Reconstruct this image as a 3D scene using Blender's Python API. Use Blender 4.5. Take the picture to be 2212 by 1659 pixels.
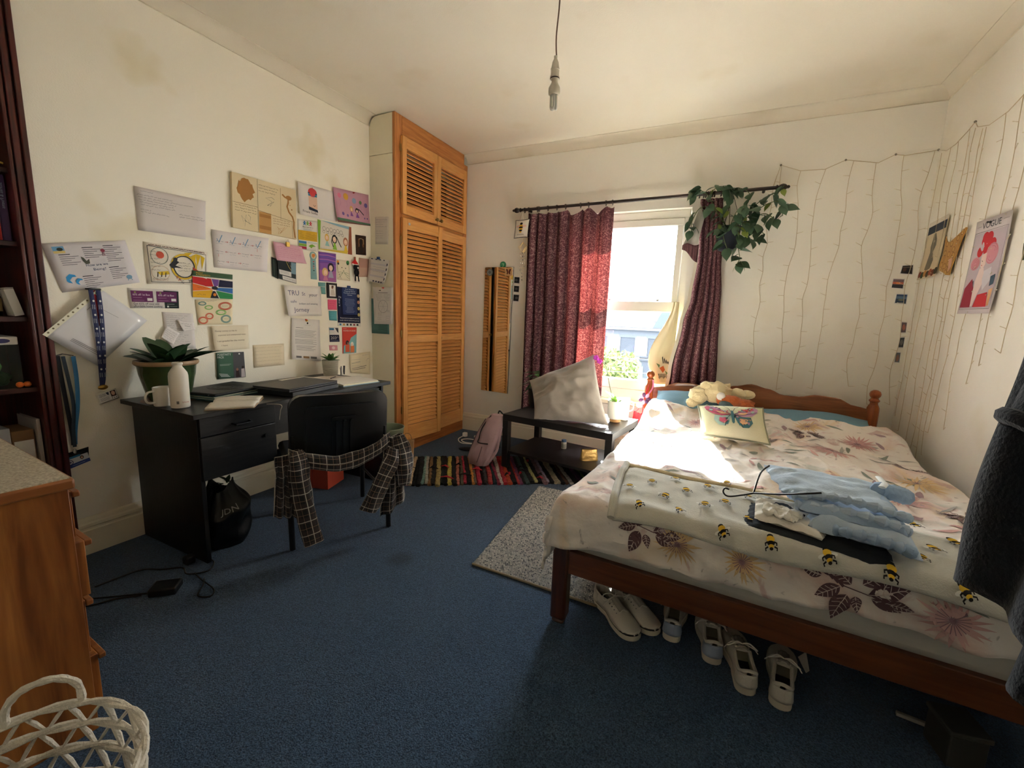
import bpy, math, random
from mathutils import Vector, Matrix, noise
for _o in list(bpy.data.objects): bpy.data.objects.remove(_o)
SC = bpy.context.scene
COL = SC.collection
PI = math.pi
# ------------------------------------------------------------------ camera
XR, YB, HC, WX, WY, CV = 3.796, 3.405, 2.7175, 0.257, 2.352, 0.0676   # right wall, back wall, ceiling, wardrobe front / side, cove
YF = -1.15                                                          # wall behind the camera
_cam = bpy.data.cameras.new('camera'); CAM = bpy.data.objects.new('camera', _cam); COL.objects.link(CAM)
_cam.sensor_width = 36.0; _cam.lens = 15.356; _cam.clip_start = 0.02; _cam.clip_end = 300
_yw, _pt, _rl = -0.4504, -0.158, 0.0355
_f = Vector((math.sin(_yw)*math.cos(_pt), math.cos(_yw)*math.cos(_pt), math.sin(_pt)))
_r = Vector((math.cos(_yw), -math.sin(_yw), 0)); _u = _r.cross(_f)
_r2 = _r*math.cos(_rl)+_u*math.sin(_rl); _u2 = _u*math.cos(_rl)-_r*math.sin(_rl)
CAM.matrix_world = Matrix(((_r2.x,_u2.x,-_f.x,2.6929),(_r2.y,_u2.y,-_f.y,-0.4631),(_r2.z,_u2.z,-_f.z,1.2225),(0,0,0,1)))
SC.camera = CAM
# ------------------------------------------------------------------ sky, sun, exposure
SKY, SUN = 13.0, 48.0
_w = bpy.data.worlds.new('sky'); SC.world = _w; _w.use_nodes = True
_bg = _w.node_tree.nodes['Background']; _bg.inputs[0].default_value = (0.93,0.965,1.0,1); _bg.inputs[1].default_value = SKY
_sd = bpy.data.lights.new('sun','SUN'); _sd.energy = SUN; _sd.angle = math.radians(0.6); _sd.color = (1.0,0.965,0.91)
_so = bpy.data.objects.new('sun',_sd); COL.objects.link(_so); _so.location = (0,8,8)
_sun_az = Vector((-0.285,0.94,0)).normalized(); _el = math.radians(33.5)
_tosun = Vector((_sun_az.x*math.cos(_el), _sun_az.y*math.cos(_el), math.sin(_el)))
_so.rotation_euler = _tosun.to_track_quat('Z','Y').to_euler()
_pd = bpy.data.lights.new('window_portal','AREA'); _pd.shape='RECTANGLE'; _pd.size=1.0; _pd.size_y=1.55; _pd.cycles.is_portal=True
_po = bpy.data.objects.new('window_portal',_pd); COL.objects.link(_po); _po.location=(1.84,3.62,1.29); _po.rotation_euler=(-PI/2,0,0)
SC.view_settings.view_transform='Standard'; SC.view_settings.look='None'; SC.view_settings.gamma=1.0
SC.view_settings.exposure=1.72; SC.view_settings.use_curve_mapping=False
SC.cycles.use_adaptive_sampling=True; SC.cycles.adaptive_threshold=0.02; SC.cycles.max_bounces=12; SC.cycles.diffuse_bounces=8; SC.cycles.glossy_bounces=4; SC.cycles.transparent_max_bounces=16
SC.cycles.sample_clamp_indirect=12
try:
    SC.cycles.use_denoising=True; SC.cycles.denoiser='OPENIMAGEDENOISE'
except Exception: pass
# ------------------------------------------------------------------ helpers
def lin(c):
    c = [x/255.0 for x in c[:3]]
    return tuple(((x+0.055)/1.055)**2.4 if x>0.04045 else x/12.92 for x in c)+(1,)
_MATS = {}
def M(name, col=(200,200,200), rough=0.7, metal=0.0, var=None, bump=None, sheen=0, trans=0, spec=0.4, col2=None, coat=0, alpha=1):
    """procedural material: colour (sRGB 0-255), optional noise variation var=(scale, amount) and noise bump=(scale, strength)"""
    if name in _MATS: return _MATS[name]
    m = bpy.data.materials.new(name); m.use_nodes=True; nt=m.node_tree; n=nt.nodes; l=nt.links
    b=n['Principled BSDF']; b.inputs['Base Color'].default_value=lin(col); b.inputs['Roughness'].default_value=rough
    b.inputs['Metallic'].default_value=metal; b.inputs['Specular IOR Level'].default_value=spec
    m.diffuse_color=lin(col)
    if sheen: b.inputs['Sheen Weight'].default_value=sheen
    if coat: b.inputs['Coat Weight'].default_value=coat
    if trans: b.inputs['Transmission Weight'].default_value=trans
    if alpha<1: b.inputs['Alpha'].default_value=alpha
    if var or bump: tc=n.new('ShaderNodeTexCoord')
    if var:
        t=n.new('ShaderNodeTexNoise'); t.inputs['Scale'].default_value=var[0]; t.inputs['Detail'].default_value=4
        l.new(tc.outputs['Object'],t.inputs['Vector'])
        r=n.new('ShaderNodeValToRGB'); a=lin(col); c2=lin(col2) if col2 else tuple(x*(1-var[1]) for x in a[:3])+(1,)
        r.color_ramp.elements[0].position=0.35; r.color_ramp.elements[1].position=0.65
        r.color_ramp.elements[0].color=c2; r.color_ramp.elements[1].color=a
        l.new(t.outputs['Fac'],r.inputs['Fac']); l.new(r.outputs['Color'],b.inputs['Base Color'])
    if bump:
        t2=n.new('ShaderNodeTexNoise'); t2.inputs['Scale'].default_value=bump[0]; t2.inputs['Detail'].default_value=3
        l.new(tc.outputs['Object'],t2.inputs['Vector'])
        bp=n.new('ShaderNodeBump'); bp.inputs['Strength'].default_value=bump[1]; bp.inputs['Distance'].default_value=0.01
        l.new(t2.outputs['Fac'],bp.inputs['Height']); l.new(bp.outputs['Normal'],b.inputs['Normal'])
    _MATS[name]=m; return m
def wood(name, c1, c2, axis='z', scale=6, stretch=14, rough=0.45, coat=0.15, knots=None, contrast=(0.3,0.7)):
    """grained wood along an axis of the object's own coordinates"""
    if name in _MATS: return _MATS[name]
    m=bpy.data.materials.new(name); m.use_nodes=True; nt=m.node_tree; n=nt.nodes; l=nt.links; b=n['Principled BSDF']
    tc=n.new('ShaderNodeTexCoord'); mp=n.new('ShaderNodeMapping'); l.new(tc.outputs['Object'],mp.inputs['Vector'])
    s=[stretch]*3; s['xyz'.index(axis)]=1.0; mp.inputs['Scale'].default_value=s
    t=n.new('ShaderNodeTexNoise'); t.inputs['Scale'].default_value=scale; t.inputs['Detail'].default_value=6; t.inputs['Distortion'].default_value=0.6
    l.new(mp.outputs['Vector'],t.inputs['Vector'])
    r=n.new('ShaderNodeValToRGB'); r.color_ramp.elements[0].position=contrast[0]; r.color_ramp.elements[1].position=contrast[1]
    r.color_ramp.elements[0].color=lin(c2); r.color_ramp.elements[1].color=lin(c1)
    l.new(t.outputs['Fac'],r.inputs['Fac']); out=r.outputs['Color']
    if knots:
        v=n.new('ShaderNodeTexVoronoi'); v.inputs['Scale'].default_value=knots[0]
        mp2=n.new('ShaderNodeMapping'); s2=[2.2]*3; s2['xyz'.index(axis)]=1.0; mp2.inputs['Scale'].default_value=s2
        l.new(tc.outputs['Object'],mp2.inputs['Vector']); l.new(mp2.outputs['Vector'],v.inputs['Vector'])
        k=n.new('ShaderNodeValToRGB'); k.color_ramp.elements[0].position=0.0; k.color_ramp.elements[1].position=knots[1]
        k.color_ramp.elements[0].color=(1,1,1,1); k.color_ramp.elements[1].color=(0,0,0,1); l.new(v.outputs['Distance'],k.inputs['Fac'])
        mx=n.new('ShaderNodeMixRGB'); mx.inputs[2].default_value=lin(knots[2]); l.new(k.outputs['Color'],mx.inputs[0]); l.new(out,mx.inputs[1]); out=mx.outputs[0]
    l.new(out,b.inputs['Base Color']); b.inputs['Roughness'].default_value=rough; b.inputs['Coat Weight'].default_value=coat
    b.inputs['Specular IOR Level'].default_value=0.35
    bp=n.new('ShaderNodeBump'); bp.inputs['Strength'].default_value=0.12; bp.inputs['Distance'].default_value=0.004
    l.new(t.outputs['Fac'],bp.inputs['Height']); l.new(bp.outputs['Normal'],b.inputs['Normal'])
    _MATS[name]=m; return m
_MW={}                                                   # world matrices of parents
def mw(o): return _MW.get(o.name, Matrix.Identity(4))
def thing(name,label,cat,loc=(0,0,0),rotz=0,group=None,kind=None):
    o=bpy.data.objects.new(name,None); COL.objects.link(o); o.location=loc; o.rotation_euler=(0,0,rotz); o.empty_display_size=0.05
    o['label']=label; o['category']=cat
    if group: o['group']=group
    if kind: o['kind']=kind
    _MW[o.name]=Matrix.Translation(loc)@Matrix.Rotation(rotz,4,'Z'); return o
def tag(o,label,cat,group=None,kind=None):
    o['label']=label; o['category']=cat
    if group: o['group']=group
    if kind: o['kind']=kind
    return o
def structure(o,label=None):
    o['kind']='structure'
    if label: o['label']=label
    return o
class MB:
    """collects shapes in world coordinates and links them as ONE mesh object"""
    def __init__(s): s.v=[]; s.f=[]; s.m=[]; s.uv={}; s.T=None
    def add(s,vs,fs,mi=0):
        k=len(s.v); s.v+=[(s.T@Vector(v)) if s.T is not None else Vector(v) for v in vs]
        s.f+=[tuple(i+k for i in f) for f in fs]; s.m+=[mi]*len(fs); return s
    def box(s,x0,x1,y0,y1,z0,z1,mi=0,rot=None):
        vs=[(x,y,z) for z in (z0,z1) for y in (y0,y1) for x in (x0,x1)]
        if rot is not None:
            c=Vector(((x0+x1)/2,(y0+y1)/2,(z0+z1)/2)); vs=[c+rot@(Vector(v)-c) for v in vs]
        return s.add(vs,[(0,2,3,1),(4,5,7,6),(0,1,5,4),(1,3,7,5),(3,2,6,7),(2,0,4,6)],mi)
    def tube(s,path,r,n=8,mi=0,cap=True,flat=None,closed=False):
        P=[Vector(p) for p in path]; vs=[]; N=len(P); up=Vector((0,0,1)); px=None
        for i,p in enumerate(P):
            if closed: d=(P[(i+1)%N]-P[i-1])
            else: d=(P[min(i+1,N-1)]-P[max(i-1,0)])
            if d.length<1e-9: d=Vector((0,0,1))
            d.normalize()
            if px is None:
                a=up if abs(d.z)<0.9 else Vector((1,0,0)); px=d.cross(a).normalized()
            else:
                px=(px-d*px.dot(d)); px=px.normalized() if px.length>1e-6 else d.orthogonal().normalized()
            py=d.cross(px); rr=r[i] if isinstance(r,(list,tuple)) else r; ry=rr*(flat if flat else 1)
            vs+=[p+px*(rr*math.cos(2*PI*k/n))+py*(ry*math.sin(2*PI*k/n)) for k in range(n)]
        fs=[]
        for i in range(N if closed else N-1):
            j=(i+1)%N
            fs+=[(i*n+k,i*n+(k+1)%n,j*n+(k+1)%n,j*n+k) for k in range(n)]
        if cap and not closed: fs+=[tuple(range(n-1,-1,-1)),tuple((N-1)*n+k for k in range(n))]
        return s.add(vs,fs,mi)
    def cyl(s,c,r,h,n=20,mi=0,axis='z',r2=None):
        d={'x':Vector((1,0,0)),'y':Vector((0,1,0)),'z':Vector((0,0,1))}[axis]; c=Vector(c)
        return s.tube([c,c+d*h],[r,r if r2 is None else r2],n,mi)
    def lathe(s,prof,c=(0,0,0),n=28,mi=0,axis=None,close=True):
        vs=[];fs=[];c=Vector(c); R=axis.to_track_quat('Z','Y').to_matrix() if axis is not None else Matrix.Identity(3)
        for (r,z) in prof: vs+=[c+R@Vector((r*math.cos(2*PI*k/n),r*math.sin(2*PI*k/n),z)) for k in range(n)]
        for i in range(len(prof)-1): fs+=[(i*n+k,i*n+(k+1)%n,(i+1)*n+(k+1)%n,(i+1)*n+k) for k in range(n)]
        if close:
            if prof[0][0]>1e-5: fs.append(tuple(range(n-1,-1,-1)))
            if prof[-1][0]>1e-5: fs.append(tuple((len(prof)-1)*n+k for k in range(n)))
        return s.add(vs,fs,mi)
    def ball(s,c,rx,ry=None,rz=None,n=14,mi=0,rot=None,bump=0,seed=0):
        ry=ry or rx; rz=rz or rx; c=Vector(c); vs=[];fs=[]; h=max(6,n//2+1)
        for i in range(h+1):
            a=PI*i/h
            for k in range(n):
                d=Vector((math.sin(a)*math.cos(2*PI*k/n),math.sin(a)*math.sin(2*PI*k/n),math.cos(a)))
                q=1+bump*noise.noise(d*3+Vector((seed,seed*2,0))) if bump else 1
                p=Vector((d.x*rx*q,d.y*ry*q,d.z*rz*q)); vs.append(c+(rot@p if rot is not None else p))
        for i in range(h): fs+=[(i*n+k,i*n+(k+1)%n,(i+1)*n+(k+1)%n,(i+1)*n+k) for k in range(n)]
        return s.add(vs,fs,mi)
    def grid(s,fn,nu,nv,mi=0,uv=True,flip=False):
        k=len(s.v); f0=len(s.f)
        vs=[fn(i/nu,j/nv) for j in range(nv+1) for i in range(nu+1)]
        fs=[(j*(nu+1)+i,j*(nu+1)+i+1,(j+1)*(nu+1)+i+1,(j+1)*(nu+1)+i) for j in range(nv) for i in range(nu)]
        if flip: fs=[f[::-1] for f in fs]
        s.add(vs,fs,mi)
        if uv:
            for j in range(nv+1):
                for i in range(nu+1): s.uv[k+j*(nu+1)+i]=(i/nu,j/nv)
        return s
    def prism(s,poly,d,mi=0):
        """planar polygon (list of 3d points) extruded by the vector d"""
        P=[Vector(p) for p in poly]; d=Vector(d); n=len(P)
        return s.add(P+[p+d for p in P],[tuple(range(n-1,-1,-1)),tuple(range(n,2*n))]+[(i,(i+1)%n,n+(i+1)%n,n+i) for i in range(n)],mi)
    def build(s,name,mat,parent=None,smooth=True,bevel=0,angle=40,solid=0,sub=0,origin=None):
        vs=s.v
        me=bpy.data.meshes.new(name); o=bpy.data.objects.new(name,me)
        if parent is not None:
            inv=mw(parent).inverted(); vs=[inv@v for v in vs]; o.parent=parent
        elif vs:
            xs=[v.x for v in vs]; ys=[v.y for v in vs]; zs=[v.z for v in vs]
            c=Vector(origin) if origin else Vector(((min(xs)+max(xs))/2,(min(ys)+max(ys))/2,min(zs))); o.location=c; vs=[v-c for v in vs]
            _MW[o.name]=Matrix.Translation(c)
        me.from_pydata([tuple(v) for v in vs],[],s.f)
        if parent is not None: _MW[o.name]=mw(parent)
        for mt in (mat if isinstance(mat,(list,tuple)) else [mat]): me.materials.append(mt)
        if any(s.m): me.polygons.foreach_set('material_index',s.m)
        if s.uv:
            ul=me.uv_layers.new(name='UVMap')
            for lp in me.loops: ul.data[lp.index].uv=s.uv.get(lp.vertex_index,(0,0))
        if smooth:
            me.polygons.foreach_set('use_smooth',[True]*len(me.polygons))
            try: me.set_sharp_from_angle(angle=math.radians(angle))
            except Exception: pass
        me.update(); COL.objects.link(o)
        if bevel:
            b=o.modifiers.new('bevel','BEVEL'); b.width=bevel; b.segments=2; b.limit_method='ANGLE'; b.angle_limit=math.radians(35)
        if solid:
            d=o.modifiers.new('thickness','SOLIDIFY'); d.thickness=abs(solid); d.offset=-1 if solid>0 else 1
        if sub:
            d=o.modifiers.new('subdivision','SUBSURF'); d.levels=sub; d.render_levels=sub
        return o
def box(name,mat,x0,x1,y0,y1,z0,z1,parent=None,bevel=0.002,rot=None):
    return MB().box(x0,x1,y0,y1,z0,z1,rot=rot).build(name,mat,parent,bevel=bevel,smooth=bool(bevel))
def copy_obj(o,parent=None):
    c=o.copy(); COL.objects.link(c)
    if parent is not None: c.parent=parent
    return c
def sm(a,b,x):
    t=min(1,max(0,(x-a)/(b-a))); return t*t*(3-2*t)
def nz(x,y,z=0): return noise.noise(Vector((x,y,z)))
def catmull(P,n=6,closed=False):
    P=[Vector(p) for p in P]; out=[]; N=len(P)
    for i in range(N if closed else N-1):
        if closed: a,b,c,d=P[i-1],P[i],P[(i+1)%N],P[(i+2)%N]
        else: a,b,c,d=P[max(i-1,0)],P[i],P[i+1],P[min(i+2,N-1)]
        for k in range(n):
            t=k/n; out.append(0.5*((2*b)+(c-a)*t+(2*a-5*b+4*c-d)*t*t+(3*b-a-3*c+d)*t**3))
    if not closed: out.append(P[-1])
    return out
# ------------------------------------------------------------------ room shell
def wall_mat(name,c1,c2,stain):
    m=bpy.data.materials.new(name); m.use_nodes=True; nt=m.node_tree; n=nt.nodes; l=nt.links; b=n['Principled BSDF']
    tc=n.new('ShaderNodeTexCoord'); t=n.new('ShaderNodeTexNoise'); t.inputs['Scale'].default_value=1.3; t.inputs['Detail'].default_value=5
    l.new(tc.outputs['Object'],t.inputs['Vector']); r=n.new('ShaderNodeValToRGB')
    r.color_ramp.elements[0].position=0.3; r.color_ramp.elements[1].position=0.62; r.color_ramp.elements[0].color=lin(c2); r.color_ramp.elements[1].color=lin(c1)
    l.new(t.outputs['Fac'],r.inputs['Fac'])
    t3=n.new('ShaderNodeTexNoise'); t3.inputs['Scale'].default_value=2.1; t3.inputs['Detail'].default_value=3; l.new(tc.outputs['Object'],t3.inputs['Vector'])
    r3=n.new('ShaderNodeValToRGB'); r3.color_ramp.elements[0].position=0.60; r3.color_ramp.elements[1].position=0.74; l.new(t3.outputs['Fac'],r3.inputs['Fac'])
    mx=n.new('ShaderNodeMixRGB'); mx.inputs[2].default_value=lin(stain); l.new(r3.outputs['Color'],mx.inputs[0]); l.new(r.outputs['Color'],mx.inputs[1]); l.new(mx.outputs[0],b.inputs['Base Color'])
    b.inputs['Roughness'].default_value=0.85; b.inputs['Specular IOR Level'].default_value=0.2
    t2=n.new('ShaderNodeTexNoise'); t2.inputs['Scale'].default_value=160; t2.inputs['Detail'].default_value=3; l.new(tc.outputs['Object'],t2.inputs['Vector'])
    bp=n.new('ShaderNodeBump'); bp.inputs['Strength'].default_value=0.16; bp.inputs['Distance'].default_value=0.006; l.new(t2.outputs['Fac'],bp.inputs['Height']); l.new(bp.outputs['Normal'],b.inputs['Normal'])
    return m
MW_L=wall_mat('wall_paint_cream',(245,240,226),(242,236,219),(228,217,184))
MW_B=wall_mat('wall_paint_white',(238,235,226),(234,230,219),(230,224,208))
MW_C=wall_mat('ceiling_paint',(230,223,207),(226,218,200),(221,211,189))
TRIM=M('gloss_trim_paint',(232,224,200),rough=0.35,var=(3,0.05))
def carpet_mat():
    m=bpy.data.materials.new('navy_carpet'); m.use_nodes=True; nt=m.node_tree; n=nt.nodes; l=nt.links; b=n['Principled BSDF']
    tc=n.new('ShaderNodeTexCoord'); t=n.new('ShaderNodeTexNoise'); t.inputs['Scale'].default_value=230; t.inputs['Detail'].default_value=3; l.new(tc.outputs['Object'],t.inputs['Vector'])
    r=n.new('ShaderNodeValToRGB'); r.color_ramp.elements[0].position=0.33; r.color_ramp.elements[1].position=0.7
    r.color_ramp.elements[0].color=lin((31,46,64)); r.color_ramp.elements[1].color=lin((70,94,122)); l.new(t.outputs['Fac'],r.inputs['Fac'])
    t2=n.new('ShaderNodeTexNoise'); t2.inputs['Scale'].default_value=2.5; t2.inputs['Detail'].default_value=4; l.new(tc.outputs['Object'],t2.inputs['Vector'])
    mx=n.new('ShaderNodeMixRGB'); mx.blend_type='MULTIPLY'; mx.inputs[0].default_value=0.35; l.new(r.outputs['Color'],mx.inputs[1]); l.new(t2.outputs['Color'],mx.inputs[2])
    g=n.new('ShaderNodeHueSaturation'); g.inputs['Saturation'].default_value=1.0; l.new(mx.outputs[0],g.inputs['Color'])
    gp=n.new('ShaderNodeNewGeometry'); vd=n.new('ShaderNodeVectorMath'); vd.operation='DISTANCE'; vd.inputs[1].default_value=(1.345,1.118,0); l.new(gp.outputs['Position'],vd.inputs[0])
    ds=n.new('ShaderNodeMath'); ds.operation='MULTIPLY_ADD'; ds.inputs[1].default_value=.05; l.new(t2.outputs['Fac'],ds.inputs[0]); l.new(vd.outputs['Value'],ds.inputs[2])
    rs=n.new('ShaderNodeValToRGB'); rs.color_ramp.elements[0].position=.05; rs.color_ramp.elements[1].position=.10; rs.color_ramp.elements[0].color=(.55,.55,.55,1); rs.color_ramp.elements[1].color=(0,0,0,1); l.new(ds.outputs[0],rs.inputs['Fac'])
    sx_=n.new('ShaderNodeMixRGB'); sx_.inputs[2].default_value=lin((20,24,30)); l.new(rs.outputs['Color'],sx_.inputs[0]); l.new(r.outputs['Color'],sx_.inputs[1])
    l.new(sx_.outputs[0],b.inputs['Base Color']); b.inputs['Roughness'].default_value=0.95; b.inputs['Specular IOR Level'].default_value=0.1; b.inputs['Sheen Weight'].default_value=0.15
    bp=n.new('ShaderNodeBump'); bp.inputs['Strength'].default_value=0.7; bp.inputs['Distance'].default_value=0.006; l.new(t.outputs['Fac'],bp.inputs['Height']); l.new(bp.outputs['Normal'],b.inputs['Normal'])
    return m
structure(MB().box(-0.35,XR+.15,YF-.15,YB+.3,-0.12,0).build('floor',carpet_mat(),smooth=False),'dark navy blue carpeted floor of the bedroom')
structure(MB().box(-0.35,XR+.15,YF-.15,YB+.3,HC,HC+.12).build('ceiling',MW_C,smooth=False),'cream painted ceiling with smooth cove edges')
# left wall with the recess of the built-in bookcase (y -0.55 .. 0.30, z 0 .. 2.25)
BY0,BY1,BZ=-0.62,0.345,2.45
g=MB().box(-.3,0,BY1,YB+.3,0,HC).box(-.3,0,YF-.15,BY0,0,HC).box(-.3,0,BY0,BY1,BZ,HC)
structure(g.build('wall_left',MW_L,smooth=False),'cream painted left wall covered with papers and drawings')
# back wall with window opening
OX0,OX1,OZ0,OZ1=1.33,2.35,0.50,2.11
g=MB().box(-.3,OX0,YB,YB+.25,0,HC).box(OX1,XR+.15,YB,YB+.25,0,HC).box(OX0,OX1,YB,YB+.25,0,OZ0).box(OX0,OX1,YB,YB+.25,OZ1,HC)
g.box(OX0,OX1,YB+.16,YB+.25,1.995,OZ1)
structure(g.build('wall_back',MW_B,smooth=False),'off-white back wall with the window')
structure(MB().box(XR,XR+.15,YF-.15,YB+.25,0,HC).build('wall_right',MW_B,smooth=False),'off-white right wall beside the bed')
structure(MB().box(-.3,XR+.15,YF-.15,YF,0,HC).build('wall_front',MW_L,smooth=False),'cream wall behind the camera')
# cove cornices
def cove(name,p0,p1,n):
    """concave cove between wall and ceiling, running p0 -> p1 along the wall top; n = into the room"""
    p0=Vector(p0);p1=Vector(p1);n=Vector(n); r=CV; prof=[]
    for i in range(9):
        a=PI/2*i/8; prof.append((r-r*math.cos(a), -r+r*math.sin(a)))      # (out, z) from wall foot to ceiling
    prof=[(x+0.002,z) for x,z in prof]
    g=MB(); q=[(0,-r-0.006),(0.008,-r-0.006)]+prof+[(r+0.006,0-.004),(r+0.006,0.0),(0,0)]
    vs=[];
    for p in (p0,p1): vs+=[p+n*x+Vector((0,0,z)) for x,z in q]
    k=len(q); fs=[(i,(i+1)%k,k+(i+1)%k,k+i) for i in range(k)]+[tuple(range(k-1,-1,-1)),tuple(range(k,2*k))]
    g.add(vs,fs); return structure(g.build(name,MW_C,angle=30))
cove('trim_1',(0,YF,HC),(0,WY,HC),(1,0,0)); cove('trim_2',(WX,YB,HC),(XR,YB,HC),(0,-1,0)); cove('trim_3',(XR,YF,HC),(XR,YB,HC),(-1,0,0)); cove('trim_4',(0,YF,HC),(XR,YF,HC),(0,1,0))
# skirting boards: tall Victorian profile
SKP=[(0,0),(0.022,0),(0.022,0.118),(0.017,0.124),(0.017,0.132),(0.022,0.138),(0.020,0.150),(0.012,0.158),(0.010,0.172),(0.004,0.180),(0,0.182)]
def skirting(name,p0,p1,n):
    p0=Vector(p0);p1=Vector(p1);n=Vector(n);vs=[]
    for p in (p0,p1): vs+=[p+n*x+Vector((0,0,z)) for x,z in SKP]
    k=len(SKP); return structure(MB().add(vs,[(i,(i+1)%k,k+(i+1)%k,k+i) for i in range(k)]+[tuple(range(k-1,-1,-1)),tuple(range(k,2*k))]).build(name,TRIM,angle=30))
skirting('baseboard_left',(0,0.389,0),(0,WY,0),(1,0,0)); skirting('baseboard_back',(WX,YB,0),(XR,YB,0),(0,-1,0)); skirting('baseboard_right',(XR,YF,0),(XR,YB,0),(-1,0,0)); skirting('baseboard_front',(0,YF,0),(XR,YF,0),(0,1,0))
# ------------------------------------------------------------------ window
UPVC=M('white_upvc',(238,236,226),rough=0.3,var=(2,0.03))
def glass_mat():
    m=bpy.data.materials.new('window_glass'); m.use_nodes=True; nt=m.node_tree; n=nt.nodes; l=nt.links
    for x in list(n):
        if x.type!='OUTPUT_MATERIAL': n.remove(x)
    o=[x for x in n if x.type=='OUTPUT_MATERIAL'][0]; t=n.new('ShaderNodeBsdfTransparent'); t.inputs[0].default_value=(0.93,0.95,0.95,1); g=n.new('ShaderNodeBsdfGlossy'); g.inputs['Roughness'].default_value=0.02
    lw=n.new('ShaderNodeFresnel'); lw.inputs[0].default_value=1.35; mx=n.new('ShaderNodeMixShader'); l.new(lw.outputs[0],mx.inputs[0]); l.new(t.outputs[0],mx.inputs[1]); l.new(g.outputs[0],mx.inputs[2]); l.new(mx.outputs[0],o.inputs[0]); return m
GLASS=glass_mat()
w=thing('window_1','white plastic sash window with two panes above the sill','window',(1.84,3.5,0.5)); w['kind']='structure'
FX0,FX1,FZ0,FZ1,FY=1.345,2.335,0.53,2.075,3.50
def bar(nm,x0,x1,z0,z1,y0=FY-.03,y1=FY+.04): return box(nm,UPVC,x0,x1,y0,y1,z0,z1,w,bevel=0.006)
bar('frame_head',FX0,FX1,2.045,FZ1+.035); bar('frame_sill',FX0,FX1,OZ0,0.60,FY-.045); bar('frame_jamb',FX0-.015,FX0+.04,.6,2.045); bar('frame_jamb',FX1-.04,FX1+.015,.6,2.045)
bar('sash_rail',FX0+.04,FX1-.04,1.985,2.043,FY-.045); bar('sash_rail',FX0+.04,FX1-.04,1.285,1.372,FY-.05); bar('sash_rail',FX0+.04,FX1-.04,.602,.685,FY-.05)
bar('sash_stile',FX0+.042,FX0+.09,.685,1.985,FY-.045); bar('sash_stile',FX1-.09,FX1-.042,.685,1.985,FY-.045)
for z0,z1 in ((.68,1.29),(1.368,1.99)): MB().box(FX0+.085,FX1-.085,FY-.004,FY+.002,z0,z1).build('glass_pane',GLASS,w,smooth=False)
for xx in (1.72,2.13): box('sash_catch',M('catch_grey',(150,146,138),rough=.4),xx,xx+.02,FY-.062,FY-.045,1.375,1.39,w,bevel=.003)
structure(box('trim_5',TRIM,OX0-.04,OX1+.04,YB-.055,YB+.06,OZ0-.032,OZ0+.004,None,bevel=.008),'white painted window sill board')
# ------------------------------------------------------------------ built-in bookcase in the left wall
MAHOG=wood('dark_mahogany',(92,34,28),(52,18,16),'z',5,12,rough=0.35,coat=0.3)
MAHOGY=wood('dark_mahogany_shelf',(78,32,26),(46,18,16),'y',5,12,rough=0.4,coat=0.2)
bc=thing('bookcase','dark mahogany bookcase built into the left wall with moulded frame','bookcase',(-0.12,-.16,0))
def archi(x0,y0,y1,z0,z1):   # moulded architrave post: stepped boards
    g=MB(); d=(y1-y0)
    for a,b,h in ((0,.18,.030),(.18,.30,.016),(.30,.62,.022),(.62,.72,.014),(.72,1.0,.026)): g.box(x0,x0+h,y0+d*a,y0+d*b,z0,z1)
    return g
archi(0.0,0.322,0.388,0,BZ).build('frame_post',MAHOG,bc,bevel=.003); archi(0.0,-.70,-.62,0,BZ).build('frame_post',MAHOG,bc,bevel=.003)
box('frame_head',MAHOGY,0,.028,-.70,.385,BZ,BZ+.08,bc,bevel=.004)
box('side_panel',MAHOG,-.285,0,.325,.345,0,BZ,bc); box('side_panel',MAHOG,-.285,0,-.62,-.60,0,BZ,bc); box('back_panel',MAHOG,-.30,-.285,-.62,.345,0,BZ,bc); box('top_panel',MAHOG,-.285,0,-.62,.345,BZ-.02,BZ,bc)
SHZ=[0.08,0.40,0.835,1.14,1.45,1.74,2.05]
for z in SHZ: box('shelf',MAHOGY,-.283,-.004,-.60,.325,z-.022,z,bc,bevel=.003)
# ------------------------------------------------------------------ wardrobe
PINE=wood('orange_pine',(228,172,102),(206,142,76),'z',5,16,rough=0.4,coat=0.25,contrast=(.25,.75))
PINEY=wood('orange_pine_cross',(226,168,98),(204,138,72),'y',5,16,rough=0.4,coat=0.25,contrast=(.25,.75))
PINEF=wood('pine_face_frame',(204,138,76),(168,102,52),'z',4,14,rough=0.45,coat=0.2,knots=(2.6,.16,(84,40,18)))
BRASS=M('aged_brass',(150,124,74),rough=.32,metal=.9)
wd=thing('wardrobe','tall built-in pine wardrobe with louvred double doors','wardrobe',(.13,2.87,0))
PANEL=M('wardrobe_side_paint',(236,229,206),rough=.7,var=(2,.05),bump=(60,.03))
MB().box(.002,WX-.02,WY,WY+.018,0,2.42).build('side_panel',PANEL,wd,smooth=False)
# upper side panel follows the cove
q=[(.002,2.424)]+[(.002,HC-CV-.008)]+[(.012+CV-CV*math.cos(PI/2*i/6),HC-CV-.006+CV*math.sin(PI/2*i/6)-.004) for i in range(7)]+[(WX-.02,HC-.004),(WX-.02,2.424)]
MB().prism([(x,WY,z) for x,z in q],(0,.018,0)).build('upper_side_panel',PANEL,wd,smooth=False)
W0,W1=WY+.0,YB-.024                     # face frame extent along y
box('frame_stile',PINEF,WX-.02,WX+.004,W0,W0+.085,0.11,HC-.002,wd,bevel=.002)
box('frame_stile',PINEF,WX-.02,WX+.004,W1-.045,W1+.02,0.11,HC-CV-.02,wd,bevel=.002)
box('frame_header',wood('pine_header',(208,142,78),(174,108,54),'y',4,14,knots=(2.4,.16,(84,40,18))),WX-.02,WX+.006,W0+.085,W1-.045,2.545,HC-.003,wd,bevel=.002)
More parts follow.
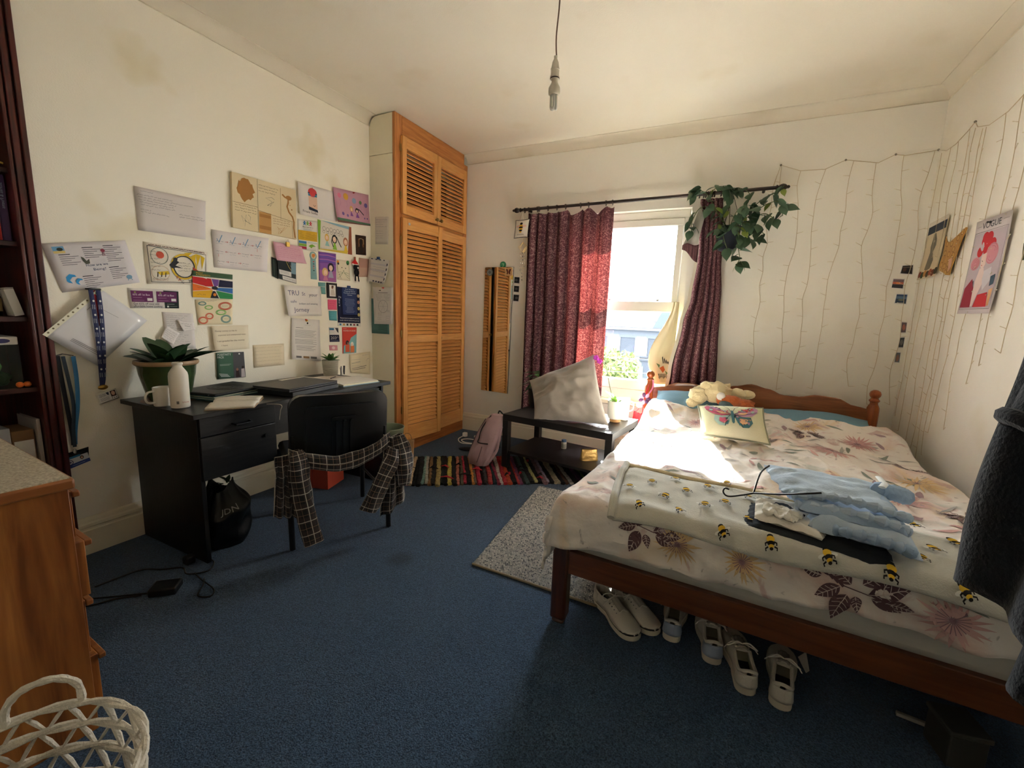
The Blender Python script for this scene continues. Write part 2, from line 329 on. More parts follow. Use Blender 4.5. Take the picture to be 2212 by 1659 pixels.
box('frame_rail',PINEY,WX-.02,WX+.002,W0+.085,W1-.045,1.955,1.995,wd,bevel=.002)
box('plinth',wood('pine_plinth',(192,124,66),(156,92,46),'y',4,14),WX-.02,WX+.01,W0,W1,0,.11,wd,bevel=.002)
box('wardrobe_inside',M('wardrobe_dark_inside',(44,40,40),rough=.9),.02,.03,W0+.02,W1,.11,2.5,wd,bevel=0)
SLATM=PINEY
def louvre_door(name,y0,y1,z0,z1,panels,hinge,ang,knob):
    """door in the plane x=WX+.004 ; panels = list of (z0,z1) louvred openings"""
    T=.026; x0=WX+.005; x1=x0+T; st=.048
    d=thing(name,'', '',(x0,y0 if hinge=='l' else y1,0),ang); del d['label'],d['category']
    base=Matrix.Translation((x0,y0 if hinge=='l' else y1,0)); R=Matrix.Rotation(ang,4,'Z')
    Minv=base@R@base.inverted()
    d.parent=wd; d.matrix_parent_inverse=mw(wd).inverted()
    def part(nm,mat,*a,bevel=.003):
        g=MB(); g.T=Minv; g.box(*a); o=g.build(nm,mat,d,bevel=bevel); return o
    part('stile',PINE,x0,x1,y0,y0+st,z0,z1); part('stile',PINE,x0,x1,y1-st,y1,z0,z1)
    zs=[z0]+[z for p in panels for z in p]+[z1]
    for a,b in zip(zs[0::2],zs[1::2]): part('rail',PINEY,x0+.001,x1-.001,y0+st,y1-st,a,b)
    first=None
    for a,b in panels:
        n=max(1,round((b-a)/.0335)); pitch=(b-a)/n
        for i in range(n):
            zc=a+pitch*(i+.5)
            if first is None or first[1]!=(y0,y1):
                g=MB(); g.T=Minv
                g.box(x0+.002,x0+.009,y0+st-.004,y1-st+.004,zc-.0175,zc+.0175,rot=Matrix.Rotation(math.radians(-40),3,'Y'))
                o=g.build('slat',SLATM,d,bevel=0,smooth=False); first=(o,(y0,y1),zc)
            else:
                o=copy_obj(first[0],d); o.location.z+=zc-first[2]
    if knob:
        ky,kz=knob; g=MB(); g.T=Minv
        g.lathe([(.006,0),(.006,.012),(.013,.016),(.016,.024),(.012,.031),(.001,.033)],(x1,ky,kz),n=16,axis=Vector((1,0,0))); g.build('knob',BRASS,d)
    return d
ym=W0+.085+(W1-.045-W0-.085)/2-.01
louvre_door('upper_door',W0+.062,ym-.002,1.985,2.565,[(2.055,2.48)],'l',0,(ym-.03,2.02))
louvre_door('upper_door',ym+.002,W1-.03,1.985,2.565,[(2.055,2.48)],'r',0,(ym+.03,2.02))
louvre_door('lower_door',W0+.062,ym+.004,0.105,1.955,[(.24,.955),(1.02,1.87)],'l',math.radians(-7),None)
louvre_door('lower_door',ym+.006,W1-.03,0.105,1.955,[(.24,.955),(1.02,1.87)],'r',0,(ym+.032,.985))
for z in (.35,1.0,1.75): MB().cyl((WX+.012,W0+.055,z),.006,.06,n=8).build('hinge',BRASS,wd)
for z in (2.1,2.45): MB().cyl((WX+.012,W0+.055,z),.006,.05,n=8).build('hinge',BRASS,wd)
MB().ball((WX+.034,W0+.13,1.915),.013,n=10).build('white_peg',M('white_plastic',(230,228,220),rough=.4),wd)
# ------------------------------------------------------------------ desk
def blackwood(nm,axis): return wood(nm,(24,23,23),(12,12,12),axis,5,18,rough=0.42,coat=0.08)
DKY,DKX,DKZ=blackwood('black_ash_y','y'),blackwood('black_ash_x','x'),blackwood('black_ash_z','z')
DZ=.735
dk=thing('desk','black ash effect desk with drawer cupboard against the left wall','desk',(.31,1.23,0))
box('top',DKY,.004,.63,.605,1.865,DZ-.022,DZ,dk,bevel=.002)
box('side_panel',DKZ,.03,.585,.64,.66,0,DZ-.022,dk); box('side_panel',DKZ,.03,.585,1.82,1.84,0,DZ-.022,dk)
box('pedestal_panel',DKZ,.06,.58,1.0,1.018,.415,DZ-.022,dk); box('pedestal_base',DKY,.06,.58,.66,1.0,.415,.433,dk); box('pedestal_back',DKY,.06,.075,.66,1.0,.433,DZ-.022,dk)
dr=box('drawer',DKY,.58,.598,.645,1.016,.618,DZ-.026,dk)
MB().tube([(.598,.79,.655),(.622,.795,.652),(.622,.87,.652),(.598,.875,.655)],.005,8).build('handle',M('black_handle',(34,34,36),rough=.3,metal=.6),dr)
dd=box('cupboard_door',DKY,.58,.598,.645,1.016,.41,.614,dk)
MB().cyl((.598,.955,.56),.009,.008,16,axis='x').build('lock',M('chrome',(160,160,158),rough=.2,metal=1),dd)
box('apron',DKY,.545,.56,1.018,1.82,.535,DZ-.022,dk); box('apron_drawer',DKY,.56,.574,1.45,1.815,.56,.69,dk)
box('back_rail',DKY,.04,.055,1.018,1.82,.52,.70,dk)
# ------------------------------------------------------------------ chair
BLK=M('black_plastic',(22,22,23),rough=.3,bump=(300,.05)); BLM=M('black_metal',(20,20,21),rough=.4,metal=.3); BLF=M('black_seat_fabric',(24,24,26),rough=.9,bump=(400,.2))
ca=math.atan2(.871,.491)                                             # direction of the chair's back, left to right
ch=thing('chair','black chair with plastic ribbed back pulled up to the desk','chair',(.69,1.26,0))
CL=Vector((.783,.925,0)); CU=Vector((.491,.871,0)); CW=Vector((-.871,.491,0))
def cp(u,w,z): return CL+CU*u+CW*w+Vector((0,0,z))                   # u along the back, w towards the desk
def chair_back():
    g=MB(); N=28
    def shell(t0,t1,du,z0,z1,rad,off,dep):                            # rounded rectangle slab
        pts=[]
        for cx,cz,a0 in ((du[1]-rad,z1-rad,0),(du[0]+rad,z1-rad,PI/2),(du[0]+rad,z0+rad,PI),(du[1]-rad,z0+rad,1.5*PI)):
            for i in range(6): a=a0+PI/2*i/5; pts.append((cx+rad*math.cos(a),cz+rad*math.sin(a)))
        return pts
    return shell
sh=chair_back()
def slab(nm,u0,u1,z0,z1,rad,w0,w1,mat,par,curve=.035,lean=.10,bevel=.008):
    pts=sh(0,1,(u0,u1),z0,z1,rad,0,0); uc=(.025+.49)/2
    def P(u,z,w): return cp(u,w-(z-.45)*lean+curve*((u-uc)/.23)**2,z)
    g=MB(); n=len(pts); m=10
    # subdivide the slab into vertical strips so that it follows the curved back
    us=[u0+(u1-u0)*i/m for i in range(m+1)]
    def zr(u):                                                         # z range of the rounded rectangle at u
        e=min(u-u0,u1-u)
        if e>=rad: return z0,z1
        d=rad-math.sqrt(max(0,rad*rad-(rad-e)**2)); return z0+d,z1-d
    us=[u0+(u1-u0)*(0.5-0.5*math.cos(PI*i/20)) for i in range(21)]
    nz_=6
    for side,w in ((0,w0),(1,w1)):
        k=len(g.v)
        for u in us:
            a,b=zr(u); g.v+=[P(u,a+(b-a)*j/nz_,w) for j in range(nz_+1)]
        for i in range(20):
            for j in range(nz_):
                f=(k+i*(nz_+1)+j,k+i*(nz_+1)+j+1,k+(i+1)*(nz_+1)+j+1,k+(i+1)*(nz_+1)+j); g.f.append(f if side else f[::-1]); g.m.append(0)
    K=21*(nz_+1); ring=[i*(nz_+1) for i in range(21)]+[20*(nz_+1)+j for j in range(1,nz_+1)]+[i*(nz_+1)+nz_ for i in range(19,-1,-1)]+[j for j in range(nz_-1,0,-1)]
    for a,b in zip(ring,ring[1:]+ring[:1]): g.f.append((a,b,K+b,K+a)); g.m.append(0)
    return g.build(nm,mat,par,bevel=bevel,angle=50)
bk=slab('backrest',.02,.495,.44,.80,.06,-.075,-.03,BLK,ch)
slab('raised_panel',.085,.43,.47,.745,.018,-.089,-.07,BLK,bk,bevel=.007)
slab('rib_panel',.2,.32,.46,.69,.012,-.099,-.085,BLK,bk,bevel=.006)
for u in (.226,.26,.294): slab('rib',u-.009,u+.009,.465,.672,.008,-.111,-.095,BLK,bk,bevel=.005)
g=MB(); g.add([cp(u,w,z) for z in (.40,.455) for u,w in ((.0,.0),(.515,.0),(.5,.43),(.015,.43))],[(3,2,1,0),(4,5,6,7),(0,1,5,4),(1,2,6,5),(2,3,7,6),(3,0,4,7)]); g.build('seat',BLF,ch,bevel=.025)
for u,w,t in ((.01,-.02,-.02),(.505,-.02,-.02),(.02,.42,.02),(.495,.42,.02)):
    MB().tube([cp(u,w+t,0.004),cp(u,w,.40)],.014,10).build('leg',BLM,ch)
for u in (.03,.485): MB().tube([cp(u,.1,.40),cp(u,-.02,.41),cp(u,-.045,.46),cp(u,-.05,.6)],.011,8).build('back_support',BLM,ch)
for u in (.012,.5): MB().tube([cp(u,-.02,.20),cp(u,.42,.20)],.008,8).build('stretcher',BLM,ch)
# ------------------------------------------------------------------ chest of drawers (drawers face the back wall, end panel faces the room)
TEAK=wood('teak_veneer',(182,118,56),(112,60,24),'z',1.6,11,rough=0.4,coat=0.2,contrast=(.36,.64)); TEAKY=wood('teak_edge',(150,92,44),(112,62,28),'y',3,10,rough=.4)
LAM=M('speckled_laminate',(206,198,178),rough=.5,var=(170,.3),col2=(158,146,126))
CR=Matrix.Translation((1.19,.022,0))@Matrix.Rotation(math.radians(-3.5),4,'Z')
cs=thing('chest_of_drawers','teak veneer chest of drawers with speckled laminate top','chest of drawers',(1.19,.022,0),math.radians(-3.5))
def cbox(nm,mat,*a,bevel=.002,par=None):
    g=MB(); g.T=CR; return g.box(*a).build(nm,mat,par or cs,bevel=bevel)
cbox('end_panel',TEAK,-.03,-.012,-.42,-.012,0,.728); cbox('end_panel',TEAK,-1.1,-1.08,-.42,-.012,0,.728); cbox('back_panel',TEAK,-1.08,-.03,-.42,-.41,0.03,.728); cbox('base_panel',TEAK,-1.08,-.03,-.41,-.012,.03,.05)
cbox('top_edge',TEAKY,-1.11,.0,-.44,.0,.728,.757,bevel=.006); cbox('laminate_top',LAM,-1.104,-.008,-.434,-.008,.757,.7605,bevel=0)
for k,(a,b) in enumerate(((.055,.22),(.235,.395),(.41,.57),(.585,.715))):
    proud=.016 if k in(0,2) else .004
    d=cbox('drawer',TEAK,-1.075,-.028 if k!=2 else -.02,-.03,-.012+proud+.004,a,b,bevel=.002)
    cbox('drawer_pull',TEAKY,-1.075,-.022,-.012+proud+.004,proud+.008,b-.018,b-.002,bevel=.003,par=d)
# ------------------------------------------------------------------ coffee table
LBK=M('black_brown_table',(34,31,30),rough=.38,var=(40,.2)); TR=math.radians(-7.5); TO=(1.178,2.525,0)
TM=Matrix.Translation(TO)@Matrix.Rotation(TR,4,'Z')
lt=thing('coffee_table','black square-legged coffee table with lower shelf below the window','table',TO,TR)
def tbox(nm,*a,bevel=.0015):
    g=MB(); g.T=TM; return g.box(*a).build(nm,LBK,lt,bevel=bevel)
tbox('table_top',0,.90,0,.55,.40,.45)
for x in (0,.85):
    for y in (0,.50): tbox('leg',x,x+.05,y,y+.05,0,.40)
tbox('shelf',.012,.888,.012,.538,.135,.155)
def tp(x,y,z): return TM@Vector((x,y,z))
# ------------------------------------------------------------------ bed frame
BPINE=wood('antique_pine_bed',(160,100,58),(120,70,38),'x',4,12,rough=.35,coat=.3,knots=(2.3,.13,(70,32,16)))
BPINEY=wood('antique_pine_bed_side',(122,72,42),(92,50,28),'y',4,12,rough=.35,coat=.3,knots=(2.3,.13,(70,32,16)))
BPINEZ=wood('antique_pine_post',(176,98,46),(134,66,30),'z',4,12,rough=.3,coat=.4)
BPD=wood('antique_pine_foot_post',(84,44,26),(60,30,18),'z',4,12,rough=.35,coat=.3)
FL=Vector((2.195,1.085,0)); FR=Vector((3.64,1.01,0)); HL=Vector((2.165,3.235,0)); HR=Vector((3.63,3.215,0))
bd=thing('bed_frame','antique pine double bed frame with turned posts and scalloped headboard','bed',(2.9,2.1,0))
POST=[(.026,0),(.034,.03),(.034,.26),(.028,.272),(.02,.285),(.03,.30),(.032,.345),(.024,.37),(.022,.40),(.03,.425),(.024,.445),(.024,.46),(.027,.475)]
def turned_post(c):
    g=MB(); c=Vector(c); g.lathe([(r*1.0,z) for r,z in POST],c,n=20)
    # octagonal block and knob
    g.lathe([(.027,.475),(.035,.495),(.037,.52),(.037,.66),(.035,.685),(.027,.705)],c,n=8)
    g.lathe([(.024,.705),(.022,.722),(.030,.730),(.030,.738),(.022,.746),(.021,.752),(.031,.766),(.033,.78),(.027,.796),(.012,.806),(.001,.808)],c,n=20)
    return g
turned_post(HL).build('head_post',BPINEZ,bd); turned_post(HR).build('head_post',BPINEZ,bd)
for c in (FL,FR):
    g=MB(); g.box(c.x-.032,c.x+.032,c.y-.032,c.y+.032,0.02,.335); g.box(c.x-.026,c.x+.026,c.y-.026,c.y+.026,0,.02); g.build('foot_post',BPD,bd,bevel=.01)
def scallop(t):  # top outline of the headboard, t 0..1
    for a,b in (((0,.655),(.06,.69)),):pass
    pts=[(0,.668),(.07,.685),(.14,.728),(.22,.735),(.29,.712),(.36,.712),(.42,.745),(.5,.77),(.58,.745),(.64,.712),(.71,.712),(.78,.735),(.86,.728),(.93,.685),(1,.668)]
    for (a,za),(b,zb) in zip(pts,pts[1:]):
        if t<=b: return za+(zb-za)*sm(0,1,(t-a)/(b-a))
    return pts[-1][1]
u=(HR-HL); N=48; top=[HL+u*(i/N)+Vector((0,-.012,scallop(i/N))) for i in range(N+1)]; bot=[HL+u*(1-i/12)+Vector((0,-.012,.575-.02*math.sin(PI*(i/12)*2)**2)) for i in range(13)]
MB().prism(top+bot,(0,.024,0)).build('headboard',BPINE,bd,bevel=.004)
g=MB().prism([HL+u*t+Vector((0,-.011,z)) for t,z in ((0.01,.24),(.99,.24),(.99,.34),(.01,.34))],(0,.022,0)); g.build('head_rail',BPINE,bd,bevel=.003)
for k in range(7):
    p=HL+u*((k+1)/8); MB().lathe([(.012,.33),(.018,.40),(.012,.43),(.020,.46),(.012,.50),(.014,.575)],p,n=12).build('spindle',BPINEZ,bd)
v=FR-FL; g=MB().prism([FL+v*t+Vector((0,-.014,z)) for t,z in ((.015,.222),(.985,.222),(.985,.318),(.015,.318))],(0,.028,0)); g.build('foot_rail',wood('antique_pine_foot',(116,66,38),(86,46,26),'x',4,12,rough=.35,coat=.3,knots=(2.0,.15,(60,28,16))),bd,bevel=.003)
for a,b in ((FL,HL),(FR,HR)): MB().prism([a+Vector((-.014,.03,.222)),b+Vector((-.014,-.03,.222)),b+Vector((-.014,-.03,.318)),a+Vector((-.014,.03,.318))],(.028,0,0)).build('side_rail',BPINEY,bd,bevel=.003)
for k in range(10):
    t=(k+.6)/10.2; a=FL+(HL-FL)*t; b=FR+(HR-FR)*t
    MB().prism([a+Vector((.014,-.03,.285)),b+Vector((-.014,-.03,.285)),b+Vector((-.014,.03,.285)),a+Vector((.014,.03,.285))],(0,0,.014)).build('slat',BPINE,bd,smooth=False)
# ------------------------------------------------------------------ mattress, duvet, pillows
MATT=M('mattress_cover',(196,192,182),rough=.9,bump=(90,.12),var=(4,.06))
BXL,BW=2.185,1.45
g=MB().prism([FL+Vector((.02,.0,.30)),FR+Vector((-.02,.0,.30)),HR+Vector((-.03,-.04,.30)),HL+Vector((.03,-.04,.30))],(0,0,.205))
tag(g.build('mattress',MATT,bevel=.04,angle=60),'plain grey-white mattress on the pine bed frame','mattress')
def yfoot(x): return 1.055-.05*(x-2.2)
def fold(c,r=.05):
    if c>=0: return c,0.0
    a=-c
    if a<r*PI/2: return -r*math.sin(a/r), r*(1-math.cos(a/r))
    return -r, r+a-r*PI/2
def ridg(x,y,s): return 1-abs(nz(x,y,s))*2
def duv(aa,bb,wr=1.0):
    """duvet surface: aa across from the left top edge, bb along from the foot top edge (negative = hanging down)"""
    W=1.44; ha,da=fold(aa); r2=W-aa; hr,dr=fold(r2,.06); hb,db=fold(bb)
    x=BXL+(ha if aa<W/2 else W-hr)+(.03+.045*sm(.15,.7,bb))*sm(.7,0,aa); y=yfoot(x)+hb
    d=math.sqrt(da*da+db*db)+dr*0.9
    top=.545+.018*math.sin(PI*min(1,max(0,aa/W)))
    top+=.085*sm(1.45,1.85,bb)*(0.75+.25*sm(.5,0,aa))-.03*sm(1.85,2.05,bb)
    w=0
    if wr:
        q=Vector((aa,bb,0))
        w=.024*(ridg(aa*2.6+bb*1.3,bb*1.9-aa*.7,1.5)-.5)+.014*(ridg(aa*6+2*bb,bb*4.5-aa*2.5,4.2)-.5)+.006*(ridg(aa*15+6*bb,bb*8-aa*7,7.7)-.5)
        w+=.008*sm(.55,.0,abs(aa-.62-.25*(bb-.8)))*math.sin(34*(aa+.35*bb)+3*nz(aa*3,bb*3,2))*sm(.3,.6,bb)*sm(1.9,1.2,bb)
        hang=min(1,d/.12)
        x+=-.02*hang*(nz(bb*5,3.3,0)+.3)*(1 if aa<.2 else 0) if da>0 else 0
        y+=-.022*hang*(nz(aa*5.5,1.7,0)+.35)-.006*hang*math.sin(aa*40)-.02*hang*(ridg(aa*4.5+bb*7,bb*9-aa*3,3.1)-.5) if db>0 else 0
    return Vector((x,y,top-d+w*(1 if d<.03 else .35)))
def surf(fn,a,b,h,e=.006):
    p=fn(a,b); n=(fn(a+e,b)-fn(a-e,b)).cross(fn(a,b+e)-fn(a,b-e)); n.normalize()
    return p+n*h
def duvet_mat():
    m=bpy.data.materials.new('floral_duvet_cotton'); m.use_nodes=True; nt=m.node_tree; n=nt.nodes; l=nt.links; b=n['Principled BSDF']
    tc=n.new('ShaderNodeTexCoord'); prev=None
    base=lin((228,220,212))
    cur=n.new('ShaderNodeRGB'); cur.outputs[0].default_value=base; out=cur.outputs[0]
    for sc,off,c,p0,p1 in ((3.1,0,(214,178,164),.52,.66),(3.7,5,(220,190,140),.55,.7),(4.6,9,(168,172,160),.60,.70),(9,13,(196,160,156),.60,.68),(22,17,(150,140,136),.66,.72)):
        mp=n.new('ShaderNodeMapping'); mp.inputs['Location'].default_value=(off,off*1.7,0); l.new(tc.outputs['Object'],mp.inputs['Vector'])
        t=n.new('ShaderNodeTexNoise'); t.inputs['Scale'].default_value=sc; t.inputs['Detail'].default_value=4; t.inputs['Distortion'].default_value=.9; l.new(mp.outputs['Vector'],t.inputs['Vector'])
        r=n.new('ShaderNodeValToRGB'); r.color_ramp.elements[0].position=p0; r.color_ramp.elements[1].position=p1; l.new(t.outputs['Fac'],r.inputs['Fac'])
        mx=n.new('ShaderNodeMixRGB'); mx.inputs[2].default_value=lin(c); l.new(out,mx.inputs[1])
        ml=n.new('ShaderNodeMath'); ml.operation='MULTIPLY'; ml.inputs[1].default_value=.75; l.new(r.outputs['Color'],ml.inputs[0]); l.new(ml.outputs[0],mx.inputs[0]); out=mx.outputs[0]
    l.new(out,b.inputs['Base Color']); b.inputs['Roughness'].default_value=.9; b.inputs['Specular IOR Level'].default_value=.1; b.inputs['Sheen Weight'].default_value=.2
    t2=n.new('ShaderNodeTexNoise'); t2.inputs['Scale'].default_value=38; t2.inputs['Detail'].default_value=5; l.new(tc.outputs['Object'],t2.inputs['Vector'])
    bp=n.new('ShaderNodeBump'); bp.inputs['Strength'].default_value=.3; bp.inputs['Distance'].default_value=.01; l.new(t2.outputs['Fac'],bp.inputs['Height']); l.new(bp.outputs['Normal'],b.inputs['Normal'])
    return m
A0,A1,B0,B1=-.25,1.50,-.185,1.98
def hem(aa): return B0-.03*sm(.12,-.1,aa)+.012*nz(aa*3,8)+.045*sm(.5,1.4,aa)
dv=MB().grid(lambda u,v:duv(A0+(A1-A0)*u,(lambda aa:hem(aa)+(B1-hem(aa))*v)(A0+(A1-A0)*u)),150,170).build('duvet',duvet_mat(),solid=.012)
tag(dv,'crumpled pastel floral duvet spread over the bed','duvet')
# printed leaves and blooms of the duvet cover, following the cloth
PLEAF=M('print_mauve_leaf',(98,70,74),rough=.9); PVEIN=M('print_vein',(206,190,182),rough=.9); PPINK=M('print_pink_petal',(200,156,152),rough=.9); PPLUM=M('print_plum_line',(146,114,122),rough=.9)
PGRN=M('print_sage_leaf',(140,146,134),rough=.9); POCH=M('print_ochre_petal',(212,182,138),rough=.9); PGRY=M('print_grey_leaf',(168,164,158),rough=.9)
def strip(fn,pts,w,h,g,mi):
    """ribbon along (a,b) points on a surface"""
    P=[Vector((p[0],p[1],0)) for p in pts]; vs=[]
    for i,p in enumerate(P):
        d=P[min(i+1,len(P)-1)]-P[max(i-1,0)]; d.normalize(); nrm=Vector((-d.y,d.x,0)); ww=w[i] if isinstance(w,(list,tuple)) else w
        for s in (-1,1): q=p+nrm*ww*s*.5; vs.append(surf(fn,q.x,q.y,h))
    g.add(vs,[(2*i,2*i+1,2*i+3,2*i+2) for i in range(len(P)-1)],mi)
def leaf_print(fn,a,b,ang,L,Wd,g,mi,vein=None,h=.004,nv=5):
    n=9; c,s=math.cos(ang),math.sin(ang); pts=[]; ws=[]
    for i in range(n):
        t=i/(n-1); pts.append((a+c*L*t,b+s*L*t)); ws.append(max(.0008,Wd*math.sin(PI*t**.8)*1.0))
    strip(fn,pts,ws,h,g,mi)
    if vein is not None:
        strip(fn,pts[:-1],.0022,h+.001,g,vein)
        for k in range(nv):
            t=.15+.7*k/(nv-1)
            for sd in (-1,1):
                p0=Vector((a+c*L*t,b+s*L*t)); e=Vector((c,s))*L*.13+Vector((-s,c))*sd*Wd*.42*math.sin(PI*t**.8)
                strip(fn,[(p0.x,p0.y),(p0.x+e.x*.6,p0.y+e.y*.5),(p0.x+e.x,p0.y+e.y)],.0016,h+.001,g,vein)
rd=random.Random(5)
def leaf_cluster(a,b,sc=1.0,seed=0):
    r=random.Random(seed); g=MB()
    for da,db,ang,L,W in ((-.06,-.005,3.6,.06,.035),(-.035,-.035,4.2,.075,.042),(-.02,.01,2.6,.055,.03),(.02,.02,.9,.07,.032),(.045,-.012,.35,.085,.036),(.06,-.03,-.3,.06,.03),(-.085,.035,2.5,.04,.02),(.0,-.04,-1.3,.04,.026),(-.05,.05,2.0,.045,.022),(.09,.03,1.1,.05,.022),(-.13,.03,3.0,.04,.02),(.11,-.02,.1,.05,.026),(.03,.05,1.6,.04,.02)):
        leaf_print(duv,a+da*.6*sc,b+db*.6*sc,ang+r.uniform(-.2,.2),L*1.08*sc,W*1.12*sc,g,0,1)
    strip(duv,[(a-.09*sc,b+.04*sc),(a-.03*sc,b),(a+.03*sc,b-.01*sc),(a+.09*sc,b+.015*sc)],.003,.004,g,0)
    for k in range(7): strip(duv,[(a-.11*sc+.01*k*sc,b+.055*sc-.006*k*sc),(a-.10*sc+.012*k*sc,b+.045*sc-.008*k*sc)],.007*sc,.0035,g,0)
    g.build('printed_leaf_sprig',[PLEAF,PVEIN],dv,smooth=False)
def bloom(a,b,sc,m1,m2,n=16,seed=0,half=False):
    r=random.Random(seed); g=MB(); n=int(n*1.7)
    for k in range(n):
        ang=(PI if half else 2*PI)*k/n+r.uniform(-.1,.1); L=sc*r.uniform(.7,1.05)
        leaf_print(duv,a+math.cos(ang)*sc*.12,b+math.sin(ang)*sc*.12,ang,L,sc*.15,g,k%2 and 0 or 1,None,h=.0025+.0004*(k%3))
    for k in range(n):
        ang=2*PI*k/n+.2; strip(duv,[(a,b),(a+math.cos(ang)*sc*.5,b+math.sin(ang)*sc*.5)],.0022,.0042,g,2)
    g.build('printed_bloom',[m1,m2,PPLUM],dv,smooth=False)
leaf_cluster(.31,-.06,1.0,1); leaf_cluster(.90,-.085,1.05,2); leaf_cluster(1.36,.62,.7,3); leaf_cluster(1.0,1.62,.8,4); leaf_cluster(.74,1.34,.75,6); leaf_cluster(1.38,1.25,.7,7)
bloom(1.07,1.27,.11,PPINK,M('print_rose',(206,164,158),rough=.9),18,1); bloom(.42,-.09,.07,POCH,M('print_sand',(216,186,140),rough=.9),14,2); bloom(1.2,.72,.10,PPINK,M('print_rose'),14,3); bloom(1.02,1.75,.08,POCH,M('print_sand'),12,4)
bloom(.62,-.10,.06,M('print_rose'),M('print_sand'),12,5); bloom(1.25,1.62,.09,M('print_rose'),PPINK,14,6); bloom(1.1,-.09,.07,POCH,M('print_rose'),12,8); bloom(.35,1.55,.07,PPLUM,M('print_rose'),12,9); bloom(1.33,1.0,.09,POCH,M('print_sand'),12,11)
g=MB(); r=random.Random(8)
for k in range(150):
    a=r.uniform(.05,1.42); b=r.uniform(-.12,1.9); leaf_print(duv,a,b,r.uniform(0,6.3),r.uniform(.05,.12),r.uniform(.014,.032),g,k%4,None,h=.0022)
g.build('printed_scattered_leaves',[PGRN,PGRY,M('print_rose'),M('print_dusk_mauve',(164,138,144),rough=.9)],dv,smooth=False)
def puff(name,P,th,mat,n=18,pinch=.0,noise_amp=.0,seed=0,round_=.0,parent=None,rim=None,expo=.55):
    """pillow: four corner points (a,b,c,d around), thickness th; returns the object and its surface function"""
    a,b,c,d=[Vector(p) for p in P]; nrm=(b-a).cross(d-a).normalized()
    def base(u,v): return a*(1-u)*(1-v)+b*u*(1-v)+c*u*v+d*(1-u)*v
    def f(u,v,side):
        e=min(1,max(0,(4*u*(1-u))))*min(1,max(0,(4*v*(1-v)))); h=th*.5*(e**expo if e>0 else 0)
        cu,cv=u-.5,v-.5; k=pinch*(1-4*cu*cu)*4*cv*cv; k2=pinch*(1-4*cv*cv)*4*cu*cu
        uu=.5+cu*(1-k2*1.0); vv=.5+cv*(1-k*1.0)
        w=(noise_amp*nz(u*4+seed,v*4,seed*1.3)+noise_amp*.35*(ridg(u*5+v*3+seed,v*6-u*2,seed)-.5))*(e**.4 if e>0 else 0)
        return base(uu,vv)+nrm*(side*h+w)
    g=MB(); g.grid(lambda u,v:f(u,v,1),n,n); g.grid(lambda u,v:f(u,v,-1),n,n,flip=True)
    # merge the rims
    o=g.build(name,mat,parent)
    return o,(lambda u,v:f(u,v,1)),nrm
BLUE=M('blue_pillow_cotton',(112,150,170),rough=.9,bump=(40,.15),var=(5,.1))
for k,(x0,x1,dz,lab) in enumerate(((2.24,2.86,.06,'blue pillow at the window end of the headboard'),(2.93,3.60,.0,'blue pillow at the wall end of the headboard'))):
    o,_,_=puff('pillow',[(x0,2.80,.545+dz*.5),(x1,2.80,.545+dz*.5),(x1,3.17,.60+dz),(x0,3.17,.60+dz)],.13,BLUE,noise_amp=.012,seed=k+2,pinch=.05); tag(o,lab,'pillow','blue pillows')
#o,_,_=puff('pillow',[(2.86,2.86,.57),(3.52,2.84,.555),(3.50,3.14,.565),(2.88,3.16,.58)],.11,M('pale_blue_pillow',(150,180,196),rough=.9,bump=(40,.15)),noise_amp=.012,seed=9,pinch=.05); tag(o,'pale blue pillow tucked behind the butterfly cushion','pillow','blue pillows')
# butterfly cushion
bcu,bf,bn=puff('cushion',[(2.62,2.14,.595),(2.955,2.13,.595),(2.925,2.42,.735),(2.575,2.44,.705)],.09,M('cream_cushion_linen',(224,216,188),rough=.95,bump=(160,.12),var=(2.5,.15),col2=(212,212,172)),n=24,pinch=.05,seed=4)
tag(bcu,'cream square cushion printed with a colourful butterfly on the duvet','cushion')
def bsf(a,b): return bf(a,b)
def poly_on(fn,pts,h,g,mi):
    c=Vector((sum(p[0] for p in pts)/len(pts),sum(p[1] for p in pts)/len(pts)))
    rings=[1.0,.66,.33]; vs=[]; n=len(pts)
    for r_ in rings:
        for p in pts: q=c+(Vector(p)-c)*r_; vs.append(surf(fn,q.x,q.y,h))
    vs.append(surf(fn,c.x,c.y,h)); fs=[]
    for k in range(2):
        fs+=[(k*n+i,k*n+(i+1)%n,(k+1)*n+(i+1)%n,(k+1)*n+i) for i in range(n)]
    fs+=[(2*n+i,2*n+(i+1)%n,3*n) for i in range(n)]; g.add(vs,fs,mi)
BFM=[M('bf_teal',(70,116,124),rough=.9),M('bf_pink',(206,96,122),rough=.9),M('bf_peach',(226,176,132),rough=.9),M('bf_red',(208,66,72),rough=.9),M('bf_dark',(58,62,66),rough=.9),M('bf_mint',(168,196,186),rough=.9),M('bf_lilac',(186,140,170),rough=.9)]
g=MB()
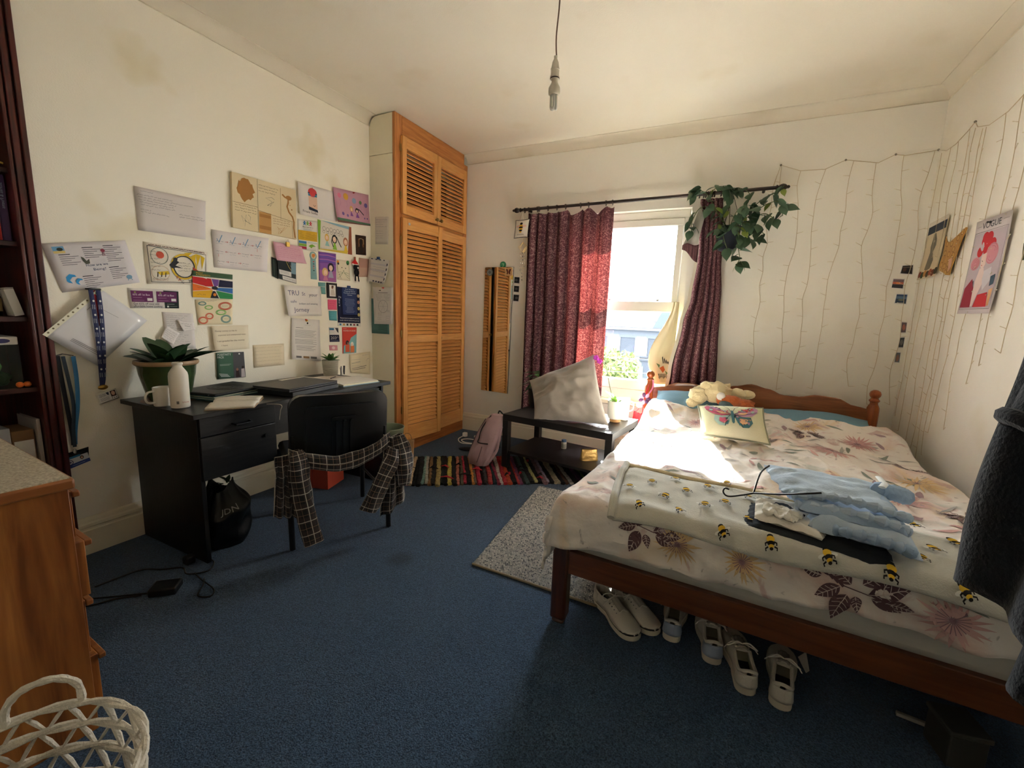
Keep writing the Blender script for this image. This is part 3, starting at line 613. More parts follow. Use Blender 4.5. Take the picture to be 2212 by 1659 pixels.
for sd in (-1,1):
    X=lambda x:.5+sd*x
    poly_on(bsf,[(X(.02),.52),(X(.10),.62),(X(.24),.80),(X(.36),.90),(X(.41),.86),(X(.39),.72),(X(.30),.56),(X(.16),.48)],.003,g,1 if sd<0 else 6)
    poly_on(bsf,[(X(.02),.50),(X(.15),.47),(X(.27),.50),(X(.29),.36),(X(.22),.22),(X(.13),.20),(X(.06),.30)],.003,g,5 if sd<0 else 0)
    poly_on(bsf,[(X(.16),.70),(X(.26),.80),(X(.34),.86),(X(.30),.74),(X(.22),.66)],.0045,g,3 if sd>0 else 6)
    poly_on(bsf,[(X(.05),.53),(X(.14),.60),(X(.24),.64),(X(.18),.53)],.0045,g,2); poly_on(bsf,[(X(.10),.42),(X(.20),.42),(X(.21),.32),(X(.14),.26),(X(.09),.32)],.0045,g,2 if sd>0 else 1)
    poly_on(bsf,[(X(.28),.70),(X(.34),.74),(X(.34),.68),(X(.30),.64)],.005,g,5); poly_on(bsf,[(X(.06),.34),(X(.10),.30),(X(.12),.24),(X(.08),.24)],.005,g,0)
    strip(bsf,[(X(.01),.6),(X(.05),.74),(X(.12),.84)],.008,.005,g,4); strip(bsf,[(X(.02),.52),(X(.13),.64),(X(.28),.83),(X(.38),.9)],.012,.005,g,4); strip(bsf,[(X(.03),.5),(X(.1),.38),(X(.13),.2)],.010,.005,g,4); strip(bsf,[(X(.03),.51),(X(.2),.56),(X(.38),.72)],.008,.005,g,4)
rq=random.Random(12)
for k in range(70):
    sd=rq.choice((-1,1)); up=rq.random()<.6; cx=rq.uniform(.05,.33 if up else .25); cy=(.52+.95*cx*.8+rq.uniform(-.05,.09)) if up else rq.uniform(.27,.47)
    rr2=rq.uniform(.008,.022); poly_on(bsf,[(.5+sd*cx+rr2*math.cos(2*PI*i/6),cy+rr2*math.sin(2*PI*i/6)) for i in range(6)],.0052,g,rq.choice((0,1,2,3,5,6,4)))
poly_on(bsf,[(.48,.3),(.5,.26),(.52,.3),(.525,.5),(.515,.62),(.5,.65),(.485,.62),(.475,.5)],.006,g,0)
g.build('butterfly_print',BFM,bcu,smooth=False)
ps=[bf(u,0) for u in [i/12 for i in range(13)]]+[bf(1,v) for v in [i/12 for i in range(1,13)]]+[bf(1-i/12,1) for i in range(1,13)]+[bf(0,1-i/12) for i in range(1,12)]
MB().tube(ps,.005,6,closed=True).build('piping',M('cushion_piping',(150,150,128),rough=.9),bcu)
# soft toys
CRM=M('cream_plush',(230,214,170),rough=1,bump=(120,.5),sheen=.4); GIN=M('ginger_plush',(176,92,44),rough=1,bump=(90,.6),sheen=.3); GRP=M('grey_plush',(88,104,108),rough=1,bump=(90,.5))
t=thing('soft_toy','cream curly plush toy slumped against the headboard','soft toy',(2.68,2.86,.66))
MB().ball((2.66,2.88,.735),.115,.075,.068,n=26,bump=.34).build('body',CRM,t); MB().ball((2.555,2.84,.705),.062,.06,.06,n=24,bump=.3,seed=2).build('head',CRM,t)
MB().ball((2.52,2.82,.655),.04,.04,.035,n=14,bump=.2,seed=5).build('muzzle',CRM,t); MB().ball((2.60,2.85,.775),.04,.03,.035,n=14,bump=.2,seed=7).build('ear',CRM,t)
MB().ball((2.80,2.87,.735),.055,.04,.042,n=14,bump=.12,seed=9,rot=Matrix.Rotation(.1,3,'Y')).build('leg',CRM,t); MB().ball((2.86,2.9,.735),.05,.035,.032,n=14,bump=.1,seed=11).build('leg',CRM,t)
t=thing('soft_toy','ginger plush animal with white face lying before the cream toy','soft toy',(2.75,2.78,.66))
MB().ball((2.755,2.785,.695),.085,.045,.042,n=18,bump=.25,seed=3).build('body',GIN,t); MB().ball((2.70,2.77,.725),.028,.028,.028,n=14,bump=.1).build('face',M('white_plush',(232,230,224),rough=1,bump=(120,.4)),t)
MB().ball((2.735,2.755,.675),.045,.03,.03,n=14,bump=.2,seed=4).build('foreleg',GRP,t); MB().ball((2.845,2.79,.69),.06,.03,.028,n=14,bump=.3,seed=8).build('tail',GIN,t)
# ------------------------------------------------------------------ bee blanket
def blk(a,b): return surf(lambda p,q:duv(p,q,.0),a,b,.02+.004*nz(a*9,b*9,3)+.006*(ridg(a*3+4*b,b*9,6)-.5),.02)
BC=[(.20,-.075),(1.33,-.06),(1.34,.30),(.74,.37),(.13,.41)]
def blanket_uv(u,v):
    f0=(.19+1.15*u,-.055+.0*u+.008*math.sin(u*11)); k0=(.12+1.23*u,.42-.11*u-.02*math.sin(PI*u)+.012*nz(u*6,1)); a=f0[0]+(k0[0]-f0[0])*v; b=f0[1]+(k0[1]-f0[1])*v
    p=blk(a,b); e=min(v,1-v,u*2); p.z+=.012*sm(0,.08,e)-.006
    return p
bl=MB().grid(blanket_uv,110,50).build('blanket',M('pale_grey_fleece',(198,196,184),rough=1,bump=(220,.3),sheen=.3,var=(6,.06)),solid=.016)
tag(bl,'pale grey fleece blanket with bee pattern folded across the bed foot','blanket')
MB().tube(catmull([blanket_uv(u,1)+Vector((0,0,.006)) for u in [i/14*.62 for i in range(15)]],3),.009,8).build('hem',M('cream_fleece_hem',(222,206,168),rough=1,bump=(200,.3)),bl)
MB().tube(catmull([blanket_uv(.0,v)+Vector((-.004,0,.008+.01*abs(math.sin(v*7)))) for v in [i/8 for i in range(9)]],3),.014,8).build('rolled_edge',M('pale_grey_fleece'),bl)
BY,BB,BWG=M('bee_yellow',(222,180,52),rough=1),M('bee_black',(34,30,28),rough=1),M('bee_wing',(226,226,220),rough=1)
def bsurf(a,b): return blk(a,b)+Vector((0,0,.012))
def bee(x,y,ang,s,wing):
    a=x-BXL; b=max(y-yfoot(x),-.034); g=MB(); c,sn=math.cos(ang),math.sin(ang)
    def Q(px,py): return (a+(px*c-py*sn)*s,b+(px*sn+py*c)*s)
    def ell(cx,cy,rx,ry,mi,h): poly_on(bsurf,[Q(cx+rx*math.cos(2*PI*i/10),cy+ry*math.sin(2*PI*i/10)) for i in range(10)],h,g,mi)
    if wing: ell(-.75,-.1,.5,.22,2,.003); ell(.75,-.1,.5,.22,2,.003)
    ell(0,.55,.42,.3,1,.004); ell(0,.2,.55,.4,0,.0045); ell(0,-.25,.5,.28,1,.005); ell(0,-.55,.36,.2,0,.0055); ell(0,-.8,.24,.16,1,.006)
    for sd in (-1,1):
        for yy in (-.1,-.6): strip(bsurf,[Q(.4*sd,yy),Q(.75*sd,yy-.15),Q(.7*sd,yy-.4)],.0035,.004,g,1)
    g.build('bee_print',[BY,BB,BWG],bl,smooth=False)
rb=random.Random(3)
for i,(x,y) in enumerate([[2.392,1.184],[2.465,1.271],[2.548,1.349],[2.605,1.235],[2.679,1.314],[2.747,1.386],[2.536,1.15],[2.459,1.038],[2.678,1.124],[2.744,1.188],[2.597,1.044],[2.817,1.084],[2.739,.995],[2.873,.975],[3.012,.955],[3.152,.95],[2.821,1.282],[3.302,1.33],[3.239,1.268],[3.372,1.242],[3.297,1.153],[3.243,1.068],[3.298,.955]]):
    bee(x,y,rb.uniform(-.5,.5)+.2,.020 if y<1.06 else .024,i%2==0)
# ------------------------------------------------------------------ clothes on the blanket, hanger
def slabcloth(name,P,z0,th,mat,par,seed,n=26,rag=.012,lift=0):
    a,b,c,d=[Vector((p[0],p[1],0)) for p in P]
    def f(u,v,side):
        ru=u+rag*2*nz(v*5,seed)*(1 if u in(0,1) else .3); rv=v+rag*2*nz(u*5,seed+3)*(1 if v in (0,1) else .3)
        p=a*(1-ru)*(1-rv)+b*ru*(1-rv)+c*ru*rv+d*(1-ru)*rv
        e=min(1,8*min(u,1-u,v,1-v)); wv=.010*(ridg(u*2.5+v,v*4-u,seed)-.5)+.004*(ridg(u*7+2*v,v*9,seed+5)-.5)
        hh=duv(p.x-BXL,p.y-yfoot(p.x),0).z; hh=max(hh,.5)+z0
        return Vector((p.x,p.y,hh+(th*(e**.5)+wv if side else 0)+lift*u))
    g=MB(); g.grid(lambda u,v:f(u,v,1),n,n); g.grid(lambda u,v:f(u,v,0),n,n,flip=True)
    for k in range(n):
        pass
    return g.build(name,mat,par)
NAVYC=M('black_jersey',(34,37,42),rough=.95,bump=(200,.2)); WHC=M('white_cotton',(226,222,212),rough=.95,bump=(160,.15)); LBC=M('light_blue_jersey',(186,204,222),rough=.95,bump=(180,.2),var=(5,.08)); LB2=M('light_blue_inside',(158,180,206),rough=.95,bump=(180,.2))
t=thing('folded_trousers','black jersey garment folded flat under the pale blue clothes','clothes',(3.02,1.05,.57))
slabcloth('bottom_layer',[(2.80,1.025),(3.165,.965),(3.17,1.20),(2.83,1.24)],.022,.016,NAVYC,t,1); slabcloth('top_layer',[(2.87,1.065),(3.16,.985),(3.17,1.24),(2.86,1.26)],.040,.016,NAVYC,t,4)
t=thing('folded_shirt','white cotton shirt folded between the black and pale blue clothes','clothes',(2.9,1.15,.6))
slabcloth('folded_panel',[(2.83,1.06),(3.0,1.0),(3.08,1.2),(2.845,1.26)],.046,.016,WHC,t,7); slabcloth('collar',[(2.85,1.08),(2.93,1.03),(2.97,1.10),(2.86,1.16)],.066,.012,WHC,t,9)
t=thing('folded_joggers','pale blue jersey clothes folded in a thick pile on the blanket','clothes',(3.08,1.24,.6))
slabcloth('lower_fold',[(2.97,1.04),(3.22,.985),(3.25,1.25),(3.0,1.33)],.060,.034,LBC,t,11); slabcloth('middle_fold',[(2.95,1.08),(3.20,1.04),(3.24,1.3),(2.92,1.34)],.090,.03,LB2,t,14); slabcloth('upper_fold',[(2.91,1.14),(3.19,1.11),(3.25,1.44),(2.87,1.42)],.116,.022,LBC,t,17,lift=-.01)
def gathers(nm,pts,r,mat):
    P=catmull(pts,8); MB().tube(P,[r*(1+.35*math.sin(i*2.1)) for i in range(len(P))],8).build(nm,mat,t)
def tz(x,y,z): return (x,y,.575+z)
gathers('waistband',[tz(2.93,1.13,.108),tz(3.02,1.125,.125),tz(3.10,1.10,.13),tz(3.19,1.10,.115),tz(3.22,1.13,.10)],.013,LBC); gathers('waistband',[tz(2.94,1.11,.085),tz(3.05,1.09,.098),tz(3.15,1.065,.10),tz(3.21,1.07,.08)],.014,LBC)
gathers('cuff',[tz(3.03,1.03,.06),tz(3.1,1.0,.07),tz(3.17,.985,.065),tz(3.2,1.0,.05)],.014,LB2); gathers('leg_end',[tz(3.19,1.30,.12),tz(3.25,1.36,.10),tz(3.30,1.42,.075)],.022,LB2)
MB().tube([tz(3.185,1.25,.145),tz(3.205,1.30,.143),tz(3.22,1.42,.13)],.010,8,flat=.4).build('hem_band',M('pale_band',(214,220,222),rough=.9),t)
t=thing('coat_hanger','thin dark wire coat hanger poking out of the clothes pile','hanger',(2.8,1.2,.6)); HM=M('dark_wire',(44,40,38),rough=.35,metal=.7)
MB().tube(catmull([tz(2.755,1.225,.055),tz(2.742,1.215,.06),tz(2.738,1.20,.05),tz(2.755,1.19,.042),tz(2.80,1.195,.055),tz(2.83,1.19,.07)],6),.0028,8).build('hook',HM,t)
MB().tube(catmull([tz(2.83,1.19,.07),tz(2.90,1.14,.10),tz(2.96,1.10,.13),tz(3.0,1.09,.145)],5),.003,8).build('arm',HM,t); MB().tube(catmull([tz(2.83,1.19,.07),tz(2.85,1.27,.12),tz(2.88,1.33,.135)],5),.003,8).build('arm',HM,t)
# ------------------------------------------------------------------ curtain rod, curtains
RODM=wood('dark_stained_rod',(54,40,36),(36,26,24),'x',4,10,rough=.35,coat=.3)
def rodz(x): return 2.163+(x-.88)*.0085
RY=3.312
rod=thing('curtain_rod','dark wooden curtain pole with ball finials above the window','curtain rod',(1.9,RY,2.17))
MB().tube([(.90,RY,rodz(.9)),(2.90,RY,rodz(2.9))],.0125,14).build('pole',RODM,rod)
for x,s in ((.90,-1),(2.90,1)):
    MB().lathe([(.0125,0),(.018,.006),(.018,.012),(.012,.018),(.02,.03),(.024,.045),(.02,.06),(.01,.072),(.012,.078),(.008,.086),(.001,.09)],(x,RY,rodz(x)),n=18,axis=Vector((s,0,0))).build('finial',RODM,rod)
for x in (.96,2.83): MB().tube([(x,RY,rodz(x)),(x,YB-.004,rodz(x))],.011,10).build('bracket',RODM,rod); 
def ring(x,z=0):
    c=Vector((x,RY,rodz(x)-.006)); MB().tube([c+Vector((.004*math.sin(a*2),.021*math.cos(a),.021*math.sin(a))) for a in [2*PI*i/16 for i in range(16)]],.0032,6,closed=True).build('ring',RODM,rod)
for x in (.935,.975,1.06,1.075,1.16,1.245,1.325,1.46,1.53,1.68,1.735,2.40,2.43,2.445,2.46,2.475,2.49,2.505,2.55): ring(x)
def curtain_mat(nm,trl):
    m=bpy.data.materials.new(nm); m.use_nodes=True; nt=m.node_tree; n=nt.nodes; l=nt.links; b=n['Principled BSDF']; o=[x for x in n if x.type=='OUTPUT_MATERIAL'][0]
    uv=n.new('ShaderNodeUVMap'); sp=n.new('ShaderNodeSeparateXYZ'); l.new(uv.outputs[0],sp.inputs[0])
    mp=n.new('ShaderNodeMapping'); mp.inputs['Scale'].default_value=(1.1,2.1,1); l.new(uv.outputs[0],mp.inputs['Vector'])
    # stripe mask across u
    ns=n.new('ShaderNodeTexNoise'); ns.inputs['Scale'].default_value=1; ns.inputs['Detail'].default_value=3; mp2=n.new('ShaderNodeMapping'); mp2.inputs['Scale'].default_value=(16,.25,1); l.new(uv.outputs[0],mp2.inputs['Vector']); l.new(mp2.outputs[0],ns.inputs['Vector'])
    rs=n.new('ShaderNodeValToRGB'); rs.color_ramp.elements[0].position=.42; rs.color_ramp.elements[1].position=.62; l.new(ns.outputs['Fac'],rs.inputs['Fac'])
    # leafy speckle
    mp3=n.new('ShaderNodeMapping'); mp3.inputs['Scale'].default_value=(1.3,2.6,1); l.new(uv.outputs[0],mp3.inputs['Vector'])
    v=n.new('ShaderNodeTexNoise'); v.inputs['Scale'].default_value=62; v.inputs['Detail'].default_value=3; v.inputs['Distortion'].default_value=1.6; l.new(mp3.outputs[0],v.inputs['Vector'])
    rv=n.new('ShaderNodeValToRGB'); rv.color_ramp.elements[0].position=.52; rv.color_ramp.elements[1].position=.60; l.new(v.outputs['Fac'],rv.inputs['Fac'])
    m1=n.new('ShaderNodeMixRGB'); m1.inputs[1].default_value=lin((70,44,52)); m1.inputs[2].default_value=lin((112,70,80)); l.new(rs.outputs['Color'],m1.inputs[0])
    ml=n.new('ShaderNodeMath'); ml.operation='MULTIPLY'; l.new(rv.outputs['Color'],ml.inputs[0]); am=n.new('ShaderNodeMath'); am.operation='MULTIPLY_ADD'; am.inputs[1].default_value=.55; am.inputs[2].default_value=.28; l.new(rs.outputs['Color'],am.inputs[0]); l.new(am.outputs[0],ml.inputs[1])
    m2=n.new('ShaderNodeMixRGB'); m2.inputs[2].default_value=lin((196,160,158)); l.new(ml.outputs[0],m2.inputs[0]); l.new(m1.outputs[0],m2.inputs[1])
    l.new(m2.outputs[0],b.inputs['Base Color']); b.inputs['Roughness'].default_value=.95; b.inputs['Specular IOR Level'].default_value=.05
    tr=n.new('ShaderNodeBsdfTranslucent'); hs=n.new('ShaderNodeMixRGB'); hs.blend_type='MULTIPLY'; hs.inputs[0].default_value=1; hs.inputs[2].default_value=(1.0,.36,.27,1); l.new(m2.outputs[0],hs.inputs[1]); l.new(hs.outputs[0],tr.inputs[0])
    ms=n.new('ShaderNodeMixShader'); ms.inputs[0].default_value=trl; l.new(b.outputs[0],ms.inputs[1]); l.new(tr.outputs[0],ms.inputs[2]); l.new(ms.outputs[0],o.inputs[0]); return m
CUR=curtain_mat('burgundy_leaf_curtain',.09)
def cur_l(u,v):
    x=.958+.785*u-.004*math.sin(9*u); hooks=[0,.03,.13,.15,.26,.37,.47,.645,.74,.93,1.0]
    sag=0
    for a,b in zip(hooks,hooks[1:]):
        if a<=u<=b and b-a>.04: t=(u-a)/(b-a); sag=(.05 if b-a>.15 else .018*(b-a)/.1)*math.sin(PI*t)**1.2
    z0=rodz(x)-.03-sag*(1-v)**3; z=z0+(.27-z0)*v
    den=2*PI*(9.5*u-2.2*u*u)+.5*math.sin(3*v+u*5); amp=.036*(1-.15*u)*(.75+.35*v)
    y=RY+.01+amp*math.sin(den)+.010*math.sin(2.3*den+1)*v+.012*nz(u*6,v*3,1)
    x+=.010*math.cos(den)+.012*v*(u-.5)
    return Vector((x,y,z))
cl=MB().grid(cur_l,150,50).build('curtain',CUR); tag(cl,'wide burgundy leaf-patterned curtain drawn over the left half of the window','curtain','burgundy curtains')
XS=[(2.13,2.405,2.565),(1.95,2.42,2.585),(1.7,2.43,2.60),(1.4,2.405,2.625),(1.2,2.36,2.635),(.8,2.305,2.65),(.5,2.27,2.66),(.25,2.25,2.665)]
def xr_(z):
    for (za,a0,a1),(zb,b0,b1) in zip(XS,XS[1:]):
        if z>=zb: t=sm(0,1,(za-z)/(za-zb)); return a0+(b0-a0)*t,a1+(b1-a1)*t
    return XS[-1][1:]
def cur_r(u,v):
    z=2.135+(.27-2.135)*v; a,b=xr_(z); x=a+(b-a)*u; den=2*PI*5.2*u+.8*math.sin(4*v)+.6*nz(u*3,v*4,5)
    y=RY-.005+.03*math.sin(den)*(.8+.3*v)+.018*nz(u*5,v*5,8)-.03*math.exp(-((v-.55)/.12)**2)*u
    return Vector((x+.008*math.cos(den),y,z))
cr=MB().grid(cur_r,80,60).build('curtain',CUR); tag(cr,'narrow gathered burgundy curtain beside the trailing plant','curtain','burgundy curtains')
LIN=M('curtain_lining',(206,200,182),rough=.95,bump=(90,.1)); LING=M('curtain_lining_grey',(178,176,168),rough=.95,bump=(90,.1))
MB().grid(lambda u,v:(lambda z:Vector((xr_(z)[0]-.022+.03*u,RY+.035-.01*u+.008*math.sin(9*v),z)))(1.72+(.28-1.72)*v),4,30).build('lining_edge',LIN,cr)
MB().add([(2.418,RY-.035,2.10),(2.375,RY-.05,1.93),(2.318,RY-.06,1.795),(2.425,RY-.075,1.80),(2.452,RY-.06,1.98)],[(0,1,2,3,4)]).build('turned_back_lining',LING,cr,solid=.003)
g=MB(); g.grid(lambda u,v:Vector((2.318+.115*u,RY-.062-.02*math.sin(PI*u)-.01*v,1.795+.005*u-(.035+.10*u)*v+.01*math.sin(6*u))),12,6); g.build('turned_back_fold',CUR,cr,solid=.003)
# cream cloth tote on the window edge
tb=thing('cloth_bag','cream cloth bag hanging at the right edge of the window','bag',(2.22,3.41,.68))
def tote(u,v):
    z=1.37-.69*v; xl=2.275-(.165*sm(0,.68,v))+.06*sm(.74,1.0,v); xr2=2.315; x=xl+(xr2-xl)*u
    return Vector((x,3.385+.02*math.sin(7*u+3*v)+.025*v,z))
MB().grid(tote,14,30).build('cloth',M('cream_canvas',(226,214,176),rough=.95,bump=(200,.15)),tb,solid=.004)
g=MB(); r=random.Random(2)
for k in range(9):
    u0=.35+.06*k; strip(lambda a,b:tote(a,b),[(u0,.93-.01*(k%3)),(u0+.02,.90),(u0+.01,.87)],.03,-.006,g,0)
for k in range(6):
    strip(lambda a,b:tote(a,b),[(.55+.07*k,.66+.02*k),(.6+.07*k,.74)],.03,-.006,g,0)
poly_on(tote,[(.45,.80),(.6,.77),(.66,.82),(.55,.86)],-.006,g,1); poly_on(tote,[(.35,.74),(.48,.76),(.44,.80)],-.006,g,2); poly_on(tote,[(.66,.83),(.8,.86),(.7,.88)],-.006,g,2)
g.build('printed_design',[M('tote_ink',(40,40,38),rough=.9),M('tote_orange',(214,112,60),rough=.9),M('tote_green',(110,140,90),rough=.9)],tb,smooth=False)
# ------------------------------------------------------------------ pendant lamp
WHP=M('white_plastic'); IVP=M('ivory_plastic',(222,216,200),rough=.35)
pl=thing('pendant_lamp','bare energy-saving bulb hanging on a cord from the ceiling','lamp',(1.9,1.5,2.13))
LX,LY=1.9,1.5
MB().tube(catmull([(LX+.004,LY,2.335),(LX-.002,LY,2.42),(LX+.006,LY,2.55),(LX+.004,LY,HC)],6),.0032,8).build('cord',M('brown_flex',(112,84,66),rough=.6),pl)
MB().lathe([(.05,HC-.001),(.05,HC-.012),(.042,HC-.024),(.008,HC-.03)],(LX+.004,LY,0),n=24).build('ceiling_rose',IVP,pl)
MB().lathe([(.002,2.345),(.008,2.343),(.008,2.337),(.006,2.334),(.014,2.318),(.017,2.30),(.018,2.292),(.0205,2.291),(.0205,2.287),(.0185,2.286),(.0185,2.262),(.020,2.261),(.020,2.25),(.015,2.249)],(LX,LY,0),n=24).build('lampholder',IVP,pl)
MB().lathe([(.0202,2.2555),(.0208,2.2545),(.0208,2.2515),(.0202,2.2505)],(LX,LY,0),n=24,close=False).build('holder_ring',M('dark_ring',(70,62,58),rough=.5),pl)
bu=MB().lathe([(.0135,2.252),(.0135,2.238),(.018,2.228),(.025,2.216),(.026,2.20),(.025,2.19),(.021,2.186),(.004,2.186)],(LX,LY,0),n=24).build('bulb_base',M('bulb_base_white',(214,208,192),rough=.4),pl)
for k in range(3):
    a=2*PI*k/3+.4; c=Vector((LX+.011*math.cos(a),LY+.011*math.sin(a),0)); tgt=Vector((-math.sin(a),math.cos(a),0))*.0075
    P=[c-tgt+Vector((0,0,2.188)),c-tgt+Vector((0,0,2.14))]+[c-tgt*math.cos(t)+Vector((0,0,2.14-.010*math.sin(t))) for t in (.6,1.2,1.9,2.5)]+[c+tgt+Vector((0,0,2.14)),c+tgt+Vector((0,0,2.188))]
    MB().tube(P,.0055,8).build('tube',M('frosted_tube',(214,212,202),rough=.3),pl)
# ------------------------------------------------------------------ rag rug
RO=Vector((.395,2.325,.0)); RD=Vector((.84,.545,0)).normalized(); RP=Vector((.545,-.84,0)).normalized()
rr=thing('rag_rug','multicoloured rag rug of knotted strips reaching under the coffee table','rug',(1.1,2.4,0))
RCOL=[(24,22,24),(214,140,160),(206,178,140),(20,19,22),(26,24,26),(120,160,150),(176,170,158),(150,104,60),(24,22,24),(184,164,96),(32,48,32),(28,26,28),(200,184,70),(22,22,24),(198,110,86),(96,92,70),(202,34,66),(24,22,24),(226,140,48),(110,100,82),(206,40,70),(22,20,24),(70,64,66),(196,60,60),(30,60,70),(160,40,70),(204,196,190),(200,30,44),(212,70,36),(22,20,22),(196,46,52),(120,50,92),(28,26,28),(60,90,86),(22,20,22),(206,198,120),(24,22,24),(150,110,120),(190,170,196),(26,24,26),(180,164,130),(196,186,150),(24,22,26),(110,70,44),(200,190,178),(24,22,24),(30,28,30),(92,40,84),(24,24,26),(150,160,60),(26,26,28),(96,98,84),(24,22,24),(52,60,54)]
rg=random.Random(11); pos=0
for k,c in enumerate(RCOL):
    w=rg.uniform(.022,.034) if sum(c)>120 else rg.uniform(.02,.036)
    if pos>1.62: break
    o0=rg.uniform(-.012,.012); L=.60+rg.uniform(-.012,.012); ph=rg.uniform(0,9)
    P=[];R_=[]
    for i in range(29):
        t=i/28; q=RO+RD*(pos+w/2+.010*math.sin(3*t+ph)*.6+.006*nz(t*9,ph)+.05*t*.35)+RP*(o0+L*t); R_.append(w*.56*(1+.3*nz(t*16,ph,3))); P.append(q+Vector((0,0,.011+.004*nz(t*12,ph,7))))
    nm='rug_c%02d%02d%02d'%(c[0]//10,c[1]//10,c[2]//10)
    MB().tube(P,R_,7,flat=.62).build('strip',M(nm,tuple(int(.78*x+.22*(sum(c)/3)*.8) for x in c),rough=1,bump=(90,.8),var=(45,.5)),rr)
    pos+=w*.99
MB().prism([RO+RD*.0+RP*.01+Vector((0,0,.001)),RO+RD*(pos+.0)+RP*.01+Vector((0,0,.001)),RO+RD*(pos+.02)+RP*.59+Vector((0,0,.001)),RO+RD*.02+RP*.59+Vector((0,0,.001))],(0,0,.007)).build('backing',M('rug_backing',(26,24,26),rough=1),rr,smooth=False)
for k in range(26):
    p=RO+RD*rg.uniform(.05,pos-.05)+RP*rg.uniform(.05,.55); d=RD*rg.uniform(-.05,.05)+RP*rg.uniform(-.02,.02)
    MB().tube([p-d+Vector((0,0,.022)),p+Vector((0,0,.033)),p+d+Vector((0,0,.02))],[.006,.012,.005],6,flat=.5).build('rag_knot',M('rug_knot_dark',(28,26,28),rough=1,bump=(90,.6)) if k%3 else M('rug_knot_red',(170,40,52),rough=1,bump=(90,.6)),rr)
# ------------------------------------------------------------------ chunky grey rug: courses of wool loops
def rug_pt(a,b): # a 0..1 across, b 0..1 from front edge to back
    p00,p10,p11,p01=Vector((1.685,1.245,0)),Vector((2.58,1.225,0)),Vector((2.50,2.33,0)),Vector((1.588,2.33,0)); return p00*(1-a)*(1-b)+p10*a*(1-b)+p11*a*b+p01*(1-a)*b
NR,NB=90,116
gr=MB(); rg2=random.Random(4)
for j in range(NB):
    for i in range(NR):
        a=(i+.5+(.5 if j%2 else 0))/(NR+.5); b=(j+.5)/NB
        if a>.86 : continue
        c=rug_pt(a,b); 
        s=rg2.uniform(.8,1.15); mi=rg2.choice((0,0,1,1,2)); rx,ry,rz=.0062*s,.0052*s,.006*s
        an=rg2.uniform(-.5,.5); ca_,sa_=math.cos(an),math.sin(an); z0=.008
        vs=[c+Vector((rx*ca_,rx*sa_,z0)),c+Vector((-ry*sa_,ry*ca_,z0)),c+Vector((-rx*ca_,-rx*sa_,z0)),c+Vector((ry*sa_,-ry*ca_,z0)),c+Vector((rg2.uniform(-.001,.001),0,z0+rz))]
        gr.add(vs,[(0,1,4),(1,2,4),(2,3,4),(3,0,4)],mi)
tr_=thing('wool_rug','thick grey looped wool rug on the carpet beside the bed','rug',(2.0,1.8,0))
MB().prism([rug_pt(0,0),rug_pt(.87,0),rug_pt(.87,1),rug_pt(0,1)],(0,0,.0095)).build('rug_base',M('rug_base_wool',(132,132,132),rough=1,bump=(60,.5)),tr_,bevel=.003)
o=gr.build('wool_loops',[M('loop_grey',(168,168,166),rough=1),M('loop_pale',(206,204,198),rough=1),M('loop_dark',(104,108,114),rough=1)],tr_); o['kind']='stuff'
MB().tube([rug_pt(a,.002)+Vector((0,0,.007)) for a in [i/20*.87 for i in range(21)]],.006,6).build('bound_edge',M('rug_binding',(142,128,104),rough=1,bump=(200,.4)),tr_)
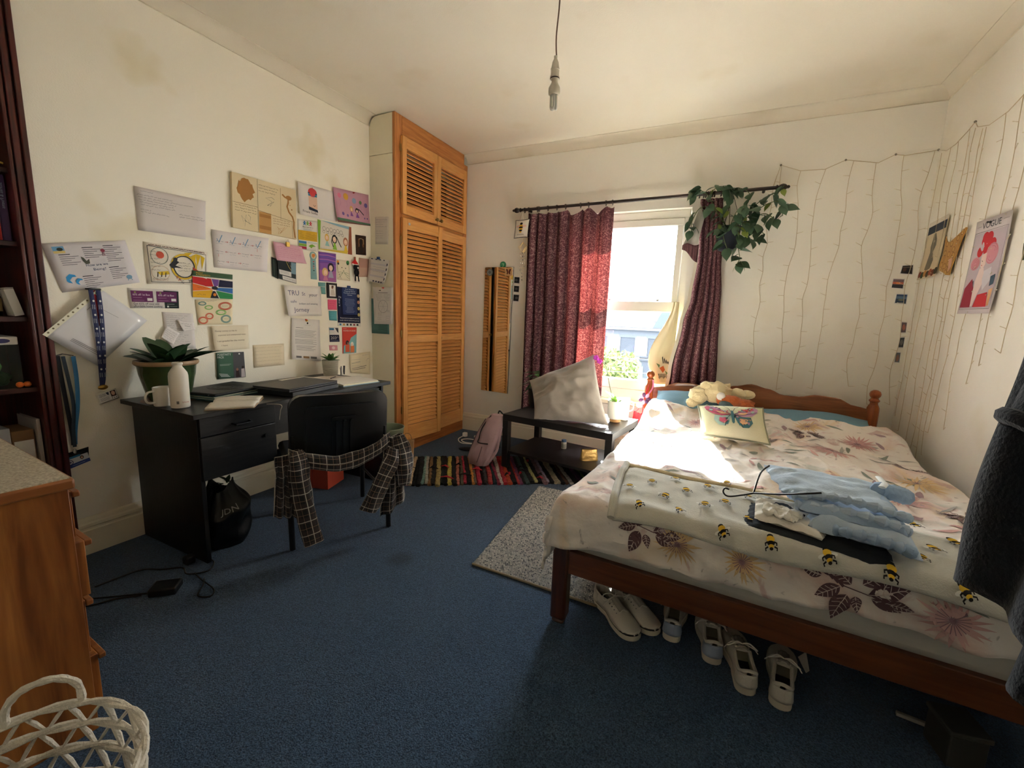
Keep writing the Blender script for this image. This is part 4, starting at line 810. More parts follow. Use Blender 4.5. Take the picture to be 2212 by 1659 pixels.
# ------------------------------------------------------------------ shoes
SWH=M('white_canvas',(206,200,188),rough=.9,bump=(220,.15),var=(6,.12)); SOL=M('white_rubber',(206,198,180),rough=.55,var=(8,.1)); BLS=M('pale_blue_heel',(150,162,182),rough=.8); SIN=M('shoe_inside',(150,142,126),rough=1); SDK=M('shoe_dark_inside',(40,38,40),rough=1); LAC=M('shoe_lace',(214,208,196),rough=.9); STR=M('black_stripe',(30,30,34),rough=.6)
def shoe(label,loc,ang,L=.27,kind='low',cat='shoe',roll=0):
    """local: +x towards the toe, heel at x=0"""
    t=thing('sneaker',label,'shoe',loc,ang,'white sneakers under the bed foot'); B=mw(t)
    def out(s,side): # half width of the sole at s
        w=.031+.014*sm(.3,.72,s)-.004*sm(.25,.4,s)*(1-sm(.4,.6,s)); 
        w*=math.sqrt(max(0,1-((.10-s)/.10)**2)) if s<.10 else (math.sqrt(max(0,1-((s-.80)/.20)**2)) if s>.80 else 1); return w
    S=[0,.01,.03,.06,.1,.18,.28,.38,.48,.58,.68,.76,.82,.88,.93,.965,.99,1.0]; th=.026 if kind=='low' else .03
    def loop(s): return s*L
    def solid(z0,z1,k,mat,nm,par):
        g=MB(); g.T=B; n=len(S); up=[];
        ring=[(loop(s),out(s,1)*k) for s in S]+[(loop(s),-out(s,1)*k) for s in S[::-1][1:-1]]
        m=len(ring); g.add([(x,y,z0) for x,y in ring]+[(x,y,z1+(.006 if x>.9*L else 0)) for x,y in ring],[tuple(range(m-1,-1,-1)),tuple(range(m,2*m))]+[(i,(i+1)%m,m+(i+1)%m,m+i) for i in range(m)]); return g.build(nm,mat,par,bevel=.003,angle=60)
    so=solid(0.001,th,1.06,SOL,'sole',t)
    if kind=='low':
        solid(th-.004,th-.001,1.075,STR,'sole_stripe',so)
    # upper: rings from heel to toe; open collar between s=.02 and .42
    def top(s):
        if s<.42: return th+.052-.012*math.sin(PI*min(1,s/.42))+.006*(s<.05)
        return th+.054-.040*sm(.42,.95,s)+.0
    g=MB(); g.T=B; n=9; ss=[0.0,.015,.04,.08,.14,.2,.27,.34,.40,.45,.5,.56,.62,.68,.74,.8,.86,.91,.95,.98,1.0]
    vs=[];
    for s in ss:
        w=max(.001,out(min(max(s,.004),.996),1)); h=top(s)-th
        if s<.42:   # open: two side walls only (left, right)
            prof=[(1.0,0),(1.02,.35),(.97,.7),(.86,1.0)]
            pts=[(w*a,h*b) for a,b in prof]; pts=pts+[(pts[-1][0]*.92,pts[-1][1]*.96)]*1
            row=[(y,z) for y,z in pts]+[(-y,z) for y,z in pts[::-1]]
        else:
            row=[(w*math.cos(PI*i/9)*(1 if 0<i<9 else 1),h*(math.sin(PI*i/9)**.75)) for i in range(10)]
        vs.append([(s*L,y,th+z) for y,z in row])
    flat=[p for r_ in vs for p in r_]; fs=[]
    for i in range(len(ss)-1):
        for k in range(9):
            if ss[i+1]<=.42 and k==4: continue
            fs.append((i*10+k,i*10+k+1,(i+1)*10+k+1,(i+1)*10+k))
    g.add(flat,fs); up=g.build('upper',SWH,t,solid=.004)
    # heel counter, collar, tongue, insole
    g=MB(); g.T=B; g.grid(lambda u,v:(lambda q:(.16*q*q*L-.0015,(1 if q>0 else -1)*max(.001,out(max(.16*q*q,.002),1))*(1.04-.12*v)+(0 if abs(q)>.02 else 0),th+(top(.16*q*q)-th)*.86*v))(-1+2*u),18,4)
    g.build('heel_counter',BLS if kind=='blue' else SWH,t,solid=.003)
    col=[(s*L,(-1)*max(.001,out(max(s,.004),1))*.86,top(s)) for s in (.40,.30,.2,.12,.06,.025)]+[(.004,0,top(0)+.003)]+[(s*L,max(.001,out(max(s,.004),1))*.86,top(s)) for s in (.025,.06,.12,.2,.30,.40)]
    g=MB(); g.T=B; g.tube(catmull(col,3),.006 if kind!='low' else .0035,6); g.build('collar',SWH,t)
    g=MB(); g.T=B; g.add([(.03*L,-.02,th+.004),(.03*L,.02,th+.004),(.42*L,.026,th+.004),(.42*L,-.026,th+.004)],[(0,1,2,3)]); g.build('insole',SIN if kind=='blue' else SDK,t)
    g=MB(); g.T=B; g.grid(lambda u,v:Vector(((.36+.30*v)*L,(-.018+.036*u),top(.43)+.010-.022*v+(.006 if .2<u<.8 else 0))),6,6); g.build('tongue',M('shoe_tongue',(158,152,140),rough=.95),t,solid=.003)
    for k in range(5):
        s=.44+.055*k; z=th+(top(s)-th)*1.0+.002; w=.020
        g=MB(); g.T=B; sg=1 if k%2 else -1; g.tube([(s*L,-w,z-.006),(s*L+.006*sg,0,z+.004),(s*L,w,z-.006)],.0036,6); g.build('lace',LAC,t)
    z=top(.43)+.014
    for sd in (-1,1):
        g=MB(); g.T=B; g.tube(catmull([(.43*L,0,z),(.40*L,.02*sd,z+.012),(.36*L,.042*sd,z+.002),(.42*L,.045*sd,z-.012),(.44*L,.01*sd,z)],5),.0022,6); g.build('lace_bow',LAC,t)
        g=MB(); g.T=B; g.tube(catmull([(.43*L,0,z),(.46*L,.03*sd,z-.004),(.44*L,.055*sd,z-.03)],5),.002,6); g.build('lace_end',LAC,t)
    if kind=='low':
        for k in range(4):
            for sd in (-1,1):
                g=MB(); g.T=B; s=.45+.06*k; g.ball((s*L,sd*.0255,th+(top(s)-th)*.8),.0028,n=6); g.build('eyelet',M('steel_eyelet',(120,120,122),rough=.3,metal=.9),t)
    return t
def a_(dx,dy): return math.atan2(dy,dx)
shoe('white platform canvas sneaker nearest the bed post, toe to the carpet',(2.30,1.285,0),a_(.19,-.165),.265,'low')
shoe('white platform canvas sneaker mostly hidden behind its twin',(2.362,1.35,0),a_(.18,-.15),.265,'low')
shoe('white sneaker with pale blue heel standing between the canvas pair and the lone shoe',(2.617,1.17,0),a_(.0,.25),.26,'blue')
shoe('white sneaker with pale blue heel leaning beside the two heel-first shoes',(2.765,1.125,0),a_(-.03,.25),.26,'blue')
shoe('worn white leather sneaker heel outward, left of the outermost pair',(2.872,1.035,0),a_(-.045,.27),.29,'runner')
shoe('worn white leather sneaker heel outward, furthest right under the bed',(2.965,1.025,0),a_(.03,.27),.29,'runner')
g=MB().add([(3.05,1.32,.003),(3.065,1.245,.003),(3.075,1.25,.012),(3.07,1.31,.04)],[(0,1,2,3)]); tag(g.build('paper_scrap',M('white_paper',(226,222,214),rough=.9),solid=.001,smooth=False),'pointed scrap of white paper beside the sneakers','paper')
g=MB().box(3.30,3.44,1.175,1.188,.0,.012,rot=Matrix.Rotation(-.12,3,'Z')); tag(g.build('slat_offcut',M('pale_strip',(150,144,134),rough=.7),bevel=.002),'thin pale strip of wood on the floor under the bed','strip')
t=thing('storage_box','grey cardboard box in the dark under the bed','box',(3.42,1.14,0)); MB().box(3.36,3.45,1.05,1.15,0,.10,rot=Matrix.Rotation(.2,3,'Z')).build('body',M('grey_card',(54,52,48),rough=.9),t,bevel=.004); MB().box(3.355,3.455,1.045,1.155,.10,.115,rot=Matrix.Rotation(.2,3,'Z')).build('lid',M('grey_card_lid',(60,58,53),rough=.9),t,bevel=.004)
# ------------------------------------------------------------------ wicker basket
WK=M('white_wicker',(222,214,198),rough=.85,bump=(160,.5),var=(20,.15)); BCX,BCY,BR=1.61,-.25,.183
bs=thing('laundry_basket','white woven wicker basket with loop handle and dark laundry','basket',(BCX,BCY,0))
def bring(z,k=1,n=48,w=0): 
    return [Vector((BCX+BR*k*1.08*math.cos(2*PI*i/n),BCY+BR*k*math.sin(2*PI*i/n),z+w*math.sin(i*1.3))) for i in range(n)]
HTS=[.02,.10,.175,.235,.288,.335]; KS=[.80,.86,.9,.94,.97,1.0]
for z,k in zip(HTS,KS):
    rgp=bring(z,k); r1=MB(); 
    for ph in (0,PI): r1.tube([p+Vector((.0045*math.cos(i*.9+ph)*math.cos(2*PI*i/48),.0045*math.cos(i*.9+ph)*math.sin(2*PI*i/48),.0045*math.sin(i*.9+ph))) for i,p in enumerate(rgp)],.0058,6,closed=True)
    r1.build('woven_ring',WK,bs)
for (z0,k0),(z1,k1) in zip(zip(HTS,KS),list(zip(HTS,KS))[1:]):
    for i in range(17):
        a=2*PI*i/17+z0*9; b=a+PI/17
        f=lambda an,k,z:Vector((BCX+BR*k*1.08*math.cos(an),BCY+BR*k*math.sin(an),z))
        MB().tube([f(a,k0,z0),f((a+b)/2,(k0+k1)/2*1.01,(z0+z1)/2),f(b,k1,z1)],[.004,.0065,.004],6,flat=.6).build('weave_strand',WK,bs); MB().tube([f(b+PI/17,k0,z0),f(b+PI/34,(k0+k1)/2*1.01,(z0+z1)/2),f(b,k1,z1)],[.004,.0065,.004],6,flat=.6).build('weave_strand',WK,bs)
ha=[2.90,2.25]; p0=Vector((BCX+BR*1.08*math.cos(ha[0]),BCY+BR*math.sin(ha[0]),.335)); p1=Vector((BCX+BR*1.08*math.cos(ha[1]),BCY+BR*math.sin(ha[1]),.335)); d=p1-p0
hp=catmull([p0,p0+d*.04+Vector((0,0,.04)),p0+d*.28+Vector((0,0,.07)),p0+d*.68+Vector((0,0,.076)),p0+d*.96+Vector((0,0,.05)),p1],5)
MB().tube(hp,[.0075*(1+.12*math.sin(i*2)) for i in range(len(hp))],8).build('handle',WK,bs)
MB().lathe([(.001,.012),(.14,.012),(.14,.02),(.001,.02)],(BCX,BCY,0),n=24).build('base',WK,bs)
tag(MB().ball((BCX-.005,BCY-.02,.17),.14,.12,.135,n=24,bump=.25,seed=3).build('laundry',M('black_laundry',(20,20,23),rough=1,bump=(40,.4))),'crumpled black clothes stuffed in the wicker basket','clothes')
# ------------------------------------------------------------------ dressing gown on a stand at the right edge
FLE=M('navy_fleece',(16,19,27),rough=1,bump=(160,.35),sheen=.12,var=(60,.2))
sx,sy=3.44,.53
cst=thing('coat_stand','dark metal coat stand behind the hanging dressing gown','coat stand',(sx,sy,0)); BM2=M('stand_metal',(36,34,34),rough=.4,metal=.5)
MB().tube([(sx,sy,.02),(sx,sy,1.82)],.014,12).build('pole',BM2,cst); MB().lathe([(.17,0),(.17,.012),(.03,.03),(.016,.05)],(sx,sy,0),n=28).build('base',BM2,cst)
for a in (.3,2.4,4.5): MB().tube(catmull([(sx,sy,1.72),(sx+.06*math.cos(a),sy+.06*math.sin(a),1.70),(sx+.10*math.cos(a),sy+.10*math.sin(a),1.75)],5),.008,8).build('hook',BM2,cst)
dg=thing('dressing_gown','dark navy fleece dressing gown hanging at the right edge of the room','dressing gown',(3.30,.53,.55))
def gown(cx,cy,rx,ry,zt,zb,lean,ph,folds,flare,hem=0,cut=None):
    def f(u,v):
        a=2*PI*u; z=zt+(zb-zt)*v; k=(.45+.55*sm(0,.25,v))*(1+flare*v); w=1+.13*math.sin(folds*a+ph)*sm(.1,.6,v)+.10*nz(math.cos(a)*2,math.sin(a)*2,v*3+ph)
        return Vector((cx+lean*v+rx*k*w*math.cos(a),cy+ry*k*w*math.sin(a),z+hem*math.cos(a)*v))
    return f
MB().grid(gown(3.375,.545,.155,.10,1.62,.66,-.03,.4,5,.35,-.10),64,44).build('body',FLE,dg,solid=.012)
MB().grid(gown(3.42,.47,.15,.085,1.60,.55,-.02,2.2,4,.3,-.08),56,40).build('front_panel',FLE,dg,solid=.012)
def sleeve(p,r):
    P=catmull(p,6); n=len(P); g=MB(); g.tube(P,[r[0]+(r[1]-r[0])*i/(n-1)*(1+.06*math.sin(i)) for i in range(n)],18,cap=False); return g
sleeve([(3.36,.56,1.56),(3.31,.55,1.45),(3.255,.54,1.28),(3.20,.53,1.12),(3.178,.525,1.055)],(.08,.06)).build('sleeve',FLE,dg,solid=.012)
MB().tube([(3.178+.062*math.cos(a)*.9,.525+.062*math.sin(a),1.055-.032*math.cos(a)) for a in [2*PI*i/20 for i in range(20)]],.014,8,closed=True).build('cuff',FLE,dg)
sleeve([(3.46,.62,1.56),(3.5,.66,1.4),(3.52,.68,1.15)],(.08,.065)).build('sleeve',FLE,dg,solid=.012)
# ------------------------------------------------------------------ mirror with stickers
mr=thing('wall_mirror','narrow frameless mirror on the back wall reflecting the louvred doors','mirror',(.64,3.39,.44))
MIR=M('mirror_glass',(232,236,234),rough=.015,metal=1.0)
MB().prism([(.492,YB-.014,1.669),(.800,YB-.014,1.669),(.778,YB-.012,.437),(.476,YB-.012,.443)],(0,.008,0)).build('glass',MIR,mr,smooth=False)
MB().prism([(.490,YB-.006,1.671),(.802,YB-.006,1.671),(.780,YB-.004,.435),(.474,YB-.004,.441)],(0,.004,0)).build('backing',M('mirror_back',(90,84,76),rough=.8),mr,smooth=False)
def disc(nm,x,z,r,mat,par,y=YB-.016,n=22): return MB().cyl((x,y,z),r,.002,n,axis='y').build(nm,mat,par,smooth=False)
d=disc('round_sticker',.545,1.622,.034,M('sticker_grey',(96,104,108),rough=.6),mr); disc('sticker_ring',.545,1.622,.027,M('sticker_grey2',(134,140,142),rough=.6),d,YB-.0175); disc('sticker_centre',.545,1.622,.015,M('sticker_grey'),d,YB-.019)
d=MB().box(.712,.792,YB-.017,YB-.0135,1.588,1.664).build('butterfly_tile',M('tile_wood',(206,166,120),rough=.6),mr,smooth=False)
g=MB(); by=YB-.0195
for sd in (-1,1):
    X=lambda x:.752+sd*x
    g.add([(X(.002),by,1.63),(X(.012),by,1.65),(X(.026),by,1.652),(X(.024),by,1.635),(X(.016),by,1.622),(X(.02),by,1.606),(X(.01),by,1.60),(X(.002),by,1.612)],[(0,1,2,3,4,5,6,7)],0)
g.build('butterfly_motif',M('tile_dark_motif',(92,40,34),rough=.7),d,smooth=False)
st=thing('round_sticker','green round sticker stuck on the wall above the mirror','sticker',(.682,YB,1.66)); disc('disc',.682,1.692,.033,M('sticker_green',(50,130,92),rough=.5),st,YB-.003)
MB().add([(.668,YB-.0036,1.705),(.696,YB-.0036,1.705),(.684,YB-.0036,1.672),(.676,YB-.0036,1.672),(.686,YB-.0036,1.698),(.668,YB-.0036,1.698)],[(0,1,4,5),(1,2,3,4)]).build('motif',M('sticker_pale_green',(150,200,160),rough=.5),st,smooth=False)
# ------------------------------------------------------------------ things on and under the coffee table
cu,cf,cn=puff('cushion',[(1.455,2.50,.452),(2.0,2.58,.46),(1.80,2.80,.945),(1.30,2.74,.70)],.17,M('grey_velvet',(166,158,148),rough=.8,bump=(26,.35),sheen=.5,var=(7,.14)),n=44,pinch=.06,noise_amp=.04,seed=6)
tag(cu,'large grey velvet cushion propped on the coffee table','cushion')
LEAFD=M('dark_green_leaf',(44,74,44),rough=.45,var=(9,.3)); LEAFB=M('bright_green_leaf',(120,170,50),rough=.45,var=(9,.2)); LEAFV=M('variegated_leaf',(96,128,84),rough=.5,var=(30,.4),col2=(40,70,44)); SOIL=M('potting_soil',(48,38,30),rough=1,bump=(60,.8)); STEM=M('green_stem',(82,112,58),rough=.6)
def leafmesh(nm,L,W,shape='lance',bend=.25,fold_=.15,mat=LEAFD,n=9):
    """leaf blade along +x with its base at the origin"""
    g=MB(); vs=[]
    for i in range(n):
        t=i/(n-1)
        if shape=='heart': w=W*(math.sin(PI*min(1,t*1.02+.02)**.62))*(1 if t<.98 else .05)
        elif shape=='lance': w=W*math.sin(PI*t**.8)
        else: w=W*min(1,math.sin(PI*(t*.96+.02))**.6)
        x=L*t-(.10*L*(1-t)**6 if shape=='heart' else 0); z=-bend*L*t*t
        for s in (-1,0,1): vs.append((x-(.12*L*(1-t)**5 if (shape=='heart' and s) else 0),s*w,z+(abs(s)*w*fold_)))
    fs=[]
    for i in range(n-1):
        for k in range(2): fs.append((i*3+k,i*3+k+1,(i+1)*3+k+1,(i+1)*3+k))
    g.add(vs,fs); me=bpy.data.meshes.new(nm); me.from_pydata([tuple(v) for v in g.v],[],g.f); me.materials.append(mat)
    me.polygons.foreach_set('use_smooth',[True]*len(me.polygons)); me.update(); return me
def put_leaf(me,parent,base,d,roll=0,s=1.0,name='leaf'):
    o=bpy.data.objects.new(name,me); COL.objects.link(o); o.parent=parent
    d=Vector(d).normalized(); q=d.to_track_quat('X','Z'); m=q.to_matrix().to_4x4()@Matrix.Rotation(roll,4,'X')@Matrix.Scale(s,4)
    o.matrix_parent_inverse=mw(parent).inverted(); o.matrix_basis=Matrix.Translation(Vector(base))@m; return o
# white pot with orchid leaves
px,py=2.0,2.77
t=thing('potted_orchid','white pot on a wooden foot with bright green leaves by the window','plant',(px,py,.45))
MB().lathe([(.04,.474),(.052,.48),(.058,.50),(.06,.60),(.06,.612),(.055,.612),(.053,.596),(.001,.594)],(px,py,0),n=32).build('pot',M('white_glazed_pot',(226,222,210),rough=.4,bump=(60,.05)),t)
MB().lathe([(.036,.451),(.042,.456),(.042,.474),(.036,.478)],(px,py,0),n=28).build('wooden_foot',wood('pale_pot_wood',(196,150,96),(170,124,74),'z',6,6),t)
MB().lathe([(.001,.597),(.053,.596)],(px,py,0),n=20,close=False).build('soil',SOIL,t)
lm=leafmesh('orchid_leaf',.13,.026,'lance',.5,.25,LEAFB)
for d,rl,s in (((.9,.1,.35),0,.9),((-.8,-.2,.7),.2,1.1),((-.5,.3,.9),0,.95),((.1,.6,.5),0,.8),((-.2,-.7,.8),.1,.9)): put_leaf(lm,t,(px,py,.597),d,rl,s)
MB().tube(catmull([(px-.02,py,.597),(px-.06,py+.01,.72),(px-.10,py+.02,.86),(px-.14,py-.02,.90)],6),.0025,6).build('flower_stem',STEM,t)
ORC=M('orchid_purple',(196,64,190),rough=.6)
for c in ((px-.14,py-.02,.90),(px-.165,py-.03,.925)):
    g=MB()
    for k in range(5): a=2*PI*k/5; g.ball(Vector(c)+Vector((.012*math.cos(a),-.004,.012*math.sin(a))),.011,.004,.009,n=8)
    g.build('flower',ORC,t)
# a second pale cup behind
t=thing('ceramic_cup','small white ceramic cup behind the orchid pot','cup',(2.045,2.875,.45)); MB().lathe([(.03,.451),(.034,.455),(.038,.62),(.036,.622),(.033,.60),(.031,.47),(.001,.466)],(2.045,2.875,0),n=24).build('body',M('white_glazed_pot'),t); MB().tube(catmull([(2.083,2.875,.60),(2.108,2.875,.59),(2.108,2.875,.54),(2.082,2.875,.52)],5),.004,8).build('handle',M('white_glazed_pot'),t)
# dark potted plant left of the cushion
px,py=1.30,2.93
t=thing('potted_plant','dark pot with striped drooping leaves behind the grey cushion','plant',(px,py,.45)); MB().lathe([(.06,.451),(.072,.47),(.082,.60),(.085,.615),(.078,.615),(.074,.59),(.001,.585)],(px,py,0),n=28).build('pot',M('charcoal_pot',(32,32,34),rough=.5),t); MB().lathe([(.001,.59),(.074,.59)],(px,py,0),n=20,close=False).build('soil',SOIL,t)
lm=leafmesh('calathea_leaf',.15,.028,'lance',.9,.2,LEAFV); rp=random.Random(3)
for k in range(20):
    a=rp.uniform(2.2,5.4) if k<14 else rp.uniform(0,6.3); e=rp.uniform(.2,1.1); b=Vector((px,py,.66+rp.uniform(-.05,.06)))
    put_leaf(lm,t,b,(math.cos(a)*math.cos(e),math.sin(a)*math.cos(e),math.sin(e)*.6),rp.uniform(-.4,.4),rp.uniform(.6,1.05))
for k in range(5): MB().tube([(px,py,.59),(px+rp.uniform(-.01,.01),py+rp.uniform(-.01,.01),.67)],.003,6).build('stem',STEM,t)
# lower shelf
t=thing('pill_bottle','small white supplement bottle with blue cap on the table shelf','bottle',(1.59,2.83,.155)); c=(1.59,2.83,0)
MB().lathe([(.02,.156),(.022,.16),(.022,.205),(.019,.213),(.001,.213)],c,n=24).build('body',M('cream_bottle',(214,208,188),rough=.4),t); MB().lathe([(.020,.213),(.020,.228),(.018,.231),(.001,.231)],c,n=24).build('cap',M('blue_cap',(76,104,136),rough=.4),t); MB().lathe([(.0224,.166),(.0224,.198)],c,n=24,close=False).build('paper_label',M('label_grey',(170,166,150),rough=.6),t)
gp=thing('makeup_pouch','crinkled gold zip pouch on the coffee table shelf','pouch',(1.85,2.66,.155)); GOLD=M('gold_leatherette',(198,160,92),rough=.35,metal=.45,bump=(30,.5))
def pouch(u,v):
    a=2*PI*u; h=v; rx=.068*(1-.12*h); ry=.034*(1-.82*h**1.6); c=1 if abs(math.cos(a))>.0 else 1
    x=rx*(abs(math.cos(a))**.5)*(1 if math.cos(a)>0 else -1); y=ry*(abs(math.sin(a))**.6)*(1 if math.sin(a)>0 else -1)
    w=.004*nz(u*9,v*6,2); R=Matrix.Rotation(.55,3,'Z'); return Vector((1.85,2.66,.157+.082*h+.006*math.sin(a)*0))+R@Vector((x,y+w,0))
g=MB().grid(pouch,40,10); g.f.append(tuple(range(0,40))); g.m.append(0); g.build('body',GOLD,gp)
MB().tube([pouch(u,1)+Vector((0,0,.001)) for u in [i/20*.5 for i in range(21)]],.003,6).build('zip',M('brown_zip',(92,64,44),rough=.6),gp)
tag(MB().ball((1.93,3.0,.187),.031,n=18).build('ball',M('white_ball',(206,198,192),rough=.6)),'small white ball at the end of the coffee table shelf','ball')
for k,(x,y) in enumerate(((1.87,2.55),(1.90,2.53),(1.93,2.545))): tag(MB().prism([(x,y,.451),(x+.016,y+.003,.451),(x+.012,y+.012,.451),(x+.003,y+.009,.451)],(0,0,.0012)).build('paper_fleck',M('white_paper'),smooth=False),('white paper fleck on the coffee table, leftmost of three','white paper fleck on the coffee table, middle of three','white paper fleck on the coffee table, rightmost of three')[k],'paper','paper flecks on the table')
# ------------------------------------------------------------------ flat print helper used on books, papers, screens
_TXT={}
def text_mesh(s):
    if s in _TXT: return _TXT[s]
    cu_=bpy.data.curves.new('t','FONT'); cu_.body=s; cu_.size=1; cu_.resolution_u=2; ob=bpy.data.objects.new('t',cu_); COL.objects.link(ob)
    dg_=bpy.context.evaluated_depsgraph_get(); me=ob.evaluated_get(dg_).to_mesh()
    vs=[(v.co.x,v.co.y) for v in me.vertices]; fs=[tuple(p.vertices) for p in me.polygons]; ob.evaluated_get(dg_).to_mesh_clear()
    bpy.data.objects.remove(ob); bpy.data.curves.remove(cu_)
    w=max([v[0] for v in vs] or [0]); _TXT[s]=(vs,fs,w); return _TXT[s]
class Sheet:
    """a flat thing carrying print. P(u,v,h) -> world point; u right, v down, sizes in metres via w,h"""
    def __init__(s,P,w,h): s.P=P; s.w=w; s.h=h; s.g=MB(); s.mats=[]; s.lift=.0006; s.n=0
    def mi(s,col):
        m=M('ink_%d_%d_%d'%tuple(col),col,rough=.85) if not isinstance(col,bpy.types.Material) else col
        if m not in s.mats: s.mats.append(m)
        return s.mats.index(m)
    def poly(s,pts,col,h=None):
        s.n+=1; h=s.lift*(1+.12*min(s.n,30)) if h is None else h
        s.g.add([s.P(u,v,h) for u,v in pts],[tuple(range(len(pts)))],s.mi(col)); return s
    def rect(s,u0,v0,u1,v1,col,n=3):
        s.n+=1; h=s.lift*(1+.12*min(s.n,30)); k=s.mi(col); vs=[s.P(u0+(u1-u0)*i/n,v0+(v1-v0)*j/n,h) for j in range(n+1) for i in range(n+1)]
        s.g.add(vs,[(j*(n+1)+i,j*(n+1)+i+1,(j+1)*(n+1)+i+1,(j+1)*(n+1)+i) for j in range(n) for i in range(n)],k); return s
    def ell(s,cu_,cv,ru,rv,col,n=16,a0=0,a1=2*PI): return s.poly([(cu_+ru*math.cos(a0+(a1-a0)*i/n),cv+rv*math.sin(a0+(a1-a0)*i/n)) for i in range(n)],col)
    def line(s,pts,col,w=.0015):
        s.n+=.2; h=s.lift*(1+.12*min(s.n,30)); k=s.mi(col); vs=[]
        for i,(u,v) in enumerate(pts):
            a=pts[max(i-1,0)]; b=pts[min(i+1,len(pts)-1)]; dx=(b[0]-a[0])*s.w; dy=(b[1]-a[1])*s.h; L=math.hypot(dx,dy) or 1; nx,ny=-dy/L*w/2/s.w,dx/L*w/2/s.h
            vs+=[s.P(u+nx,v+ny,h),s.P(u-nx,v-ny,h)]
        s.g.add(vs,[(2*i,2*i+1,2*i+3,2*i+2) for i in range(len(pts)-1)],k); return s
    def ring(s,cu_,cv,ru,rv,col,w=.002,n=20): return s.line([(cu_+ru*math.cos(2*PI*i/n),cv+rv*math.sin(2*PI*i/n)) for i in range(n+1)],col,w)
    def scrib(s,u0,u1,v,col=(70,70,76),seed=0,hh=.006,w=.0011,gap=.25):
        """a line of small illegible writing: wavy word strokes"""
        r=random.Random(seed*31+int(v*1000)); u=u0
        while u<u1-.01:
            L=min(r.uniform(.010,.03)/s.w,u1-u); m=max(3,int(L*s.w/.0022)); s.line([(u+L*i/m,v+r.uniform(-.5,.5)*hh/s.h) for i in range(m+1)],col,w); u+=L+r.uniform(.003,.006)/s.w
        return s
    def rule(s,u0,u1,v,col=(110,108,106),w=.0012): return s.line([(u0,v),((u0+u1)/2,v),(u1,v)],col,w)
    def text(s,st,u,v,size,col,width=None,rot=0):
        """text with its baseline start at (u,v); size = cap height-ish in metres"""
        vs,fs,tw=text_mesh(st); k=s.mi(col); s.n+=1; h=s.lift*(1+.12*min(s.n,30)); sx=size*1.4; sxx=sx if width is None else width/max(tw,1e-6)
        c,sn=math.cos(rot),math.sin(rot)
        s.g.add([s.P(u+(x*sxx*c-y*sx*sn)/s.w, v-(x*sxx*sn+y*sx*c)/s.h, h) for x,y in vs],[f for f in fs],k); return s
    def build(s,name,parent): 
        return s.g.build(name,s.mats,parent,smooth=False) if s.g.f else None
def box_face(x,y0,y1,z0,z1):   # a face that looks +x
    return Sheet(lambda u,v,h:Vector((x+h,y0+(y1-y0)*u,z1-(z1-z0)*v)),y1-y0,z1-z0)
# ------------------------------------------------------------------ contents of the bookcase
def book(label,x0,x1,y0,y1,z0,z1,col,cat='book',grp='books in the mahogany bookcase'):
    t=thing('book',label,cat,((x0+x1)/2,(y0+y1)/2,z0),0,grp); c=M('cover_%d_%d_%d'%col,col,rough=.5)
    MB().box(x0,x1,y0,y0+.003,z0+.001,z1).box(x0,x1,y1-.003,y1,z0+.001,z1).box(x1-.004,x1,y0+.003,y1-.003,z0+.001,z1).build('cover',c,t,bevel=.001); MB().box(x0+.004,x1-.004,y0+.003,y1-.003,z0+.005,z1-.005).build('pages',M('page_block',(214,204,180),rough=.9),t,smooth=False); return t
def spine(t,x,y0,y1,z0,z1,st,col):
    S=Sheet(lambda u,v,h:Vector((x+h,y0+(y1-y0)*v,z0+(z1-z0)*(1-u))),z1-z0,y1-y0); S.text(st,.12,.68,(y1-y0)*.42,col); S.build('spine_lettering',t)
t=book('thick red hardback with yellow lettering on the bookcase shelf',-.20,-.035,.25,.292,1.451,1.70,(196,44,40)); s=box_face(-.035,.25,.292,1.451,1.70); s.text('ER',.15,.62,.022,(236,196,90)); s.rect(.05,.78,.95,.80,(236,196,90)); s.rect(.05,.1,.95,.12,(236,196,90)); s.build('spine_lettering',t)
t=book('tall purple hardback with pale spine lettering beside the red book',-.19,-.04,.295,.321,1.451,1.715,(78,56,96)); spine(t,-.04,.295,.321,1.451,1.715,'Stories & Poems',(176,186,214))
t=book('dark green book leaning in the bookcase shadow',-.20,-.04,.21,.247,1.451,1.67,(40,58,48))
t=thing('paper_pad','small white pad with a yellow pencil on the upper bookcase shelf','pad',(-.05,.27,1.741)); MB().box(-.12,-.02,.255,.308,1.741,1.77).build('sheets',M('white_paper'),t,smooth=False); MB().tube([(-.05,.27,1.776),(-.012,.316,1.755)],.004,6).build('pencil',M('pencil_yellow',(206,170,80),rough=.5),t)
t=thing('spray_bottle','dark bottle with a brown label on the bookcase shelf','bottle',(-.09,.245,1.141)); MB().lathe([(.03,1.141),(.032,1.15),(.032,1.22),(.02,1.245),(.014,1.26),(.014,1.33),(.001,1.332)],(-.09,.245,0),n=20).build('body',M('dark_bottle',(30,28,28),rough=.25),t); MB().lathe([(.0325,1.16),(.0325,1.215)],(-.09,.245,0),n=20,close=False).build('paper_label',M('tan_label',(170,144,100),rough=.7),t)
t=thing('white_carton','white card carton leaning over on the bookcase shelf','box',(-.06,.275,1.141)); MB().box(-.10,-.02,.28,.31,1.143,1.255,rot=Matrix.Rotation(math.radians(12),3,'X')).build('carton',M('white_card',(214,210,204),rough=.7),t,bevel=.001); box('flap',M('white_card'),-.10,-.02,.27,.298,1.256,1.258,t,bevel=0,rot=Matrix.Rotation(math.radians(12),3,'X'))
